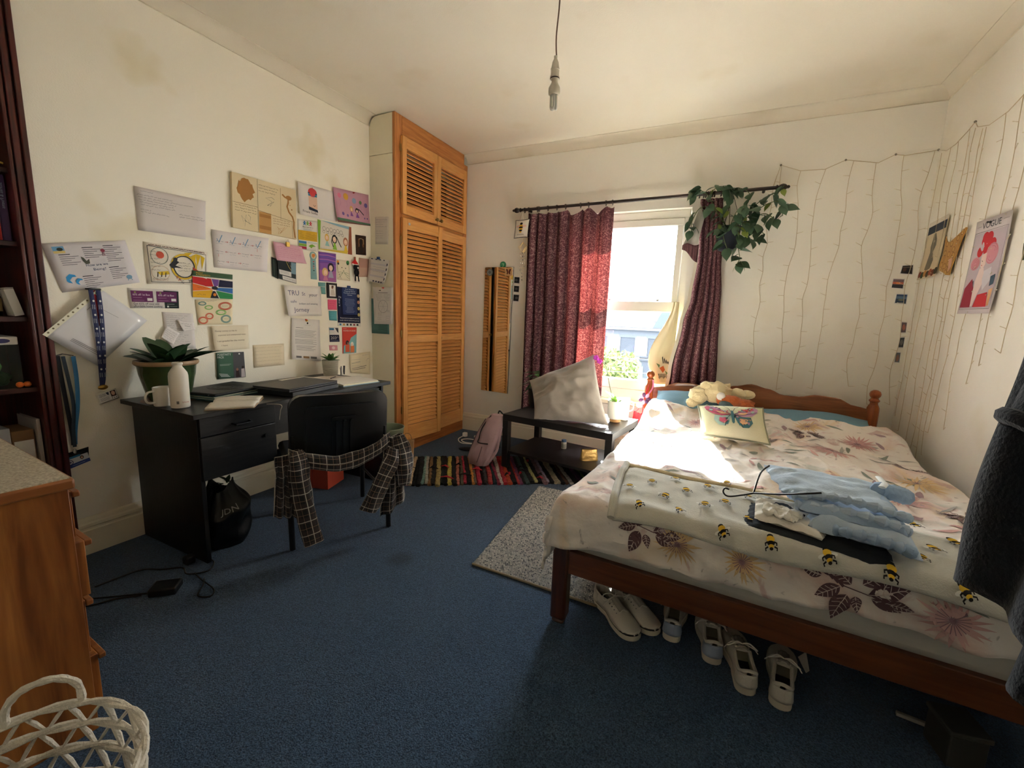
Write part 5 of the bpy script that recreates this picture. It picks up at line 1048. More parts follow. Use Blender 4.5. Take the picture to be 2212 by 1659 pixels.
t=thing('terrarium_box','clear box of dark moss and green stones on the bookcase shelf','box',(-.10,.24,.836)); MB().box(-.19,-.02,.16,.29,.837,1.02).build('clear_case',M('smoky_plastic',(60,70,62),rough=.15,alpha=.35),t,smooth=False); MB().box(-.19,-.02,.16,.29,1.021,1.055).build('lid',M('white_card'),t,bevel=.004)
s=box_face(-.0195,.16,.29,1.021,1.055); s.ell(.62,.5,.2,.28,(70,66,110)); s.build('lid_badge',t)
MB().ball((-.10,.225,.875),.06,.05,.035,n=16,bump=.3).build('moss',M('dark_moss',(52,74,40),rough=1,bump=(60,.8)),t); MB().ball((-.05,.21,.93),.02,.03,.025,n=10,bump=.3).build('green_stone',M('bright_moss',(120,180,80),rough=.8),t)
for k,y in enumerate((.275,.298)): tag(MB().ball((-.012,y,.850),.0125,n=12).build('orange_bead',M('orange_bead',(214,110,40),rough=.4)),('orange bead nearer the middle of the bookcase shelf','orange bead nearer the bookcase frame')[k],'bead')
t=thing('cardboard_box','brown parcel box with a white address panel in the lower bookcase','box',(-.1,.24,.40)); MB().box(-.2,-.03,.232,.302,.401,.645).build('carton',M('brown_card',(130,98,66),rough=.85),t,bevel=.002); box('white_panel',M('white_card'),-.0305,-.0285,.238,.298,.42,.60,t,bevel=0)
t=thing('wrapped_box','white box in clear wrap beside the parcel in the lower bookcase','box',(-.1,.18,.40)); MB().box(-.22,-.02,.172,.228,.401,.665).build('carton',M('grey_white_card',(176,174,172),rough=.3,coat=.6),t,bevel=.002); box('tape',M('clear_tape',(206,204,200),rough=.1),-.0205,-.0185,.178,.223,.56,.58,t,bevel=0)
book('thin white folder standing by the bookcase frame',-.22,-.012,.308,.320,.401,.69,(206,196,190),'folder')
# ------------------------------------------------------------------ on the desk
PG=M('green_glazed_ceramic',(62,84,48),rough=.25,coat=.5,var=(7,.3)); px,py=.19,.735
t=thing('potted_plant','large green glazed pot with broad dark leaves on the desk corner','plant',(px,py,DZ)); MB().lathe([(.075,.737),(.085,.742),(.10,.80),(.115,.87),(.12,.91),(.128,.918),(.130,.93),(.124,.936),(.116,.93),(.112,.90),(.001,.895)],(px,py,0),n=40).build('pot',PG,t)
MB().lathe([(.117,.925),(.128,.917),(.133,.925),(.130,.937),(.120,.938),(.115,.93)],(px,py,0),n=40,close=False).build('rim',M('terracotta_rim',(150,122,88),rough=.5),t); MB().lathe([(.001,.9),(.114,.9)],(px,py,0),n=24,close=False).build('soil',SOIL,t)
lm=leafmesh('orchid_broad_leaf',.15,.046,'round',.5,.25,LEAFD); l2=leafmesh('orchid_long_leaf',.21,.016,'lance',.25,.3,LEAFD); rp=random.Random(5)
for k in range(17):
    a=2*PI*k/17+rp.uniform(-.2,.2); e=rp.uniform(.75,1.4); put_leaf(lm,t,(px+.03*math.cos(a),py+.03*math.sin(a),.90),(math.cos(a)*math.cos(e),math.sin(a)*math.cos(e),math.sin(e)),rp.uniform(-.5,.5),rp.uniform(.75,1.1))
for d in ((.15,.8,.75),(.35,.85,.55)): put_leaf(l2,t,(px+.02,py+.03,.91),d,.3,rp.uniform(.8,1.05))
t=thing('saucer','brown saucer under the large green pot','saucer',(px,py,DZ)); 
MB().lathe([(.10,.7352),(.11,.7353),(.118,.7362),(.118,.7366),(.1,.7366)],(px,py,0),n=36).build('dish',M('terracotta_dish',(120,88,66),rough=.6),t)
ENA=M('white_enamel',(226,220,208),rough=.3)
mx_,my_=.32,.645; t=thing('mug','white mug with handle behind the metal bottle on the desk','mug',(mx_,my_,DZ)); MB().lathe([(.034,.7355),(.038,.74),(.039,.825),(.0365,.826),(.035,.745),(.001,.742)],(mx_,my_,0),n=32).build('body',ENA,t)
MB().tube(catmull([(mx_+.005,my_-.036,.81),(mx_+.012,my_-.066,.808),(mx_+.014,my_-.078,.785),(mx_+.012,my_-.068,.76),(mx_+.005,my_-.036,.755)],5),.005,8).build('handle',ENA,t)
bx_,by_=.415,.668; t=thing('water_bottle','tall white metal bottle without a cap on the desk','bottle',(bx_,by_,DZ)); WB=M('white_metal_bottle',(224,216,202),rough=.35)
MB().lathe([(.034,.7355),(.0375,.738),(.0385,.745),(.0385,.885),(.036,.90),(.026,.917),(.019,.928),(.018,.936)],(bx_,by_,0),n=36).build('body',WB,t); MB().lathe([(.018,.936),(.0215,.938),(.0215,.946),(.018,.949),(.014,.948),(.014,.92),(.001,.918)],(bx_,by_,0),n=28).build('neck',WB,t)
s=Sheet(lambda u,v,h:Vector((bx_+(.0385+h)*math.cos(-.9+1.5*u),by_+(.0385+h)*math.sin(-.9+1.5*u),.775-.022*v)),.06,.022); s.text('Supporting',.4,.5,.005,(170,80,60)); s.line([(.42,.6),(.7,.58),(.95,.6)],(190,90,70),.001); s.rect(.05,.2,.22,.8,(110,104,100)); s.build('printed_logo',t)
# folders, laptop, notebook, pads
def rbox(nm,mat,c,ux,L,D,z0,z1,par,bevel=.002):
    u=Vector((ux[0],ux[1],0)).normalized(); v=Vector((u.y,-u.x,0)); c=Vector((c[0],c[1],0))
    return MB().prism([c+u*a*L/2+v*b*D/2+Vector((0,0,z0)) for a,b in ((-1,-1),(1,-1),(1,1),(-1,1))],(0,0,z1-z0)).build(nm,mat,par,bevel=bevel)
fu=(-.20,.98); fc=(.26,.965)
t=thing('document_folders','teal and cream document folders stacked on the desk','folders',(fc[0],fc[1],DZ))
for k,(z,c) in enumerate(((.7355,(40,86,88)),(.741,(190,196,186)),(.7455,(70,110,104)),(.750,(206,200,176)),(.7545,(48,92,96)))): rbox('folder',M('folder_%d'%k,c,rough=.6),(fc[0]-.004*k,fc[1]+.003*(k%2)),fu,.335,.245,z,z+.004,t,.001)
t=thing('portfolio_case','flat black zip case lying on the document folders','case',(fc[0],fc[1],.759)); rbox('case',M('black_case',(26,26,27),rough=.5),(fc[0]-.01,fc[1]+.005),fu,.35,.26,.7595,.7735,t,.006); rbox('name_plate',M('silver_tab',(170,168,162),rough=.3,metal=.6),(fc[0]+.115,fc[1]-.13),fu,.05,.002,.764,.768,t,0); rbox('name_plate',M('silver_tab'),(fc[0]+.06,fc[1]+.16),fu,.05,.002,.764,.768,t,0)
for k in range(3): MB().tube([(fc[0]-.01+(.03+.018*k)*math.cos(a)*1.5,fc[1]+.01+(.03+.018*k)*math.sin(a)*1.2,.7737) for a in [2*PI*i/24 for i in range(24)]],.0012,5,closed=True).build('stitched_ring',M('black_stitch',(46,46,48),rough=.5),t)
lu=(-.13,.99); lc=(.455,1.265)
t=thing('document_box','flat black document box under the laptop','box',(lc[0],lc[1],DZ)); rbox('tray',M('black_box_card',(30,30,31),rough=.5),(lc[0]+.01,lc[1]+.01),lu,.36,.25,.7355,.762,t,.003); rbox('spine_label',M('black_case'),(lc[0]+.135,lc[1]-.06),lu,.10,.001,.742,.757,t,0)
t=thing('laptop','closed dark grey laptop on the black document box','laptop',(lc[0],lc[1],.762)); rbox('base',M('laptop_dark',(44,43,44),rough=.4,metal=.2),lc,lu,.375,.26,.7625,.773,t,.003); ld=rbox('lid',M('laptop_lid',(56,55,55),rough=.42,metal=.2),lc,lu,.375,.26,.7735,.782,t,.003); rbox('front_strip',M('silver_tab'),(lc[0]+.122,lc[1]+.035),lu,.09,.0015,.768,.771,t,0)
nb=thing('open_notebook','open notebook with handwritten pages and a ribbon on the desk edge','notebook',(.52,.86,DZ)); A_,B_,C_,D_=[Vector(q+(0,)) for q in ((.575,.685),(.685,.845),(.50,1.02),(.33,.895))]
def nbp(u,v,h=0): # u along A->B (page width to spine? ), v A->D
    p=A_*(1-u)*(1-v)+B_*u*(1-v)+C_*u*v+D_*(1-u)*v; d=abs(v-.5)*2; return p+Vector((0,0,.738+.016*(1-(1-d)**6)*(1-.45*d)+h))
MB().grid(lambda u,v:nbp(u,v),10,24).build('pages',M('notebook_page',(222,214,200),rough=.9),nb,solid=.009); MB().grid(lambda u,v:nbp(-.02+1.04*u,-.015+1.03*v)*1-Vector((0,0,nbp(-.02+1.04*u,-.015+1.03*v).z-.7362)),4,4).build('cover',M('notebook_cover',(176,150,124),rough=.7),nb,solid=.001)
s=Sheet(lambda u,v,h:nbp(u,v,h),.19,.30); 
for k in range(11):
    if k!=5: 
        vv=.06+.085*k; [s.line([(.08+.9*i/8,vv+.012*math.sin(i*2.2+k)) for i in range(9)],(96,88,86),.0016)]
s.build('handwriting',nb)
MB().tube(catmull([nbp(.9,.5,.008),nbp(1.05,.5,-.01),Vector((.70,.975,.73)),Vector((.675,.99,.69)),Vector((.672,.985,.645))],6),.0028,6,flat=.4).build('ribbon',M('cream_ribbon',(196,182,160),rough=.8),nb)
t=thing('notepads','white notepads with a pale blue cover at the far end of the desk','notepads',(.45,1.65,DZ))
def quadslab(nm,mat,pts,z,th,par): return MB().prism([Vector((x,y,z)) for x,y in pts],(0,0,th)).build(nm,mat,par,smooth=False)
quadslab('blue_cover',M('pale_blue_card',(150,176,188),rough=.7),[(.575,1.50),(.60,1.79),(.36,1.86),(.33,1.56)],.7355,.004,t); quadslab('cream_pad',M('cream_pages',(214,206,180),rough=.8),[(.57,1.505),(.596,1.782),(.356,1.85),(.326,1.565)],.7397,.008,t); quadslab('white_sheet',M('white_paper'),[(.55,1.51),(.585,1.785),(.345,1.85),(.315,1.57)],.748,.0015,t)
t=thing('loose_papers','loose white sheets spread behind the notepads on the desk','papers',(.2,1.62,DZ)); quadslab('sheet',M('white_paper'),[(.31,1.50),(.33,1.80),(.12,1.82),(.10,1.50)],.7356,.0012,t); quadslab('sheet',M('offwhite_paper',(210,200,188),rough=.9),[(.36,1.58),(.34,1.86),(.14,1.79),(.17,1.52)],.737,.0012,t); quadslab('sheet',M('white_paper'),[(.27,1.44),(.25,1.66),(.04,1.64),(.06,1.43)],.7385,.001,t)
t=thing('pen','dark pen lying across the loose papers','pen',(.3,1.7,.752)); MB().tube([(.33,1.62,.7545),(.24,1.74,.744)],.004,8).build('barrel',M('dark_pen',(60,44,48),rough=.4),t); MB().cyl((.325,1.627,.7545),.0042,.002,8,axis='x').build('clip',M('silver_tab'),t)
px,py=.125,1.80; t=thing('potted_succulent','small ribbed grey pot with pointed green leaves by the wall','plant',(px,py,DZ))
g=MB(); prof=[(.046,.7352)];
for k in range(12): z=.738+.0085*k; r=.048+.0006*k; prof+=[(r,z),(r+.0022,z+.003),(r,z+.006)]
prof+=[(.056,.842),(.0555,.850),(.051,.850),(.05,.83),(.001,.828)]; g.lathe(prof,(px,py,0),n=36); g.build('ribbed_pot',M('grey_ribbed_ceramic',(168,164,150),rough=.6),t); MB().lathe([(.001,.832),(.05,.832)],(px,py,0),n=20,close=False).build('soil',SOIL,t)
lm=leafmesh('succulent_leaf',.10,.020,'lance',.15,.35,M('succulent_green',(84,128,64),rough=.5,var=(14,.2)))
for k in range(9):
    a=2*PI*k/9*2.4; e=.35+.95*(k/9); put_leaf(lm,t,(px,py,.835),(math.cos(a)*math.cos(e),math.sin(a)*math.cos(e),math.sin(e)),0,1-.2*(k/9))
t=thing('pen_clips','black and white desk clips and a marker beside the ribbed pot','stationery',(.15,1.885,DZ)); MB().box(.14,.16,1.872,1.884,.7355,.79,rot=Matrix.Rotation(.15,3,'X')).build('white_clip',WHP,t,bevel=.002); MB().tube([(.15,1.90,.7355),(.15,1.905,.80)],.007,8).build('marker',M('black_marker',(28,28,30),rough=.4),t); MB().tube([(.165,1.858,.7355),(.155,1.872,.80)],.004,6).build('pen',M('grey_pen',(110,108,106),rough=.4),t)
# ------------------------------------------------------------------ plaid shirt on the chair
def plaid(nm,su,sv):
    m=bpy.data.materials.new(nm); m.use_nodes=True; nt=m.node_tree; n=nt.nodes; l=nt.links; b=n['Principled BSDF']; uv=n.new('ShaderNodeUVMap'); sp=n.new('ShaderNodeSeparateXYZ'); l.new(uv.outputs[0],sp.inputs[0])
    def stripes(sock,sc,w,off=0):
        a=n.new('ShaderNodeMath'); a.operation='MULTIPLY_ADD'; a.inputs[1].default_value=sc; a.inputs[2].default_value=off; l.new(sock,a.inputs[0]); f=n.new('ShaderNodeMath'); f.operation='FRACT'; l.new(a.outputs[0],f.inputs[0]); c=n.new('ShaderNodeMath'); c.operation='LESS_THAN'; c.inputs[1].default_value=w; l.new(f.outputs[0],c.inputs[0]); return c.outputs[0]
    def mix(fac,c1,c2,k=1):
        x=n.new('ShaderNodeMixRGB'); ml=n.new('ShaderNodeMath'); ml.operation='MULTIPLY'; ml.inputs[1].default_value=k; l.new(fac,ml.inputs[0]); l.new(ml.outputs[0],x.inputs[0]); 
        if isinstance(c1,tuple): x.inputs[1].default_value=lin(c1)
        else: l.new(c1,x.inputs[1])
        x.inputs[2].default_value=lin(c2); return x.outputs[0]
    o=mix(stripes(sp.outputs[0],su/.055,.45,.3),(17,16,17),(56,47,44),.6); o=mix(stripes(sp.outputs[1],sv/.055,.45,.3),o,(56,47,44),.5)
    o=mix(stripes(sp.outputs[0],su/.055,.055),o,(206,198,184),.75); o=mix(stripes(sp.outputs[1],sv/.055,.055),o,(206,198,184),.75); o=mix(stripes(sp.outputs[0],su/.055,.03,.5),o,(176,140,110),.5); o=mix(stripes(sp.outputs[1],sv/.055,.03,.5),o,(176,140,110),.5)
    l.new(o,b.inputs['Base Color']); b.inputs['Roughness'].default_value=.95; b.inputs['Sheen Weight'].default_value=.2; return m
sh=thing('plaid_shirt','black and white plaid flannel shirt wrapped round the chair back','shirt',tuple(cp(.25,-.1,.1)))
def hang(nm,top0,top1,bot0,bot1,mat,bul=.03,n=18,m=26,ph=0,fold_=.018,fr=3):
    a,b,c,d=[Vector(q) for q in (top0,top1,bot0,bot1)]
    def f(u,v):
        p=(a*(1-u)+b*u)*(1-v)+(c*(1-u)+d*u)*v; off=-CW*(bul*math.sin(PI*u)*(.6+.4*math.sin(PI*v))+fold_*math.sin(fr*PI*u*2+ph+2*v)*sm(0,.3,v)+.012*nz(u*4+ph,v*5,ph)); return p+off
    return MB().grid(f,n,m).build(nm,mat,sh,solid=.004)
g=MB(); P=catmull([cp(.0,-.125,.52),cp(.10,-.145,.485),cp(.22,-.155,.46),cp(.34,-.15,.475),cp(.43,-.14,.51),cp(.49,-.12,.54)],6)
def band(u,v):
    i=u*(len(P)-1); k=min(int(i),len(P)-2); p=P[k].lerp(P[k+1],i-k); a=2*PI*v; r=.034+.008*nz(u*7,v*3,1); return p+Vector((0,0,1))*(r*1.25*math.sin(a))-CW*(r*.55*math.cos(a)+.004*math.sin(9*u+5*v))
MB().grid(band,50,16).build('twisted_body',plaid('plaid_a',.55,.25),sh)
def tubecloth(nm,pts,radii,mat,n=22,m=40,flat=.55,ph=0):
    P=catmull(pts,8)
    def f(u,v):
        i=v*(len(P)-1); k=min(int(i),len(P)-2); p=P[k].lerp(P[k+1],i-k); j=v*(len(radii)-1); q=min(int(j),len(radii)-2); r=radii[q]+(radii[q+1]-radii[q])*(j-q); d=(P[k+1]-P[k]).normalized(); sd=d.cross(CW).normalized(); a=2*PI*u
        w=1+.14*math.sin(3*a+7*v+ph)+.18*nz(math.cos(a)*1.6+ph,math.sin(a)*1.6,v*7); return p+sd*(r*w*math.cos(a))-CW*(r*flat*w*math.sin(a))
    return MB().grid(f,n,m).build(nm,mat,sh)
tubecloth('left_sleeve',[cp(.03,-.125,.545),cp(.035,-.155,.50),cp(.04,-.165,.38),cp(.065,-.165,.22),cp(.09,-.16,.075)],[.03,.042,.048,.044,.042],plaid('plaid_b',.26,.5))
hang('left_front',cp(-.055,-.10,.52),cp(.03,-.12,.54),cp(-.075,-.11,.23),cp(.03,-.13,.22),plaid('plaid_c',.16,.34),ph=1,bul=.02)
hang('right_front',cp(.455,-.12,.57),cp(.55,-.10,.53),cp(.43,-.14,.115),cp(.575,-.12,.20),plaid('plaid_d',.2,.46),ph=2,bul=.04,fr=2)
tubecloth('right_sleeve',[cp(.50,-.16,.50),cp(.475,-.185,.44),cp(.43,-.19,.36),cp(.385,-.19,.27),cp(.355,-.185,.19)],[.035,.042,.04,.043,.046],plaid('plaid_e',.26,.36),ph=3)
tubecloth('bunched_back',[cp(.53,-.13,.56),cp(.545,-.16,.48),cp(.545,-.18,.38),cp(.55,-.17,.29)],[.03,.045,.05,.03],plaid('plaid_f',.26,.3),ph=5)
# ------------------------------------------------------------------ floor things
t=thing('storage_carton','orange-red cardboard carton on the carpet under the desk','box',(.24,1.62,0)); OR=M('orange_red_card',(196,78,58),rough=.75,var=(5,.08))
bv=[Vector((.364,1.539,0)),Vector((.306,1.731,0)),Vector((.115,1.675,0)),Vector((.173,1.483,0))]; MB().prism(bv,(0,0,.16)).build('carton',OR,t,bevel=.003); MB().prism([v+Vector((.0,0,.161)) for v in bv],(0,0,.003)).build('lid_flap',M('orange_red_lid',(206,92,70),rough=.75),t,smooth=False)
g=MB(); e=(bv[0]-bv[3])*.42+bv[3]; q=(bv[0]-bv[3]).normalized(); nrm=Vector((q.y,-q.x,0)); g.prism([e+nrm*.0005,e+q*.004+nrm*.0005,e+q*.004+nrm*.0005+Vector((0,0,.16)),e+nrm*.0005+Vector((0,0,.16))],nrm*.0015); g.build('card_seam',M('orange_dark_seam',(150,56,42),rough=.8),t,smooth=False)
bgm=M('black_bin_bag',(9,9,10),rough=.42,bump=(20,.3)); t=thing('carrier_bag','black plastic carrier bag with white lettering under the desk','bag',(.44,.81,0))
def sack(u,v):
    a=2*PI*u; k=(.72+.38*math.sin(PI*(.15+.6*v)))*(1-.55*sm(.55,1,v)); w=1+.16*nz(math.cos(a)*2.2,math.sin(a)*2.2,v*4)+.05*math.sin(9*a+4*v)*v
    return Vector((.44+.11*k*w*math.cos(a),.81+.115*k*w*math.sin(a),.003+.31*v+.03*math.sin(2*a)*v))
MB().grid(sack,48,26).build('bag',bgm,t)
s=Sheet(lambda u,v,h:sack(.85+.2*u,.80-.2*v)+Vector((.01+h,0,0)),.12,.06); s.text('JDN',.25,.75,.026,(150,148,146)); s.build('printed_letters',t)
lm=leafmesh('dry_leaf',.06,.012,'lance',.3,.2,M('dull_green',(62,84,50),rough=.7))
for k in range(7): put_leaf(lm,t,(.44+.02*rp.uniform(-1,1),.81+.05*rp.uniform(-1,1),.305),(rp.uniform(-.6,.6),rp.uniform(-1,1),rp.uniform(.1,.9)),0,rp.uniform(.6,1))
CBL=M('black_cable',(16,16,17),rough=.5); t=thing('extension_lead','black extension block with cables on the carpet by the desk','extension lead',(.66,.44,0))
MB().box(.60,.70,.395,.475,.002,.035,rot=Matrix.Rotation(.75,3,'Z')).build('block',M('black_block',(18,18,19),rough=.4),t,bevel=.006); MB().box(.49,.53,.58,.62,.002,.04).build('plug',M('black_block'),t,bevel=.006)
for nm,pts in (('cable',[(.60,.37),(.54,.31),(.50,.24),(.42,.15)]),('cable',[(.367,.306),(.387,.455),(.464,.51),(.53,.56),(.60,.545),(.654,.604),(.60,.66),(.53,.655),(.442,.618)]),('cable',[(.62,.564),(.70,.55),(.814,.536),(.85,.50),(.80,.48),(.743,.534),(.70,.56)]),('cable',[(.62,.40),(.50,.30),(.40,.22),(.35,.16)])):
    MB().tube(catmull([(x,y,.005+.001*(i%2)) for i,(x,y) in enumerate(pts)],8),.0032,6).build(nm,CBL,t)
# bucket and paper bag between desk and wardrobe
t=thing('waste_bin','pale green metal bucket between the desk and the wardrobe','bin',(.30,2.215,0)); MB().lathe([(.085,.002),(.09,.01),(.118,.275),(.123,.28),(.123,.286),(.116,.284),(.088,.015),(.001,.012)],(.30,2.215,0),n=36).build('bucket',M('sage_enamel',(150,164,140),rough=.5,var=(6,.1)),t); MB().tube([(.30+.12*math.cos(a),2.215-.02-.10*abs(math.sin(a)),.27-.06*math.sin(a)) for a in [PI*i/16 for i in range(17)]],.0025,6).build('bail_handle',M('wire_handle',(120,124,112),rough=.4,metal=.6),t)
t=thing('paper_bag','open brown kraft paper bag beside the wardrobe plinth','bag',(.485,2.19,0)); KR=M('kraft_paper',(178,140,98),rough=.9,bump=(24,.3))
def kraft(u,v):
    q=[(-.06,-.04),(.06,-.04),(.06,.04),(-.06,.04),(-.06,-.04)]; i=u*4; k=min(int(i),3); f_=i-k; x=q[k][0]+(q[k+1][0]-q[k][0])*f_; y=q[k][1]+(q[k+1][1]-q[k][1])*f_; R=Matrix.Rotation(.6,3,'Z'); return Vector((.485,2.19,.002+.205*v+.02*v*math.sin(7*u)))+R@Vector((x*(1+.15*v),y*(1+.2*v),0))
g=MB().grid(kraft,32,10); g.build('bag',KR,t,solid=.001)
for dy in (-.045,.045): MB().tube(catmull([Vector((.455,2.19+dy*.7,.19)),Vector((.46,2.185+dy*.7,.245)),Vector((.50,2.2+dy*.7,.248)),Vector((.515,2.21+dy*.7,.19))],5),.0025,6).build('twine_handle',M('kraft_twine',(160,132,96),rough=.9),t)
# backpack
BPM=M('dusty_pink_canvas',(176,146,150),rough=.85,bump=(120,.2),var=(4,.1)); BPK=M('backpack_black',(32,30,32),rough=.6); t=thing('backpack','dusty pink rucksack slumped against the coffee table leg','backpack',(1.04,2.60,0))
def pack(u,v):
    a=2*PI*u; h=.025+.40*v; k=(1-.22*sm(.55,1,v))*(.85+.15*sm(0,.15,v))*(1-.25*sm(.9,1,v)); ex=.8; ca2,sa2=math.cos(a),math.sin(a); x=.098*k*abs(ca2)**ex*(1 if ca2>0 else -1); y=.06*k*abs(sa2)**ex*(1 if sa2>0 else -1); w=.012*nz(ca2*2,sa2*2,v*5)
    return Vector((1.0+.115*v+x+w,2.47+.10*v*v+y+w,h))
g=MB().grid(pack,44,26); k0=len(g.v)-45; g.f.append(tuple(range(k0,k0+44))); g.m.append(0); g.f.append(tuple(range(43,-1,-1))); g.m.append(0); bp_=g.build('main_bag',BPM,t)
MB().tube(catmull([pack(.60,.98)+Vector((0,-.004,0)),pack(.63,.75)+Vector((0,-.006,0)),pack(.66,.55)+Vector((0,-.006,0)),pack(.69,.47)+Vector((0,-.006,0)),pack(.80,.47)+Vector((0,-.006,0))],6),.005,6).build('zip',BPK,t)
MB().tube(catmull([pack(.52,.9)+Vector((-.006,-.004,0)),pack(.5,.6)+Vector((-.008,-.006,0)),pack(.5,.3)+Vector((-.008,-.004,0)),pack(.52,.1)+Vector((-.006,-.004,0))],6),.010,6,flat=.4).build('side_trim',M('mauve_trim',(96,76,84),rough=.7),t)
MB().grid(lambda u,v:pack(.62+.2*u,.08+.36*v)+Vector((0,-.012-.012*math.sin(PI*u)*math.sin(PI*v),0)),12,8).build('front_pocket',BPM,t); MB().tube(catmull([pack(.76,.42)+Vector((0,-.02,0)),pack(.77,.25)+Vector((0,-.026,0)),pack(.78,.1)+Vector((0,-.02,0))],5),.003,6).build('pocket_zip',M('mauve_trim'),t)
MB().tube(catmull([pack(.05,.95),Vector((1.17,2.5,.30)),Vector((1.16,2.47,.16)),pack(.95,.1)],6),.012,6,flat=.35).build('shoulder_strap',BPM,t); MB().tube(catmull([pack(.3,1),Vector((1.11,2.6,.45)),pack(.2,1)],6),.006,6).build('grab_loop',BPK,t)
# charger and green slippers
t=thing('phone_charger','white charger plug with coiled cable on the carpet','charger',(.5,3.1,0)); MB().box(.43,.47,3.12,3.16,.002,.045).build('plug',WHP,t,bevel=.006); MB().tube(catmull([(.455,3.10,.02),(.45,3.02,.006),(.55,2.93,.006),(.68,2.98,.008),(.66,3.08,.006),(.54,3.07,.009),(.50,3.0,.012),(.58,2.95,.01),(.72,3.0,.006)],8),.0045,6).build('cable',WHP,t); MB().box(.54,.58,3.16,3.19,.002,.02).build('connector',WHP,t,bevel=.004)
GS=M('dark_green_felt',(36,60,54),rough=1,bump=(60,.4))
for k,(x,y,a,lab) in enumerate(((.74,2.80,.3,'dark green felt slipper beside the white charger cable'),(.82,2.93,.5,'dark green felt slipper half behind the rucksack'))):
    t=thing('slipper',lab,'slipper',(x,y,0),a); B=mw(t); g=MB(); g.T=B; g.ball((0,0,.012),.125,.048,.011,n=20); g.build('sole',M('slipper_sole',(40,40,42),rough=.9),t); g=MB(); g.T=B; g.grid(lambda u,v:Vector((.02+.10*v,.047*math.cos(PI*u)*(1-.35*v*v),.014+.05*math.sin(PI*u)*(1-.6*v*v))),12,8); g.build('upper',GS,t,solid=.005)
# ------------------------------------------------------------------ red gift bag and ribbon on the bed post
t=thing('gift_bag','translucent red gift bag hanging from the bed post','bag',(2.10,3.08,.27)); RDG=M('red_cellophane',(206,40,52),rough=.2,alpha=.85)
MB().grid(lambda u,v:Vector((2.125+.045*math.cos(2*PI*u)*(1-.1*v)-.02*(1-v),3.05+.03*math.sin(2*PI*u),.27+.21*v+.012*math.sin(6*PI*u)*v)),24,10).build('bag',RDG,t); 
for sd in (-1,1): MB().tube(catmull([(2.125+.03*sd,3.05,.475),(2.15,3.09,.58),(2.168,3.19,.70)],6),.003,6).build('handle',M('red_cord',(196,30,44),rough=.5),t)
t=thing('rosette','purple and pink ribbon rosette tied to the bed post','rosette',(2.18,3.16,.58)); 
for k in range(7):
    a=2*PI*k/7; MB().ball((2.16+.03*math.cos(a),3.06,.60+.03*math.sin(a)),.02,.006,.014,n=10,rot=Matrix.Rotation(-a,3,'Y')).build('petal',M('ros_pink',(214,150,180),rough=.6) if k%2 else M('ros_plum',(86,48,88),rough=.6),t)
MB().tube(catmull([(2.165,3.07,.615),(2.19,3.15,.65),(2.20,3.18,.69),(2.195,3.18,.74)],6),.007,6,flat=.3).build('pink_ribbon',M('ros_ribbon',(206,120,150),rough=.6),t); MB().ball((2.125,3.05,.545),.026,.006,.022,n=12).build('white_tag',M('white_card'),t)
# ------------------------------------------------------------------ hanging ornaments at the rod's left end
t=thing('hanging_cushion','tiny white cushion with bee print hanging from the rod end','ornament',(.92,3.285,1.91))
o,f_,n_=puff('pad',[(.848,3.285,1.912),(.985,3.285,1.918),(1.0,3.285,2.075),(.862,3.285,2.070)],.04,M('white_linen',(222,216,204),rough=.95,bump=(200,.1)),n=14,pinch=.06,parent=t)
sf=lambda a,b:f_(a,b); g=MB(); bb=lambda cx,cy,rx,ry,mi,h:poly_on(sf,[(cx+rx*math.cos(2*PI*i/12),cy+ry*math.sin(2*PI*i/12)) for i in range(12)],h,g,mi)
bb(.3,.62,.18,.07,2,.002); bb(.7,.62,.18,.07,2,.002); bb(.5,.76,.10,.07,1,.003); bb(.5,.64,.13,.06,0,.003); bb(.5,.55,.15,.05,1,.0032); bb(.5,.46,.15,.05,0,.0034); bb(.5,.38,.12,.05,1,.0036); bb(.5,.30,.08,.04,0,.0038)
for k in range(5): strip(sf,[(.25+.1*k,.14),(.28+.1*k,.19),(.32+.1*k,.13)],.02,.002,g,1)
g.build('bee_print',[BY,BB,M('bee_pink_wing',(222,186,176),rough=.9)],o,smooth=False)
ps=[f_(i/8,0) for i in range(9)]+[f_(1,i/8) for i in range(1,9)]+[f_(1-i/8,1) for i in range(1,9)]+[f_(0,1-i/8) for i in range(1,8)]; MB().tube(ps,.003,6,closed=True).build('dark_edging',M('edging_dark',(40,36,36),rough=.8),t)
MB().tube([(.90,3.285,2.075),(.925,3.30,2.16),(.95,3.285,2.077)],.0012,5).build('loop',M('thread_cream',(214,200,170),rough=.8),t)
t=thing('suncatcher','gold diamond suncatcher with crystal drops below the bee cushion','ornament',(.93,3.29,1.56)); GD=M('gold_wire',(206,168,86),rough=.3,metal=.9); CRY=M('clear_crystal',(232,230,224),rough=.05,trans=.7)
for k in (1,.6): MB().tube([(.94,3.29,1.875),(.94+.045*k,3.29,1.875-.04),(.94,3.29,1.875-.10*(.6+.4*k)),(.94-.045*k,3.29,1.875-.04)],.0018,5,closed=True).build('diamond',GD,t)
MB().tube([(.94,3.29,1.91),(.94,3.29,1.875)],.001,5).build('thread',GD,t)
for x,n in ((.92,6),(.94,9),(.96,5)):
    MB().tube([(x,3.29,1.79),(x,3.29,1.79-.03*n)],.0007,5).build('thread',GD,t)
    for i in range(n): MB().ball((x,3.29,1.78-.03*i),.0055,.0055,.008,n=8).build('crystal',CRY,t)
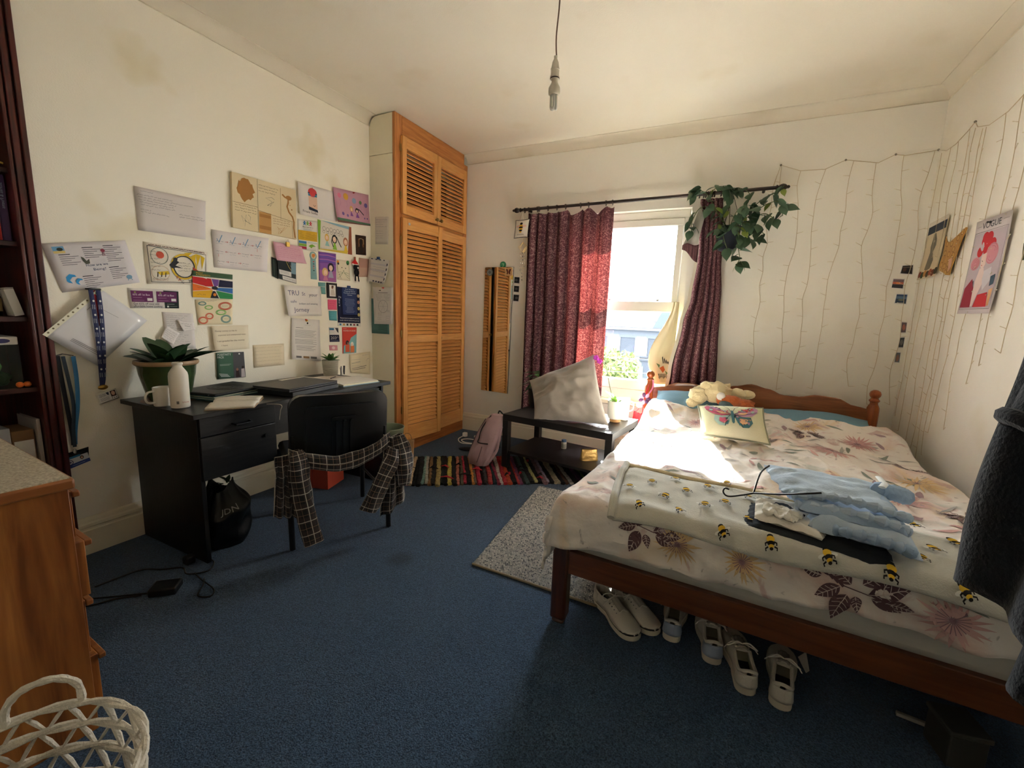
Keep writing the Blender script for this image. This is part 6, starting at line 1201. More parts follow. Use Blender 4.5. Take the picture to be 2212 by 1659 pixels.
# ------------------------------------------------------------------ trailing heart-leaf plant on the rod
vp=thing('trailing_plant','trailing heart-leaf plant in a dark pot at the right end of the curtain rod','plant',(2.63,3.27,1.74))
pc=(2.63,3.255,0); MB().lathe([(.05,1.745),(.062,1.75),(.075,1.86),(.08,1.90),(.084,1.905),(.084,1.915),(.076,1.915),(.07,1.88),(.001,1.875)],pc,n=28).build('pot',M('navy_pot',(38,44,56),rough=.5),vp); MB().lathe([(.001,1.88),(.072,1.88)],pc,n=20,close=False).build('soil',SOIL,vp)
for a in (0,2.1,4.2): MB().tube([(pc[0]+.08*math.cos(a),pc[1]+.08*math.sin(a),1.91),(pc[0],RY,rodz(2.63)-.014)],.0018,5).build('hanger_cord',M('dark_cord',(60,54,50),rough=.8),vp)
hl=leafmesh('heart_leaf',.085,.036,'heart',.25,.12,M('philodendron_leaf',(82,112,86),rough=.4,var=(12,.25)),n=14); hl2=leafmesh('young_leaf',.06,.022,'heart',.2,.1,M('young_leaf',(140,160,72),rough=.45,var=(12,.2)))
VS=M('vine_stem',(92,108,66),rough=.6); rv=random.Random(21)
vines=[[(2.63,3.25,1.89),(2.55,3.22,2.0),(2.47,3.25,2.14),(2.40,3.29,2.2),(2.385,3.28,2.17)],[(2.63,3.25,1.89),(2.52,3.23,2.04),(2.42,3.24,2.06),(2.37,3.25,1.97),(2.37,3.26,1.90)],[(2.63,3.25,1.89),(2.62,3.22,2.05),(2.60,3.25,2.18),(2.54,3.28,2.21),(2.50,3.26,2.19)],[(2.63,3.25,1.89),(2.70,3.22,2.0),(2.74,3.25,2.13),(2.66,3.27,2.19),(2.60,3.25,2.16)],
 [(2.64,3.25,1.89),(2.75,3.22,2.02),(2.84,3.25,2.1),(2.92,3.28,2.15),(2.95,3.27,2.18)],[(2.64,3.25,1.89),(2.76,3.2,1.98),(2.86,3.2,2.05),(2.94,3.23,2.06),(2.96,3.24,1.97)],[(2.64,3.24,1.89),(2.74,3.18,1.93),(2.84,3.18,1.98),(2.92,3.22,1.94)],[(2.63,3.23,1.89),(2.68,3.15,1.90),(2.74,3.15,1.84),(2.79,3.2,1.80)],[(2.62,3.22,1.89),(2.60,3.14,1.90),(2.60,3.13,1.83),(2.63,3.16,1.75)],[(2.63,3.22,1.89),(2.68,3.14,1.86),(2.70,3.14,1.76),(2.72,3.18,1.68),(2.70,3.2,1.63)],[(2.63,3.22,1.89),(2.56,3.15,1.92),(2.56,3.15,1.86)],[(2.63,3.22,1.89),(2.66,3.14,1.98),(2.70,3.12,2.02),(2.76,3.14,2.0)],[(2.63,3.22,1.9),(2.72,3.15,1.92),(2.80,3.15,1.9),(2.86,3.2,1.84)]]
for V in vines:
    P=catmull(V,8); MB().tube(P,.0026,6).build('vine',VS,vp); n=len(P); k=5
    while k<n:
        p=P[k]; a=rv.uniform(3.4,6.0); el=rv.uniform(-.9,.3); d=Vector((math.cos(a)*math.cos(el),math.sin(a)*math.cos(el)*.7,math.sin(el))); q=p+d*.025
        if q.y<3.37:
            MB().tube([p,q],.0014,5).build('petiole',VS,vp); yng=rv.random()<.15; put_leaf(hl2 if yng else hl,vp,q,d+Vector((0,0,-.35)),rv.uniform(-.9,.9),rv.uniform(.7,1.12))
        k+=rv.choice((2,2,3,3))
put_leaf(hl2,vp,(2.70,3.2,1.63),(-.5,-.2,-1),.3,.9)
# ------------------------------------------------------------------ string lights
sl=thing('string_lights','curtain of clear wire string lights pinned across the wall corner','string lights',(3.78,3.38,.5)); WIR=M('clear_wire',(196,180,150),rough=.35); LED=M('led_tip',(232,224,196),rough=.2)
HB=[(2.885,2.20),(2.921,2.353),(3.043,2.303),(3.191,2.297),(3.304,2.345),(3.33,2.34),(3.485,2.307),(3.572,2.349),(3.621,2.337),(3.785,2.351)]
HRt=[(3.385,2.348),(3.259,2.302),(3.135,2.297),(2.994,2.319),(2.92,2.339),(2.879,2.298),(2.748,2.258),(2.574,2.255),(2.466,2.279),(2.30,2.31),(2.1,2.27)]
hp=[Vector((x,YB-.012,z)) for x,z in HB]+[Vector((XR-.012,y,z)) for y,z in HRt]; MB().tube(hp,.0022,6).build('header_wire',WIR,sl)
for p in (hp[1],hp[4],hp[7],hp[9],hp[14]): MB().ball(p,.007,n=8).build('wall_pin',M('steel_pin',(130,122,110),rough=.4,metal=.6),sl)
rs_=random.Random(9)
def strand(top,dirw,out,zb):
    P=[];z=top.z; x=0; g=MB(); r=rs_; dl=Vector(dirw)
    while z>zb:
        x=max(-.03,min(.03,x+r.uniform(-.022,.022))); P.append(top*1+dl*x+Vector((0,0,z-top.z))); 
        if z<top.z-.02:
            sg=r.choice((-1,1)); q=P[-1]; e=q+dl*(.03*sg)+Vector(out)*.006+Vector((0,0,r.uniform(.0,.018))); g.tube([q,e],[.0016,.0011],5); g.tube([e,e+(e-q).normalized()*.007],.002,5,mi=1)
        z-=r.uniform(.095,.13)
    P2=catmull(P,3); g.tube(P2,.0017,5); g.build('light_strand',[WIR,LED],sl)
for x,zt,zb in ((2.905,2.28,.78),(2.925,2.35,2.0),(3.043,2.303,.70),(3.191,2.297,.72),(3.33,2.337,.70),(3.485,2.307,.74),(3.621,2.337,.66),(3.765,2.345,.62)): strand(Vector((x,YB-.014,zt)),(1,0,0),(0,-1,0),zb)
for y,zt,zb in ((3.30,2.31,.55),(3.19,2.30,.47),(3.09,2.30,.43),(2.985,2.32,.38),(2.89,2.30,.34),(2.80,2.265,.45),(2.748,2.258,.6),(2.60,2.255,.60),(2.47,2.278,.95),(2.36,2.30,1.0),(2.2,2.29,1.1)): strand(Vector((XR-.014,y,zt)),(0,1,0),(-1,0,0),zb)
# ------------------------------------------------------------------ papers, cards and photographs on the walls
def wallpt(wall,a,b,h):
    return Vector((h,a,b)) if wall=='L' else Vector((XR-h,a,b)) if wall=='R' else Vector((a,YB-h,b)) if wall=='B' else Vector((a,WY-h,b))
def paper(name,label,cat,wall,q,col,off=.002,cb=0,cr=0,cl_=0,ct=0,grp='papers pinned to the left wall',th=.0006,rough=.9):
    TL,TRq,BR_,BL=q
    def P(u,v,h=0):
        a=(TL[0]*(1-u)+TRq[0]*u)*(1-v)+(BL[0]*(1-u)+BR_[0]*u)*v; b=(TL[1]*(1-u)+TRq[1]*u)*(1-v)+(BL[1]*(1-u)+BR_[1]*u)*v
        return wallpt(wall,a,b,off+.0008*math.sin(3*u+2*v)+cb*max(0,v)**3+cr*max(0,u)**3+cl_*max(0,1-u)**3+ct*max(0,1-v)**3+h)
    w=math.dist(TL,TRq); hh=math.dist(TL,BL)
    t=thing(name,label,cat,tuple(P(.5,1)),0,grp)
    m=col if isinstance(col,bpy.types.Material) else M('sheet_%d_%d_%d'%col,col,rough=rough)
    MB().grid(lambda u,v:P(u,v),8,8).build('sheet',m,t,solid=-th)
    s=Sheet(lambda u,v,h:P(u,v,h+th*.2+.0003),w,hh); s.t=t; return s
def done(s,nm='printed_design'): s.build(nm,s.t); return s.t
def pin(t,s,u,v,col):
    p=s.P(u,v,.002); n=(s.P(u,v,.01)-p).normalized(); g=MB(); g.lathe([(.006,0),(.006,.003),(.003,.005),(.004,.012),(.0045,.014),(.001,.015)],p,n=10,axis=n); g.build('push_pin',M('pin_%d_%d_%d'%col,col,rough=.4),t)
WP=(226,220,214); CRM_=(228,216,186); K=(44,44,48); GY=(120,118,120); NAVY=(32,36,66); TEAL=(86,150,156)
R=lambda seed:random.Random(seed)
# top left lined note
s=paper('handwritten_sheet','landscape sheet with small handwriting, highest on the left of the wall','paper','L',[(.749,1.781),(1.075,1.784),(1.063,1.576),(.752,1.572)],(216,208,204),cr=.012,ct=.004)
s.scrib(.08,.26,.08,K,1); [s.scrib(.03+.01*k,.52+.02*(k%3),.17+.055*k,K,k) for k in range(5)]; s.scrib(.06,.2,.50,K,7); s.scrib(.06,.45,.555,K,8); s.scrib(.55,.80,.22,K,9); s.scrib(.6,.95,.46,K,10); s.scrib(.6,.98,.52,K,11); done(s,'handwriting')
# canvas
t=thing('coffee_art_canvas','cream canvas board of coffee stains and line drawings','canvas',tuple(wallpt('L',1.44,1.67,.0)),0)
CQ=[(1.230,1.984),(1.652,1.988),(1.644,1.672),(1.218,1.672)]
MB().prism([wallpt('L',a,b,.002) for a,b in CQ],(.018,0,0)).build('board',M('canvas_cream',(222,204,166),rough=.9,bump=(300,.1)),t,smooth=False)
s=Sheet(lambda u,v,h:wallpt('L',(CQ[0][0]*(1-u)+CQ[1][0]*u)*(1-v)+(CQ[3][0]*(1-u)+CQ[2][0]*u)*v,(CQ[0][1]*(1-u)+CQ[1][1]*u)*(1-v)+(CQ[3][1]*(1-u)+CQ[2][1]*u)*v,.0205+h),.425,.314)
COF=(168,118,62); CO2=(190,142,82); r=R(2)
s.poly([(.185+(.125+.02*r.uniform(-1,1))*math.cos(2*PI*i/26),.27+(.19+.04*r.uniform(-1,1))*math.sin(2*PI*i/26)) for i in range(26)],COF); s.rect(.38,.60,.57,1.0,CO2); s.rect(.385,.64,.565,.7,COF); s.rect(.385,.86,.565,.93,COF)
s.line([(.76,.16),(.80,.2),(.86,.22),(.86,.30),(.84,.38),(.87,.48),(.93,.56),(.955,.66),(.95,.78),(.965,.92),(.97,.98)],COF,.011); s.ell(.87,.20,.05,.045,COF); s.ell(.92,.42,.012,.015,COF); s.ell(.89,.34,.006,.01,COF)
for a in ([(.365,0),(.365,1)],[(.73,.05),(.73,.66)],[(0,.53),(.36,.53)],[(.365,.585),(.94,.66)],[(.92,.66),(.93,1.0)]): s.line(a,(96,70,44),.0018)
for k in range(3): s.scrib(.38,.7-.03*k,.10+.055*k,(70,50,40),20+k,w=.0016); s.scrib(.03,.34,.57+.05*k,(70,50,40),30+k,w=.0016); s.scrib(.60,.88,.68+.045*k,(120,70,50),40+k,w=.0016)
for cx,cy,sc,c in ((.54,.36,.10,(60,66,72)),(.16,.83,.11,(70,80,84)),(.76,.86,.10,(190,130,80))):
    pts=[(cx+sc*r.uniform(-1,1),cy+sc*1.2*r.uniform(-1,1)) for _ in range(9)]; s.line(pts,c,.0018)
s.build('coffee_drawing',t)
# penguin/globe card
s=paper('child_drawing','white drawing of a red, blue and peach bottle signed in pencil','drawing','L',[(1.667,2.048),(1.985,2.063),(1.999,1.853),(1.68,1.842)],(226,220,216),cl_=.016,ct=.006)
s.rect(.27,.28,.50,.72,(226,190,166)); s.ell(.385,.22,.12,.14,(204,66,70)); s.rect(.265,.24,.505,.34,(66,138,176)); s.line([(.26,.25),(.385,.21),(.51,.25)],NAVY,.005); s.poly([(.26,.68),(.5,.74),(.51,.82),(.26,.78)],(36,42,62)); s.line([(.39,.6),(.42,.65),(.45,.6)],K,.003); s.line([(.385,.06),(.39,.12)],(176,90,60),.006)
s.text('From Sofia',.08,.90,.016,K,width=.13); done(s)
# pink balloon drawing
s=paper('child_drawing','pink drawing of two girls under coloured balloons','drawing','L',[(1.968,2.092),(2.335,2.127),(2.342,1.889),(1.999,1.853)],(196,148,168),cb=.010,cr=.0,cl_=.012)
for cu_,cv,c,rr_ in ((.15,.2,(214,120,150),.05),(.33,.2,(200,150,60),.07),(.56,.28,(140,160,190),.06),(.74,.3,(104,136,90),.04),(.90,.36,(110,96,160),.05),(.2,.72,(110,86,150),.035),(.33,.76,(120,96,160),.03),(.84,.78,(110,86,150),.02),(.92,.78,(110,86,150),.02)): s.ell(cu_,cv,rr_,rr_*1.45,c)
for cu_,cv in ((.15,.3),(.33,.32),(.56,.4),(.74,.4),(.9,.48)): s.line([(cu_,cv),(cu_+.02,cv+.1),(cu_-.01,cv+.2)],(150,110,136),.0015)
s.ell(.46,.54,.05,.09,(206,160,90)); s.poly([(.44,.60),(.41,.76),(.50,.76)],(130,80,150)); s.ell(.62,.57,.05,.08,(60,46,52)); s.poly([(.62,.62),(.57,.79),(.68,.79)],(130,80,160)); s.line([(.60,.50),(.7,.54),(.82,.68)],(40,36,40),.008); s.ell(.46,.56,.025,.05,(230,196,170)); s.ell(.62,.59,.025,.045,(230,196,170))
s.poly([(0,.86),(.3,.87),(.6,.90),(1,.93),(1,.985),(.5,.96),(0,.93)],(84,120,96)); s.poly([(0,.93),(.5,.96),(1,.985),(1,1),(0,1)],(110,76,66)); pin(done(s),s,.55,.04,(180,40,40))
# charity leaflet
s=paper('charity_leaflet','portrait leaflet with three coloured people and a yellow band','leaflet','L',[(1.67,1.812),(1.832,1.826),(1.828,1.616),(1.665,1.613)],(226,222,214))
for cu_,c in ((.34,(40,116,176)),(.49,(120,170,60)),(.64,(196,40,60))):
    s.ell(cu_,.07,.035,.03,c)
    for d in ((-.07,-.02),(.07,-.02),(-.05,.06),(.05,.06)): s.line([(cu_,.12),(cu_+d[0],.12+d[1])],c,.006)
s.text("Barnardo's",.24,.26,.010,K,width=.085); s.rule(.27,.74,.30); s.rule(.27,.7,.33); s.rect(.02,.36,.98,.68,(214,170,50)); [s.rule(.06,.94-.1*(k%2),.41+.035*k,(120,96,40)) for k in range(7)]
s.rect(.04,.71,.42,.79,(60,120,170)); s.rect(.04,.80,.42,.88,(130,170,60)); s.rect(.04,.89,.42,.97,(180,40,70)); s.poly([(.52,.86),(.62,.80),(.72,.78),(.9,.84),(.74,.86),(.66,.92),(.6,.88)],(130,180,70)); s.rect(.47,.71,.97,.76,(200,206,200)); done(s)
# family drawing
s=paper('child_drawing','drawing of three smiling girls under a row of bubbles','drawing','L',[(1.834,1.841),(2.146,1.844),(2.15,1.638),(1.836,1.635)],(222,214,202))
s.poly([(0,0),(.09,.02),(.03,1),(0,1)],(130,180,60)); s.poly([(.09,0),(.93,0),(.93,.10),(.6,.08),(.3,.04)],(140,180,196)); s.poly([(.93,.0),(1,0),(1,1),(.86,1),(.9,.5)],(150,84,58)); s.poly([(.03,.97),(.85,.9),(.85,1),(.03,1)],(214,186,70))
for k in range(6): s.ring(.17+.10*k,.26+.02*(k%2),.04,.07,K,.002); s.ring(.16+.11*k,.37,.03,.045,K,.0018)
for cu_,cv,h_,d_,sc in ((.24,.55,(220,176,80),(150,196,196),.8),(.46,.56,(36,34,36),(140,190,70),1),(.80,.58,(176,110,80),(220,186,60),1)):
    s.ell(cu_,cv,.075*sc,.16*sc,h_); s.ell(cu_,cv+.01,.05*sc,.10*sc,(238,206,180)); s.poly([(cu_-.02,cv+.13),(cu_-.06,cv+.36*sc),(cu_+.07,cv+.36*sc),(cu_+.02,cv+.13)],d_); s.line([(cu_-.02,cv+.05),(cu_,cv+.07),(cu_+.02,cv+.05)],(180,50,60),.002)
s.line([(.40,.50),(.37,.66),(.42,.84)],(36,34,36),.007); s.line([(.52,.46),(.58,.62),(.66,.80)],(36,34,36),.007); done(s)
s=paper('dark_photograph','dark photograph of a glowing doorway portrait','photograph','L',[(2.187,1.796),(2.301,1.803),(2.3,1.653),(2.19,1.647)],(52,32,24)); s.rect(.25,.2,.75,.6,(120,84,52)); s.ell(.5,.36,.16,.2,(30,22,20)); s.poly([(.36,.5),(.64,.5),(.7,.8),(.5,.95),(.3,.8)],(34,22,18)); s.line([(.28,.2),(.5,.16),(.74,.2)],(206,180,140),.003); s.line([(.74,.2),(.76,.45)],(206,180,140),.003); done(s)
s=paper('pink_note','pink notepaper hung from a gold clip over dark postcards','paper','L',[(1.472,1.632),(1.681,1.628),(1.707,1.518),(1.486,1.516)],(214,166,180),off=.016,cb=.01,cr=.006); [s.scrib(.10,.9-.1*(k%3),.22+.11*k,(176,96,130),50+k) for k in range(6)]; t=done(s,'handwriting')
g=MB(); g.box(.018,.030,1.558,1.584,1.612,1.642); g.build('bulldog_clip',M('gold_clip',(190,150,70),rough=.3,metal=.8),t,bevel=.002); MB().tube([(.024,1.562,1.642),(.03,1.571,1.658),(.024,1.58,1.642)],.0015,5).build('clip_wire',M('silver_tab'),t)
s=paper('road_postcard','postcard of a dark road tunnel hanging under the pink note','postcard','L',[(1.499,1.538),(1.64,1.529),(1.632,1.378),(1.503,1.40)],(60,66,66),off=.010,cb=.006); s.poly([(.05,.05),(.6,.05),(.75,.5),(.05,.55)],(34,40,42)); s.line([(.45,.1),(.6,.35),(.8,.55)],(206,176,90),.003); s.line([(.55,.1),(.75,.35),(.95,.5)],(160,150,120),.003); s.rect(.72,.1,.98,.6,(120,150,164)); s.rect(.05,.55,.72,.76,(214,210,204)); s.rect(.2,.80,.98,.98,(206,202,196)); [s.rule(.1,.6,.60+.04*k,GY) for k in range(3)]; s.scrib(.28,.9,.89,K,61); done(s)
s=paper('dark_postcard','narrow dark forest postcard behind the road postcard','postcard','L',[(1.463,1.534),(1.509,1.525),(1.505,1.397),(1.463,1.414)],(42,50,44),off=.005); s.line([(.3,.1),(.35,.9)],(76,90,70),.003); s.line([(.6,.05),(.65,.95)],(30,34,30),.004); done(s)
# rosette style badge: round top with strip
t=thing('ribbon_badge','pale teal award ribbon with an orange round badge','badge',tuple(wallpt('L',1.785,1.42,0)),0,'papers pinned to the left wall'); MB().prism([wallpt('L',y,z,.002) for y,z in ((1.764,1.58),(1.806,1.58),(1.813,1.42),(1.760,1.42))],(.001,0,0)).build('ribbon',M('teal_ribbon',(128,170,172),rough=.6),t,smooth=False); MB().cyl((.0035,1.785,1.582),.029,.002,24,axis='x').build('badge_disc',M('teal_badge',(120,164,166),rough=.5),t,smooth=False)
s=box_face(.006,1.756,1.814,1.42,1.611); s.ell(.5,.15,.36,.11,(206,196,170)); s.poly([(.3,.10),(.7,.07),(.76,.14),(.5,.22),(.3,.18)],(214,130,60)); [s.ell(.5,.36+.08*k,.12,.02,((196,60,60),(60,70,90),(196,60,60),(214,120,80),(40,60,70))[k]) for k in range(5)]; s.rule(.25,.75,.78,GY); s.rule(.25,.75,.84,GY); s.build('printed_motifs',t)
s=paper('child_drawing','purple painted picture of a fair and a dark-haired girl','drawing','L',[(1.833,1.62),(1.991,1.624),(1.988,1.415),(1.83,1.414)],(140,92,172))
for k in range(7): s.line([(.03,.06+.05*k),(.5,.04+.05*k),(.97,.08+.05*k)],((110,70,160),(170,110,180),(96,84,176))[k%3],.007)
s.rect(.03,.62,.97,.98,(168,100,160)); s.ell(.68,.50,.19,.16,(52,40,66)); s.poly([(.5,.5),(.53,.66),(.58,.64)],(52,40,66)); s.ell(.68,.52,.11,.10,(236,206,186)); s.poly([(.62,.62),(.52,.86),(.84,.86),(.74,.62)],(170,164,190)); s.ell(.34,.68,.17,.15,(220,186,120)); s.ell(.36,.70,.10,.10,(240,208,180)); s.poly([(.3,.8),(.22,.98),(.52,.98),(.42,.8)],(206,130,160)); s.line([(.33,.75),(.37,.77),(.40,.75)],(190,50,60),.002); done(s)
s=paper('cat_face_card','pale card with a painted cat face in green and black','drawing','L',[(1.994,1.585),(2.12,1.59),(2.125,1.436),(1.997,1.436)],(226,214,188)); s.ell(.1,.12,.09,.08,(220,140,50)); s.ell(.12,.2,.07,.06,K); s.ell(.85,.12,.12,.11,(50,120,60)); s.ell(.82,.18,.05,.05,K); s.ell(.38,.38,.03,.03,K); s.ell(.66,.40,.03,.03,K); s.line([(.5,.5),(.46,.58),(.54,.58),(.5,.5)],(60,90,50),.003)
for k in range(3): s.line([(.46,.62),(.25,.6+.1*k),(.1,.62+.14*k)],(70,110,60),.002); s.line([(.54,.62),(.75,.62+.1*k),(.92,.66+.12*k)],(70,110,60),.002)
s.line([(.02,.2),(.08,.6),(.3,.95)],K,.002); done(s)
# black cat ornament with santa hat on a peg
t=thing('cat_ornament','knitted black cat ornament with red santa hat on a peg','ornament',(.03,2.17,1.43)); BKK=M('black_felt',(26,25,28),rough=1,bump=(120,.4)); WFT=M('white_felt',(228,224,216),rough=1)
MB().ball((.026,2.168,1.545),.018,.026,.026,n=16).build('head',BKK,t); MB().ball((.026,2.17,1.505),.016,.022,.03,n=16).build('body',BKK,t); MB().lathe([(.026,0),(.022,.012),(.006,.036),(.001,.04)],(.024,2.155,1.565),n=14).build('hat',M('red_felt',(190,36,40),rough=1),t); MB().tube([(.024+.02*math.cos(a)*.8,2.157+.024*math.sin(a),1.566) for a in [2*PI*i/14 for i in range(14)]],.006,6,closed=True).build('hat_brim',WFT,t); MB().ball((.044,2.168,1.54),.004,.009,.008,n=8).build('muzzle',WFT,t)
for y,d in ((2.158,-.006),(2.182,.006)): MB().tube([(.026,y,1.49),(.028,y+d,1.45),(.03,y+d*1.2,1.43)],.005,6).build('leg',BKK,t); MB().ball((.03,y+d*1.2,1.432),.007,n=8).build('paw',WFT,t)
MB().box(.005,.02,2.163,2.173,1.59,1.625).build('peg',M('wood_peg',(176,110,70),rough=.7),t,bevel=.002)
s=paper('dusky_card','plain dusky pink card beside the cat ornament','card','L',[(2.22,1.626),(2.338,1.628),(2.332,1.486),(2.205,1.474)],(196,160,142)); s.rect(.05,.05,.95,.5,(186,144,130)); done(s)
# TRUst your journey
s=paper('trust_note','white sheet with childish pencil lettering about trust','paper','L',[(1.53,1.361),(1.84,1.373),(1.836,1.163),(1.549,1.159)],(228,222,216),cl_=.018,cb=.008,off=.005); INK=(92,96,124)
s.text('TRU',.08,.32,.034,INK,width=.095); s.text('St',.46,.32,.024,INK,width=.03); s.text('your',.66,.34,.022,INK,width=.075); s.text('safe',.12,.56,.018,INK,width=.055); s.text('brilliant and amazing',.36,.62,.012,INK,width=.165); s.text('Jorney',.2,.86,.03,INK,width=.135); t=done(s,'handwriting')
# sticky notes
for nm,lab,q,c in (('sticky_note','wide teal sticky note above its narrower twin',[(1.822,1.403),(1.885,1.405),(1.884,1.376),(1.82,1.374)],(120,172,170)),('sticky_note','narrow teal sticky note left of the black photo frame',[(1.843,1.373),(1.884,1.373),(1.883,1.321),(1.845,1.321)],(112,166,164)),('sticky_note','hot pink sticky note under the black photo frame',[(1.902,1.284),(1.986,1.286),(1.984,1.209),(1.899,1.21)],(226,96,128)),('sticky_note','square teal sticky note under the hot pink one',[(1.908,1.201),(1.985,1.201),(1.982,1.127),(1.908,1.131)],(96,168,176))):
    s=paper(nm,lab,'sticky note','L',q,c,grp='sticky notes on the left wall',cb=.004); [s.scrib(.12,.85-.1*k,.2+.2*k,tuple(int(x*.6) for x in c),70+k,w=.0009) for k in range(4)]; done(s,'handwriting')
t=thing('photo_frame','small black frame with a portrait of a person in white','photo frame',tuple(wallpt('L',1.939,1.295,0)),0); MB().box(.002,.012,1.893,1.985,1.295,1.407).build('frame',M('black_frame',(24,23,24),rough=.4),t,bevel=.002); s=box_face(.0122,1.893,1.985,1.295,1.407); s.rect(.2,.14,.82,.88,(226,222,216)); s.ell(.5,.30,.1,.10,(150,104,80)); s.poly([(.36,.45),(.62,.42),(.8,.82),(.3,.82)],(206,196,184)); s.ell(.52,.24,.11,.07,(96,70,54)); s.build('portrait',t)
# navy poster + leaflet
s=paper('support_poster','dark navy support poster with speaker portraits at its edge','poster','L',[(1.99,1.384),(2.217,1.381),(2.224,1.08),(1.99,1.087)],NAVY,off=.003); [s.text(x,.05,.28+.07*k,.016,(220,220,226)) for k,x in enumerate(('He','&','E','vi'))]; s.text('Resources to support schools,',.10,.80,.009,(226,224,220),width=.19); s.text('youth clubs & community groups',.08,.86,.009,(226,224,220),width=.195); s.rect(0,.91,1,1,(222,216,206)); [s.rect(.06+.15*k,.93,.14+.15*k,.98,((60,120,160),(200,150,60),(60,60,70),(60,60,70),(150,50,60),(40,40,44))[k]) for k in range(6)]; [s.ell(.93,.19+.165*k,.06,.045,((214,190,150),(196,140,120),(206,186,120),(190,170,110))[k]) for k in range(4)]; done(s)
s=paper('support_leaflet','royal navy leaflet clipped on the front of the support poster','leaflet','L',[(2.03,1.383),(2.188,1.383),(2.182,1.175),(2.033,1.176)],(44,58,104),off=.008,cb=.004); r=R(4)
for k,(x,ww) in enumerate((('Free Sessions',.09),('Ongoing Mental',.11),('Training for Schools',.125),('Online',.05))): s.text(x,.5-ww/.158/2,.08+.07*k,.008,(214,220,232),width=ww)
for k in range(11): a=r.uniform(.15,.3); s.rule(a,1-a,.42+.05*k,(170,180,206),.0014)
t=done(s); MB().box(.006,.016,2.085,2.115,1.375,1.398).build('blue_clip',M('blue_clip',(50,80,130),rough=.4),t,bevel=.002)
# letter
s=paper('typed_letter','white typed letter hung from a coloured pin under the trust note','letter','L',[(1.589,1.145),(1.823,1.133),(1.818,.831),(1.567,.864)],(224,220,216),cb=.012,cl_=.006,off=.003); s.ell(.55,.10,.03,.025,K); s.rule(.44,.66,.15,GY); s.rule(.14,.40,.22,K,.002)
for k in range(7): s.rule(.12,.86-.05*(k%3),.28+.028*k,(96,94,96),.0016)
for k in range(5): s.rule(.12,.86-.12*(k%2),.50+.026*k,(96,94,96),.0016)
for k in range(5): s.rule(.16,.82-.07*(k%3),.655+.026*k,(96,94,96),.0016)
for a,b,c in ((.14,.32,(110,110,112)),(.38,.58,(150,120,80)),(.63,.84,(110,110,112))): s.rect(a,.905,b,.955,c)
t=done(s); pin(t,s,.48,.02,(196,60,40)); pin(t,s,.50,.045,(206,180,50))
s=paper('event_card','white and navy event card with large date numerals','card','L',[(1.904,1.08),(1.996,1.077),(2.004,.966),(1.908,.968)],(224,220,214)); s.rect(0,.52,1,1,NAVY); s.text('2030',.1,.82,.022,(228,224,220),width=.075); s.rect(.04,.06,.5,.2,(60,120,160)); s.poly([(.62,.05),(.95,.05),(.95,.4),(.8,.3)],(60,56,60)); s.rule(.06,.6,.3,GY); s.rule(.06,.5,.38,GY); s.rule(.1,.9,.92,(180,180,196)); done(s)
s=paper('pink_card','little pink card half hidden by the succulent leaves','card','L',[(1.901,.944),(1.98,.939),(1.983,.9),(1.904,.904)],(216,150,160)); s.ell(.5,.5,.2,.3,(236,206,206)); done(s)
s=paper('event_flyer','red and teal flyer with two illustrated women','flyer','L',[(2.03,1.078),(2.181,1.075),(2.172,.87),(2.029,.872)],(206,70,60)); s.poly([(1,.25),(1,1),(.05,1),(.1,.7),(.45,.62),(.6,.4)],(126,180,186)); s.text('WOMEN IN ADHD',.06,.16,.011,(232,226,220),width=.13); s.rule(.06,.3,.06,(232,226,220)); s.ell(.34,.60,.12,.10,(50,38,40)); s.poly([(.2,.66),(.5,.66),(.5,.95),(.2,.95)],(206,90,60)); s.ell(.38,.62,.06,.05,(150,96,74)); s.ell(.68,.66,.11,.10,(226,222,214)); s.poly([(.56,.72),(.84,.72),(.84,.98),(.56,.98)],(216,120,70)); s.ell(.66,.68,.06,.05,(232,196,170)); done(s)
s=paper('printed_sheet','cream printed sheet with pen notes low by the wardrobe','paper','L',[(2.093,.861),(2.327,.871),(2.323,.675),(2.101,.713)],CRM_,cl_=.006); s.text('Events & Activities',.08,.52,.010,(60,56,56),width=.10,rot=.12); s.rule(.08,.5,.3,GY); s.line([(.08,.76),(.4,.70),(.8,.60)],K,.003); s.line([(.08,.84),(.4,.78),(.75,.70)],K,.003); s.line([(.8,.4),(.86,.3),(.95,.3)],GY,.0015); s.scrib(.6,.95,.12,GY,81); s.rule(.08,.6,.62,GY); done(s)
s=paper('gratitude_note','cream card with handwritten gratitude sentences','paper','L',[(1.059,1.095),(1.285,1.099),(1.282,.952),(1.068,.947)],(228,216,190),cl_=.012,cb=.006); BR=(126,98,76); s.text('Money comes to me in',.07,.24,.010,BR,width=.135); s.text('expected and unexpected ways',.14,.40,.009,BR,width=.175); s.text('I am grateful for the money',.1,.64,.009,BR,width=.175); s.text('I have',.2,.82,.010,BR,width=.04); done(s,'handwriting')
s=paper('faint_note','thin cream sheet with faint pencil lines above the desk','paper','L',[(1.307,.972),(1.525,.973),(1.524,.828),(1.306,.827)],(224,210,182)); [s.scrib(.05,.93-.1*(k%2),.13+.15*k,(176,158,132),90+k) for k in range(6)]; done(s,'handwriting')
s=paper('positivity_leaflet','green and grey leaflet with two people standing on the desk','leaflet','L',[(1.079,.939),(1.244,.934),(1.247,.775),(1.076,.78)],(70,104,84),off=.006); s.rect(.58,0,1,1,(84,84,86)); s.text('POSITIVITY',.03,.12,.013,(228,226,220),width=.08); s.text('PACK',.03,.22,.013,(228,226,220),width=.038); s.ell(.82,.07,.03,.03,(226,224,220)); s.rule(.1,.5,.45,(206,214,206)); s.rule(.1,.44,.49,(206,214,206)); [s.line([(.06+.03*k,.80+.05*k),(.36+.04*k,.84+.045*k)],(214,220,214),.003) for k in range(3)]
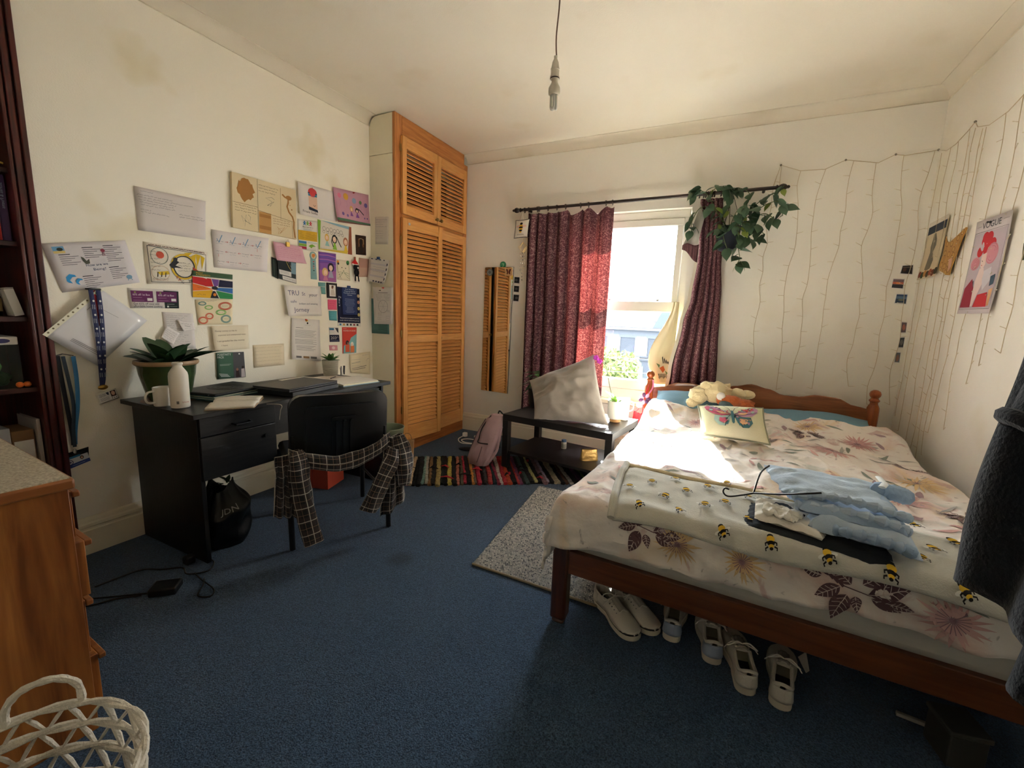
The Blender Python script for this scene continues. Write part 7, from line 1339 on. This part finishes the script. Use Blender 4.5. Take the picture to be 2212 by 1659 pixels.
s.poly([(.66,.72),(.76,.70),(.80,.98),(.64,.98)],(60,44,40)); s.ell(.71,.67,.045,.055,(150,104,84)); s.poly([(.86,.66),(.97,.64),(.98,.98),(.84,.98)],(196,186,186)); s.ell(.92,.60,.045,.055,(60,44,40)); done(s)
s=paper('feelings_map','cream card of red, green and grey scribbled clouds','drawing','L',[(.989,1.242),(1.199,1.257),(1.189,1.103),(.995,1.101)],(228,214,180)); s.scrib(.15,.55,.07,GY,100); 
for cu_,cv,ru,rv_,c in ((.17,.16,.10,.07,(110,140,130)),(.33,.32,.11,.08,(140,180,110)),(.78,.28,.19,.15,(200,96,74)),(.66,.52,.15,.10,(140,190,110)),(.80,.78,.15,.15,(130,160,150)),(.33,.66,.11,.12,(206,110,84)),(.15,.82,.13,.14,(206,110,84))):
    for k in range(3): s.ring(cu_,cv,ru*(1-.13*k),rv_*(1-.13*k),c,.0028,18)
    s.scrib(cu_-ru*.5,cu_+ru*.5,cv,GY,int(cu_*100),w=.0009)
done(s)
s=paper('grey_notes','long white sheet of handwriting behind the big plant','paper','L',[(.822,1.171),(.973,1.164),(.975,.965),(.832,.984)],(214,208,204)); [s.scrib(.1,.8-.1*(k%3),.08+.06*k,GY,110+k,w=.0009) for k in range(14)]; done(s,'handwriting')
s=paper('small_note','small curled note overlapping the long white sheet','paper','L',[(.889,1.129),(.972,1.116),(.975,1.075),(.91,1.067)],(220,214,210),off=.006,cb=.006,cl_=.008); s.scrib(.1,.8,.3,K,120); s.line([(.3,.5),(.7,.55)],K,.002); s.scrib(.2,.7,.75,GY,121); done(s,'handwriting')
s=paper('small_note','small tilted note sticking out beside the big plant','paper','L',[(.835,1.098),(.895,1.056),(.857,.995),(.802,1.039)],(222,216,212),off=.008,cb=.008,cl_=.006); [s.scrib(.1,.85,.2+.15*k,GY,123+k,w=.0009) for k in range(5)]; done(s,'handwriting')
s=paper('wellbeing_sheet','tilted white sheet with dolphins and How are we Being heading','poster','L',[(.392,1.452),(.693,1.514),(.739,1.316),(.442,1.248)],(212,206,208),ct=.003); DB=(52,56,66)
s.text('How are we',.39,.52,.012,(70,90,120),width=.085); s.text('Being?',.46,.62,.012,(70,90,120),width=.05); s.rect(.09,.07,.22,.19,(110,160,196)); s.rect(.09,.16,.22,.21,(214,190,120)); s.ell(.17,.13,.035,.035,(60,66,60))
for cu_,cv,sc in ((.16,.72,1),(.24,.80,.7)): s.poly([(cu_-.06*sc,cv+.06*sc),(cu_-.05*sc,cv-.02*sc),(cu_,cv-.08*sc),(cu_+.06*sc,cv-.05*sc),(cu_+.07*sc,cv-.01*sc),(cu_+.02*sc,cv-.01*sc),(cu_-.02*sc,cv+.05*sc),(cu_,cv+.12*sc),(cu_-.04*sc,cv+.1*sc)],(60,150,206))
s.poly([(.37,.30),(.40,.33),(.42,.40),(.46,.36),(.45,.46),(.40,.47),(.38,.40)],(96,96,84)); s.ell(.66,.20,.028,.04,(150,70,86)); [s.line([(.645+.012*k,.24),(.64+.016*k,.32)],(120,60,70),.002) for k in range(3)]; s.ell(.88,.84,.04,.05,(120,160,186)); s.line([(.86,.88),(.85,.92)],(120,160,186),.003); s.line([(.9,.88),(.91,.92)],(120,160,186),.003)
for u0,v0,n in ((.13,.24,5),(.42,.12,5),(.68,.10,8),(.66,.58,6),(.30,.72,6)):
    s.rule(u0,u0+.13,v0,K,.003)
    for k in range(n): s.rule(u0,u0+.22-.05*(k%3),v0+.045+.042*k,DB,.0018)
done(s)
# plastic sleeve, diamond
def sleeve_mat():
    m=bpy.data.materials.new('clear_sleeve'); m.use_nodes=True; b=m.node_tree.nodes['Principled BSDF']; b.inputs['Base Color'].default_value=lin((216,214,216)); b.inputs['Roughness'].default_value=.25; b.inputs['Coat Weight'].default_value=.6; return m
s=paper('plastic_sleeve','sheet in a punched plastic sleeve hung as a diamond','plastic sleeve','L',[(.352,1.065),(.562,1.277),(.743,1.126),(.528,.911)],sleeve_mat(),off=.028,cb=-.004,cr=.004)
s.rect(-.0,0,1,.075,(226,222,200)); [s.ell(.06+.085*k,.035,.014,.016,(120,108,80)) for k in range(11)]; s.line([(.12,.35),(.14,.95)],GY,.0018); s.line([(.16,.35),(.19,.97)],GY,.0022); s.line([(.14,.35),(.17,.97)],GY,.0022); s.line([(.62,.15),(.70,.15)],GY,.002); s.line([(.75,.3),(.78,.6)],GY,.0012); done(s)
# illustrated conference sheet
s=paper('graphic_notes','illustrated notes sheet in yellow, black and red ink','drawing','L',[(.767,1.521),(1.074,1.512),(1.061,1.329),(.768,1.311)],(226,218,202),off=.002)
s.line([(.05,.08),(.97,.10),(.97,.6)],K,.003); s.line([(.05,.08),(.07,.95),(.7,.95)],K,.003); [s.scrib(.07,.95,.05,((150,60,50),K)[k],130+k,w=.002) for k in range(2)]
s.ring(.22,.30,.13,.20,(120,130,120),.003); s.ell(.23,.27,.06,.09,(206,90,70)); s.ring(.22,.72,.14,.18,(190,150,120),.002); s.poly([(.16,.70),(.34,.66),(.36,.74),(.22,.78)],(214,180,50)); [s.line([(.18+.06*k,.70),(.17+.06*k,.82)],K,.004) for k in range(3)]
s.ring(.60,.52,.17,.29,K,.005); s.ring(.60,.52,.20,.33,(206,170,50),.010); s.poly([(.36,.5),(.44,.34),(.52,.40),(.46,.5),(.56,.55),(.46,.56),(.40,.58)],K); s.ell(.46,.34,.035,.05,K)
for a in ([(.72,.2),(.80,.12),(.78,.42)],[(.80,.12),(.88,.14),(.82,.48)],[(.88,.14),(.95,.2),(.90,.55)],[(.6,.14),(.74,.10),(.66,.22)]): s.poly(a,(216,180,40))
s.poly([(.74,.5),(.90,.66),(.76,.74)],(170,60,44)); s.poly([(.88,.68),(.97,.64),(.98,.8)],K); s.text('P',.46,.86,.018,(170,50,50)); s.text('A',.49,.91,.018,(170,50,50)); s.text('C',.54,.97,.016,K); s.text('YPAS',.66,.95,.018,K,width=.055)
[s.scrib(.09,.34,.86+.04*k,(150,60,50) if k%2 else K,140+k,w=.0012) for k in range(2)]; [s.scrib(.08,.22,.2+.09*k,K,145+k,w=.0012) for k in range(6)]; [s.scrib(.5,.7,.42+.07*k,K,152+k,w=.0014) for k in range(4)]; done(s)
s=paper('rainbow_poster','rainbow wheel poster with a green heading band','poster','L',[(.985,1.401),(1.206,1.398),(1.198,1.254),(.977,1.255)],(70,96,70),off=.005)
s.rect(0,.2,1,1,(226,220,206)); s.poly([(0,.22),(.44,.25),(.5,.55),(.32,.56),(0,.46)],(196,40,44)); s.poly([(.45,.25),(.64,.26),(.62,.5),(.52,.56)],(120,80,150)); s.poly([(.65,.26),(1,.28),(1,.54),(.62,.55)],(34,34,60)); s.poly([(0,.48),(.32,.58),(.5,.66),(.0,.76)],(222,110,40)); s.poly([(.62,.58),(1,.56),(1,.78),(.56,.68)],(56,110,176)); s.poly([(0,.78),(.48,.68),(.42,1),(0,1)],(222,170,40)); s.poly([(.56,.70),(1,.80),(1,1),(.66,1)],(50,140,80)); s.poly([(.48,.72),(.54,.72),(.64,1),(.42,1)],(40,40,46)); s.ell(.53,.86,.04,.06,(220,130,50)); s.ell(.53,.60,.08,.07,(50,48,56))
s.text('POINT',.08,.10,.009,(214,170,60)); s.text('A MANIFESTO',.08,.17,.009,(214,170,60),width=.075); [s.scrib(a,a+.2,b,(60,56,66),160+k,w=.001) for k,(a,b) in enumerate(((.12,.36),(.72,.40),(.1,.62),(.72,.66),(.1,.88),(.74,.9)))]; done(s)
s=paper('meal_voucher','voucher card with two purple meal-box offers','voucher','L',[(.682,1.286),(.909,1.289),(.906,1.191),(.686,1.186)],(216,210,204)); s.poly([(.68,.06),(1,.08),(1,1),(.70,1)],(36,46,44)); PU=(104,44,92)
for u0 in (.05,.54): s.rect(u0,.12,u0+.42,.68,PU); s.text('65% off 1st Box',u0+.03,.36,.010,(226,216,222),width=.075); s.rule(u0+.03,u0+.2,.46,(190,150,180)); s.rule(u0+.03,u0+.24,.6,(190,150,180)); s.rect(u0+.30,.48,u0+.40,.62,(230,226,222)); s.ell(u0+.08,.2,.02,.03,(140,180,80))
s.text('Get 65% off easy and',.07,.82,.011,K,width=.115); s.text('affordable home cooking',.07,.95,.011,K,width=.13); s.rule(.74,.9,.78,(206,206,200)); s.rect(.74,.86,.78,.95,(226,226,220)); s.rule(.8,.96,.9,(160,166,160)); done(s)
s=paper('process_diagram','landscape sheet of ticked steps joined by red arrows','paper','L',[(1.102,1.64),(1.436,1.644),(1.417,1.433),(1.105,1.43)],(220,212,210),cr=.02,ct=.004)
for j in range(3):
    for i in range(4 if j<2 else 3):
        u=.06+.23*i; v=.28+.27*j; s.scrib(u,u+.13,v,(90,90,110),170+i+4*j,w=.0014); s.scrib(u,u+.11,v+.06,(120,130,150),180+i,w=.001)
        if j==0: s.line([(u+.02,v-.06),(u+.05,v+.04),(u+.11,v-.17)],(80,140,180),.004)
        if i<(3 if j<2 else 2): a=(u+.155,v) ; s.line([a,(u+.21,v)],(190,80,80),.002); s.line([(u+.19 if j!=1 else u+.175,v-.02),(u+.21 if j!=1 else u+.155,v),(u+.19 if j!=1 else u+.175,v+.02)],(190,80,80),.002)
s.line([(.80,.36),(.80,.44)],(190,80,80),.002); s.line([(.09,.62),(.09,.70)],(190,80,80),.002); done(s)
# lanyards with cards
def lanyard(label,pts_l,pts_r,col,loc,w=.009):
    t=thing('lanyard',label,'lanyard',loc); 
    for pts,c in ((pts_l,col[0]),(pts_r,col[1])):
        P=catmull([wallpt('L',a,b,h) for a,b,h in pts],6); MB().tube(P,w,6,flat=.18).build('strap',M('strap_%d_%d_%d'%c,c,rough=.7),t)
    return t
t=lanyard('navy lanyard with white lettering hanging over the plastic sleeve',[(.528,1.27,.036),(.532,1.15,.04),(.535,1.0,.036),(.538,.86,.02),(.54,.815,.012)],[(.556,1.27,.036),(.556,1.15,.04),(.552,1.0,.036),(.546,.86,.02),(.541,.815,.012)],((38,44,84),(38,44,84)),(.02,.54,.72))
MB().tube(catmull([wallpt('L',.542,1.265,.03),wallpt('L',.548,1.2,.034),wallpt('L',.552,1.1,.034)],5),.006,6,flat=.2).build('red_lining',M('red_strap',(150,36,50),rough=.7),t); MB().box(.004,.04,.520,.566,1.266,1.274).build('wall_hook',M('dark_hook',(40,38,40),rough=.5),t,bevel=.002)
s=Sheet(lambda u,v,h:wallpt('L',.524+.004*v+.03*0+(.532-.524)*0+.014*u,1.24-.40*v,.0445+h-.012*v*v),.014,.40)
s2=Sheet(lambda u,v,h:wallpt('L',.549-.004*v+.014*u,1.24-.40*v,.0445+h-.012*v*v),.014,.40)
for k in range(6):
    for ss in (s,s2): ss.ell(.5,.06+.16*k,.28,.012,(216,214,214)); ss.text('YOUNG',.22,.155+.16*k,.0042,(206,206,212),rot=PI/2); ss.text('DEVON',.72,.155+.16*k,.0042,(206,206,212),rot=PI/2)
s.build('strap_lettering',t); s2.build('strap_lettering',t)
MB().ball(wallpt('L',.541,.806,.016),.008,.02,.012,n=12).build('gold_clasp',M('gold_clip'),t)
s=paper('id_card','plastic photo identity card on the navy lanyard','card','L',[(.510,.776),(.590,.796),(.602,.744),(.522,.722)],(214,210,196),off=.012,grp='identity cards on lanyards',th=.001); s.rect(.08,.12,.94,.92,(232,230,226)); s.text('YOUNG',.12,.30,.007,NAVY,width=.026); s.text('DEVON',.12,.44,.007,NAVY,width=.026); s.poly([(.46,.14),(.6,.14),(.58,.42),(.5,.36)],(50,56,80)); s.rect(.66,.12,.92,.66,(70,52,50)); s.ell(.79,.36,.09,.2,(226,184,160)); [s.rule(.12,.55,.56+.08*k,GY) for k in range(4)]; [s.ell(.68+.1*k,.78,.025,.04,K) for k in range(3)]; done(s)
t=lanyard('blue and black lanyards tangled together beside the bookcase',[(.393,.968,.02),(.398,.86,.02),(.405,.72,.018),(.412,.60,.014),(.412,.55,.012)],[(.446,.963,.02),(.448,.86,.02),(.442,.74,.018),(.424,.62,.014),(.418,.55,.012)],((26,28,36),(60,124,176)),(.015,.42,.45),.008)
MB().tube(catmull([wallpt('L',.41,.965,.024),wallpt('L',.418,.86,.026),wallpt('L',.425,.74,.024),wallpt('L',.416,.62,.018),wallpt('L',.415,.54,.014)],6),.007,6,flat=.2).build('strap',M('strap_grey_blue',(50,62,76),rough=.7),t); MB().tube([wallpt('L',.39,.97,.02),wallpt('L',.41,.976,.022),wallpt('L',.446,.966,.02)],.006,6,flat=.3).build('strap_top',M('strap_26_28_36'),t); MB().ball(wallpt('L',.413,.52,.014),.006,.007,.012,n=10).build('metal_clip',M('silver_tab'),t)
s=paper('id_card','black card holder behind the blue and white identity card','card','L',[(.375,.512),(.466,.526),(.464,.476),(.378,.462)],(26,26,28),off=.004,grp='identity cards on lanyards',th=.001); s.rule(.2,.9,.3,(70,70,72)); s.rule(.2,.9,.45,(70,70,72)); done(s)
s=paper('id_card','blue and white identity card with a round emblem','card','L',[(.362,.482),(.458,.502),(.466,.458),(.374,.436)],(222,222,226),off=.010,grp='identity cards on lanyards',th=.001); s.rect(0,.62,1,1,(40,60,130)); s.rect(.3,-.12,.72,.08,(60,130,180)); s.ring(.28,.42,.10,.22,(60,50,90),.003); s.ell(.28,.42,.05,.10,(90,80,120)); s.ell(.74,.28,.07,.2,(60,46,44)); s.ell(.74,.30,.035,.11,(226,184,160)); s.rule(.3,.8,.82,(190,200,226)); done(s)
# papers on the side of the wardrobe
G2='papers on the wardrobe side'
s=paper('handwritten_slip','tall grey slip of handwriting high on the wardrobe side','paper','S',[(.055,1.957),(.195,1.952),(.187,1.741),(.054,1.748)],(214,206,194),grp=G2); [s.scrib(.08,.9-.15*(k%3),.10+.085*k,GY,200+k,w=.0012) for k in range(4)]; [s.scrib(.08,.6,.52+.085*k,GY,206+k,w=.0012) for k in range(4)]; done(s,'handwriting')
s=paper('clipped_letters','folded patterned letters hung from a clip at the wardrobe corner','paper','S',[(.02,1.640),(.215,1.615),(.170,1.425),(.012,1.452)],(224,218,212),off=.02,cb=.02,cl_=.02,grp=G2); [s.rect(.08,.2+.25*k,.92,.27+.25*k,(206,202,206)) for k in range(3)]; [s.scrib(.2,.8,.36+.09*k,GY,210+k) for k in range(3)]; [s.rect(.1+.2*k,.02,.18+.2*k,.06,(70,70,84)) for k in range(4)]; [s.rect(.9,.15+.2*k,.96,.25+.2*k,(70,70,84)) for k in range(4)]; [s.rect(.3+.16*k,.92,.38+.16*k,.98,(70,70,84)) for k in range(4)]; t=done(s); MB().box(.10,.125,WY-.04,WY-.026,1.622,1.642).build('clip',M('blue_clip'),t,bevel=.002)
MB().add([(.004,WY-.006,1.63),(.02,WY-.03,1.63),(.01,WY-.055,1.44),(.002,WY-.012,1.43)],[(0,1,2,3)]).build('back_sheet',M('white_paper'),t,solid=.001)
s=paper('teal_sheet','teal sheet with black marker writing low on the wardrobe side','paper','S',[(.004,1.314),(.182,1.295),(.193,1.025),(.004,1.025)],(88,130,126),grp=G2,off=.004); [s.scrib(.06,.7,.08+.05*k,(50,80,80),220+k,w=.0012) for k in range(2)]
for k in range(6): s.line([(.3+.06*(k%3),.36+.06*k),(.38+.06*(k%3),.30+.06*k)],(30,36,38),.004)
[s.line([(.4,.62+.045*k),(.6,.60+.045*k),(.9,.62+.045*k)],(40,56,58),.002) for k in range(7)]; done(s,'handwriting')
s=paper('wheel_handout','white handout with a wheel diagram in front of the teal sheet','paper','S',[(.05,1.403),(.262,1.403),(.258,1.109),(.066,1.105)],(222,216,210),grp=G2,off=.034,cb=.006); s.rule(.26,.74,.15,K,.003); s.ring(.5,.52,.24,.17,(90,88,90),.002,26); s.poly([(.28,.10),(.38,.07),(.42,.10)],K)
for a in range(6): s.line([(.5,.52),(.5+.24*math.cos(a*PI/3),.52+.17*math.sin(a*PI/3))],(150,146,146),.0013)
for u0,v0,u1,v1 in ((.16,.2,.46,.27),(.56,.2,.86,.27),(.2,.3,.38,.36),(.64,.3,.82,.36),(.24,.7,.42,.76),(.70,.62,.84,.66),(.2,.82,.4,.88),(.66,.78,.84,.90)): s.line([(u0,v0),(u1,v0),(u1,v1),(u0,v1),(u0,v0)],GY,.0012); s.scrib(u0+.02,u1-.02,(v0+v1)/2,GY,int(u0*100),w=.0009)
pin(done(s),s,.55,.02,(170,40,40))
# right wall covers and cut-out, back-wall photographs
G3='posters on the right wall'
s=paper('magazine_cover','beige vintage magazine cover of a grey draped figure','poster','R',[(3.313,1.878),(3.035,1.884),(3.058,1.54),(3.335,1.536)],(206,190,158),off=.012,cb=.01,grp=G3,rough=.5); s.rect(0,-.02,1,.06,(214,206,192)); s.rect(.03,.06,.97,.20,(52,58,70)); FG=(112,106,92)
s.poly([(.42,.22),(.52,.22),(.62,.34),(.64,.44),(.54,.55),(.66,.70),(.6,.84),(.46,.86),(.30,.84),(.36,.66),(.40,.54),(.36,.44),(.40,.34)],FG); s.poly([(.46,.3),(.54,.32),(.52,.46),(.46,.44)],(196,180,150)); s.poly([(.48,.58),(.54,.58),(.52,.82),(.44,.82)],(196,182,152)); [s.ell(.12+.14*k,.91+.02*(k%2),.09,.06,((130,60,44),(60,70,50),(180,130,70),(70,60,44),(150,80,50),(110,56,40),(60,60,44))[k]) for k in range(7)]; done(s)
s=paper('magazine_cover','pale grey magazine cover of a woman in a red flower hat','poster','R',[(2.651,1.766),(2.331,1.759),(2.36,1.305),(2.678,1.308)],(206,196,198),off=.012,cb=.008,ct=.008,grp=G3,rough=.5); s.text('VOGUE',.22,.10,.03,(64,66,76),width=.17); s.rule(.06,.2,.07,GY); s.rule(.8,.95,.06,GY); s.line([(.04,.13),(.96,.13),(.96,.95),(.04,.95),(.04,.13)],K,.002); RED=(190,44,52); PNK=(206,140,150); r=R(3)
s.rect(.05,.14,.95,.94,(190,176,184)); [s.ell(.46+.17*r.uniform(-1,1),.28+.09*r.uniform(-1,1),.09,.055,RED) for _ in range(14)]; s.ell(.66,.38,.17,.11,PNK); [s.ring(.66,.38,.04+.035*k,.025+.025*k,(170,80,100),.0016) for k in range(4)]; s.ell(.22,.46,.14,.07,PNK); [s.ring(.22,.46,.04+.03*k,.02+.016*k,(170,80,100),.0014) for k in range(3)]
s.poly([(.38,.38),(.52,.36),(.54,.48),(.48,.54),(.40,.50)],(226,202,194)); s.poly([(.40,.52),(.52,.52),(.60,.66),(.50,.80),(.44,.92),(.36,.92),(.34,.66)],(226,204,198)); s.poly([(.50,.56),(.74,.52),(.78,.66),(.62,.76)],(206,200,206)); s.poly([(.06,.72),(.24,.62),(.36,.74),(.38,.93),(.06,.93)],(150,46,64)); s.poly([(.16,.70),(.30,.64),(.34,.80),(.2,.86)],(110,100,106)); s.poly([(.52,.80),(.8,.78),(.86,.93),(.46,.93)],RED); s.poly([(.78,.62),(.90,.60),(.90,.70),(.80,.72)],(60,80,96)); s.poly([(.82,.76),(.92,.74),(.92,.92),(.86,.92)],(214,166,120)); s.line([(.42,.44),(.45,.45)],K,.003); s.ell(.44,.49,.012,.006,RED); pin(done(s),s,.46,.05,(60,60,62))
t=thing('animal_cutout','gold swirled paper cut-out of an animal head between the covers','cut-out',(XR-.02,2.89,1.52)); CU=[(3.005,1.757),(2.97,1.72),(2.93,1.715),(2.88,1.73),(2.83,1.745),(2.77,1.765),(2.755,1.76),(2.80,1.69),(2.82,1.64),(2.85,1.58),(2.87,1.525),(2.91,1.53),(2.96,1.55),(3.01,1.565),(3.025,1.60),(3.0,1.65),(2.995,1.70)]
MB().prism([Vector((XR-.02,y,z)) for y,z in CU],(.004,0,0)).build('card',M('gold_card',(190,140,66),rough=.5,var=(30,.25)),t,smooth=False); s=Sheet(lambda u,v,h:Vector((XR-.0205-h,3.03-.28*u,1.77-.25*v)),.28,.25); r=R(7)
for k in range(16):
    cu_,cv=((.25,.25),(.45,.28),(.7,.2),(.22,.45),(.4,.5),(.58,.42),(.15,.7),(.3,.75),(.45,.72),(.55,.6),(.62,.55),(.2,.85),(.4,.9),(.85,.1),(.12,.1),(.5,.85))[k]; s.ring(cu_,cv,.06,.06,(110,60,30),.002,12); s.ring(cu_,cv,.025,.025,(226,190,110),.002,8)
s.poly([(.45,.62),(.6,.6),(.62,.8),(.52,.9)],(214,170,150)); s.build('swirl_pattern',t)
s=paper('wall_photo','edge of a dark green print at the right end of the right wall','photograph','R',[(2.24,1.60),(2.16,1.60),(2.16,1.527),(2.226,1.527)],(70,76,48),grp=G3); s.rect(.1,.1,.9,.9,(96,90,52)); done(s)
G4='small photographs on the back wall'
def photo(label,q,bg,draw,border=True,grp=G4):
    s=paper('photograph',label,'photograph','B',q,(224,222,218),grp=grp,off=.003); s.rect(.06,.08,.94,.92,bg); draw(s); done(s,'picture')
photo('dark evening street photograph, topmost by the wall corner',[(3.704,1.64),(3.763,1.645),(3.768,1.576),(3.697,1.583)],(52,46,46),lambda s:(s.rect(.1,.2,.9,.3,(110,100,90)),s.ell(.3,.5,.15,.2,(90,60,50)),s.rect(.5,.5,.8,.8,(40,36,40))))
photo('sunset photograph with a red glow, second by the wall corner',[(3.667,1.555),(3.731,1.552),(3.731,1.482),(3.663,1.488)],(120,100,104),lambda s:(s.rect(.06,.35,.94,.55,(206,110,84)),s.rect(.06,.6,.94,.92,(46,46,56)),s.ell(.5,.45,.2,.08,(236,150,90))))
photo('blue seascape photograph, third by the wall corner',[(3.698,1.454),(3.761,1.452),(3.761,1.381),(3.694,1.386)],(104,130,156),lambda s:(s.rect(.06,.5,.94,.92,(60,76,96)),s.ell(.5,.6,.25,.1,(120,124,110)),s.rect(.06,.08,.94,.25,(60,84,120))))
photo('narrow strip photo with a reddish figure near the corner',[(3.752,1.269),(3.782,1.267),(3.785,1.189),(3.756,1.188)],(110,96,100),lambda s:s.ell(.5,.5,.3,.25,(176,110,96)))
photo('narrow strip photo in grey tones near the corner',[(3.755,1.163),(3.784,1.167),(3.785,1.088),(3.757,1.087)],(76,80,84),lambda s:s.ell(.5,.5,.3,.25,(130,126,124)))
photo('narrow strip photo lowest of the corner strips',[(3.751,1.061),(3.776,1.063),(3.779,.983),(3.749,.984)],(110,116,124),lambda s:s.ell(.5,.55,.3,.3,(150,110,96)))
for k,(lab,q) in enumerate((('black instant photo, uppermost beside the mirror',[(.809,1.583),(.868,1.578),(.865,1.513),(.806,1.518)]),('black instant photo, middle one beside the mirror',[(.807,1.5),(.866,1.496),(.864,1.431),(.805,1.435)]),('black instant photo, lowest beside the mirror',[(.805,1.417),(.87,1.414),(.863,1.344),(.803,1.347)]))):
    photo(lab,q,(34,34,36),lambda s,k=k:s.ell(.5+.1*(k-1),.5,.25,.18,(90,88,86)),grp='instant photos beside the mirror')
# ------------------------------------------------------------------ the street outside
HY=36.0; HS=(HY+.463)/16.463
def hp(x16,z16): return 2.693+(x16-2.693)*HS, 1.2225+(z16-1.2225)*HS
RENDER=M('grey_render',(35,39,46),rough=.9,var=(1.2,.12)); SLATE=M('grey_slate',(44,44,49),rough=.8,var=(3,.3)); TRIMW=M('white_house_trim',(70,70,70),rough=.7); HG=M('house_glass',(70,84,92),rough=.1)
hs=thing('terraced_house','grey rendered terraced house with slate roof across the street','house',(-4,HY,-8))
x0,_=hp(-3.4,0); x1,_=hp(2.8,0); _,ze=hp(0,.87); _,zr=hp(0,1.50)
MB().box(x0,x1,HY,HY+8,-8,ze).build('wall',RENDER,hs,smooth=False)
MB().prism([(x0-.2,HY-.35,ze),(x0-.2,HY+4.2,zr+1.6),(x0-.2,HY+8.3,ze)],(x1-x0+.4,0,0)).build('roof',SLATE,hs,smooth=False)
rows=6
for j in range(rows):   # slate courses, one strip of slates each
    t=(j+.1)/rows; y=HY-.35+4.55*t; z=ze+(zr+1.6-ze)*t; MB().prism([(x0-.2,y-.02,z+.01),(x0-.2,y+.80,z+.01+.80*(zr+1.6-ze)/4.55),(x0-.2,y+.80,z+.05+.80*(zr+1.6-ze)/4.55),(x0-.2,y-.02,z+.06)],(x1-x0+.4,0,0)).build('slate_course',M('slate_%d'%(j%3),((40,40,44),(31,31,36),(47,45,47))[j%3],rough=.8,var=(1.5,.25)),hs,smooth=False)
MB().box(x0-.2,x1+.2,HY-.42,HY-.30,ze-.12,ze+.05).build('gutter',M('dark_gutter',(70,74,80),rough=.6),hs,smooth=False)
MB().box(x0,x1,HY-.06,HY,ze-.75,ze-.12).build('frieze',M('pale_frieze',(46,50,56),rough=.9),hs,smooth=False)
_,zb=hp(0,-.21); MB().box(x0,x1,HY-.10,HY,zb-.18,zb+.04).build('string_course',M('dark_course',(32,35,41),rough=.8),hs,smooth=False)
def hwin(xa,za,xb,zb_,nm='window'):
    a,zt=hp(xa,za); b,zz=hp(xb,zb_); f=MB().box(a-.08,b+.08,HY-.05,HY+.02,zz-.12,zt+.06).build(nm,TRIMW,hs,smooth=False); m=(zt+zz)/2
    MB().box(a+.04,b-.04,HY-.07,HY-.05,m+.05,zt-.04).build('pane',M('house_glass_pale',(62,67,70),rough=.1),f,smooth=False); MB().box(a+.04,b-.04,HY-.07,HY-.05,zz,m-.03).build('pane',M('house_glass_green',(42,50,36),rough=.1),f,smooth=False); MB().box(a-.2,b+.2,HY-.2,HY,zz-.24,zz-.12).build('sill',M('dark_course'),f,smooth=False)
hwin(-1.30,.64,-.88,-.11); hwin(-.27,.60,.11,-.06); hwin(.95,.60,1.33,-.06); hwin(-2.35,.62,-1.95,-.1)
a,zt=hp(-.36,-.5); b,zz=hp(.06,-1.6); d=MB().box(a,b,HY-.05,HY+.02,zz,zt).build('door',M('house_door',(46,54,54),rough=.6),hs,smooth=False); MB().box(a+.1,b-.1,HY-.07,HY-.05,zt-.6,zt-.1).build('fanlight',M('house_glass_green'),d,smooth=False)
xc,_=hp(-1.55,0); MB().box(xc-.5,xc+.5,HY+2.5,HY+3.4,zr,zr+2.6).build('chimney',M('chimney_brick',(140,120,110),rough=.9),hs,smooth=False)
xd,_=hp(.70,0); MB().prism([(xd-.9,HY-.3,ze+.1),(xd+.9,HY-.3,ze+.1),(xd,HY-.3,zr+.6)],(0,3.5,0)).build('dormer_gable',M('dark_dormer',(32,39,48),rough=.8),hs,smooth=False)
rt=random.Random(6)
def tree(label,cx,cy,cz,rx,rz,cols,n=2600):
    t=thing('street_tree',label,'tree',(cx,cy,-8)); MB().tube([(cx,cy,-8),(cx+.1,cy,cz-rz*.3)],[.18,.10],8).build('trunk',M('bark',(92,80,64),rough=1),t)
    g=MB()
    for k in range(n):
        a=rt.uniform(0,2*PI); e=math.asin(rt.uniform(-1,1)); q=rt.uniform(.45,1)**.5*(1+.25*nz(a*1.5,e*2,cx)); p=Vector((cx+rx*q*math.cos(a)*math.cos(e),cy+rx*q*math.sin(a)*math.cos(e),cz+rz*q*math.sin(e)))
        u=Vector((rt.uniform(-1,1),rt.uniform(-1,1),rt.uniform(-1,1))).normalized(); v=u.orthogonal().normalized(); s_=rt.uniform(.10,.2); g.add([p-u*s_,p+v*s_*.5,p+u*s_,p-v*s_*.5],[(0,1,2,3)],k%len(cols))
    o=g.build('foliage',[M('fol_%d_%d_%d'%c,c,rough=.8) for c in cols],t,smooth=False); o['kind']='stuff'
tree('bright yellow-green tree in front of the grey house',-2.6,22.0,-1.55,1.5,1.15,[(74,86,32),(56,72,26),(86,92,46)])
tree('low green shrub tree beside the house door',-.55,23.0,-2.6,.8,.6,[(62,72,30),(76,84,36)],900)
for k in range(3):
    z=-.55-.62*k; tag(MB().tube([(-9,19,z+.3),(-2,19,z+.02),(6,19,z+.25)],.014,5).build('street_cable',M('overhead_cable',(60,62,66),rough=.6)),('uppermost overhead cable crossing the view of the house','middle overhead cable crossing the view of the house','lowest overhead cable crossing the view of the house')[k],'cable')
structure(MB().box(-60,60,YB+1,70,-8.2,-8).build('ground',M('street_asphalt',(96,96,98),rough=.95),smooth=False))
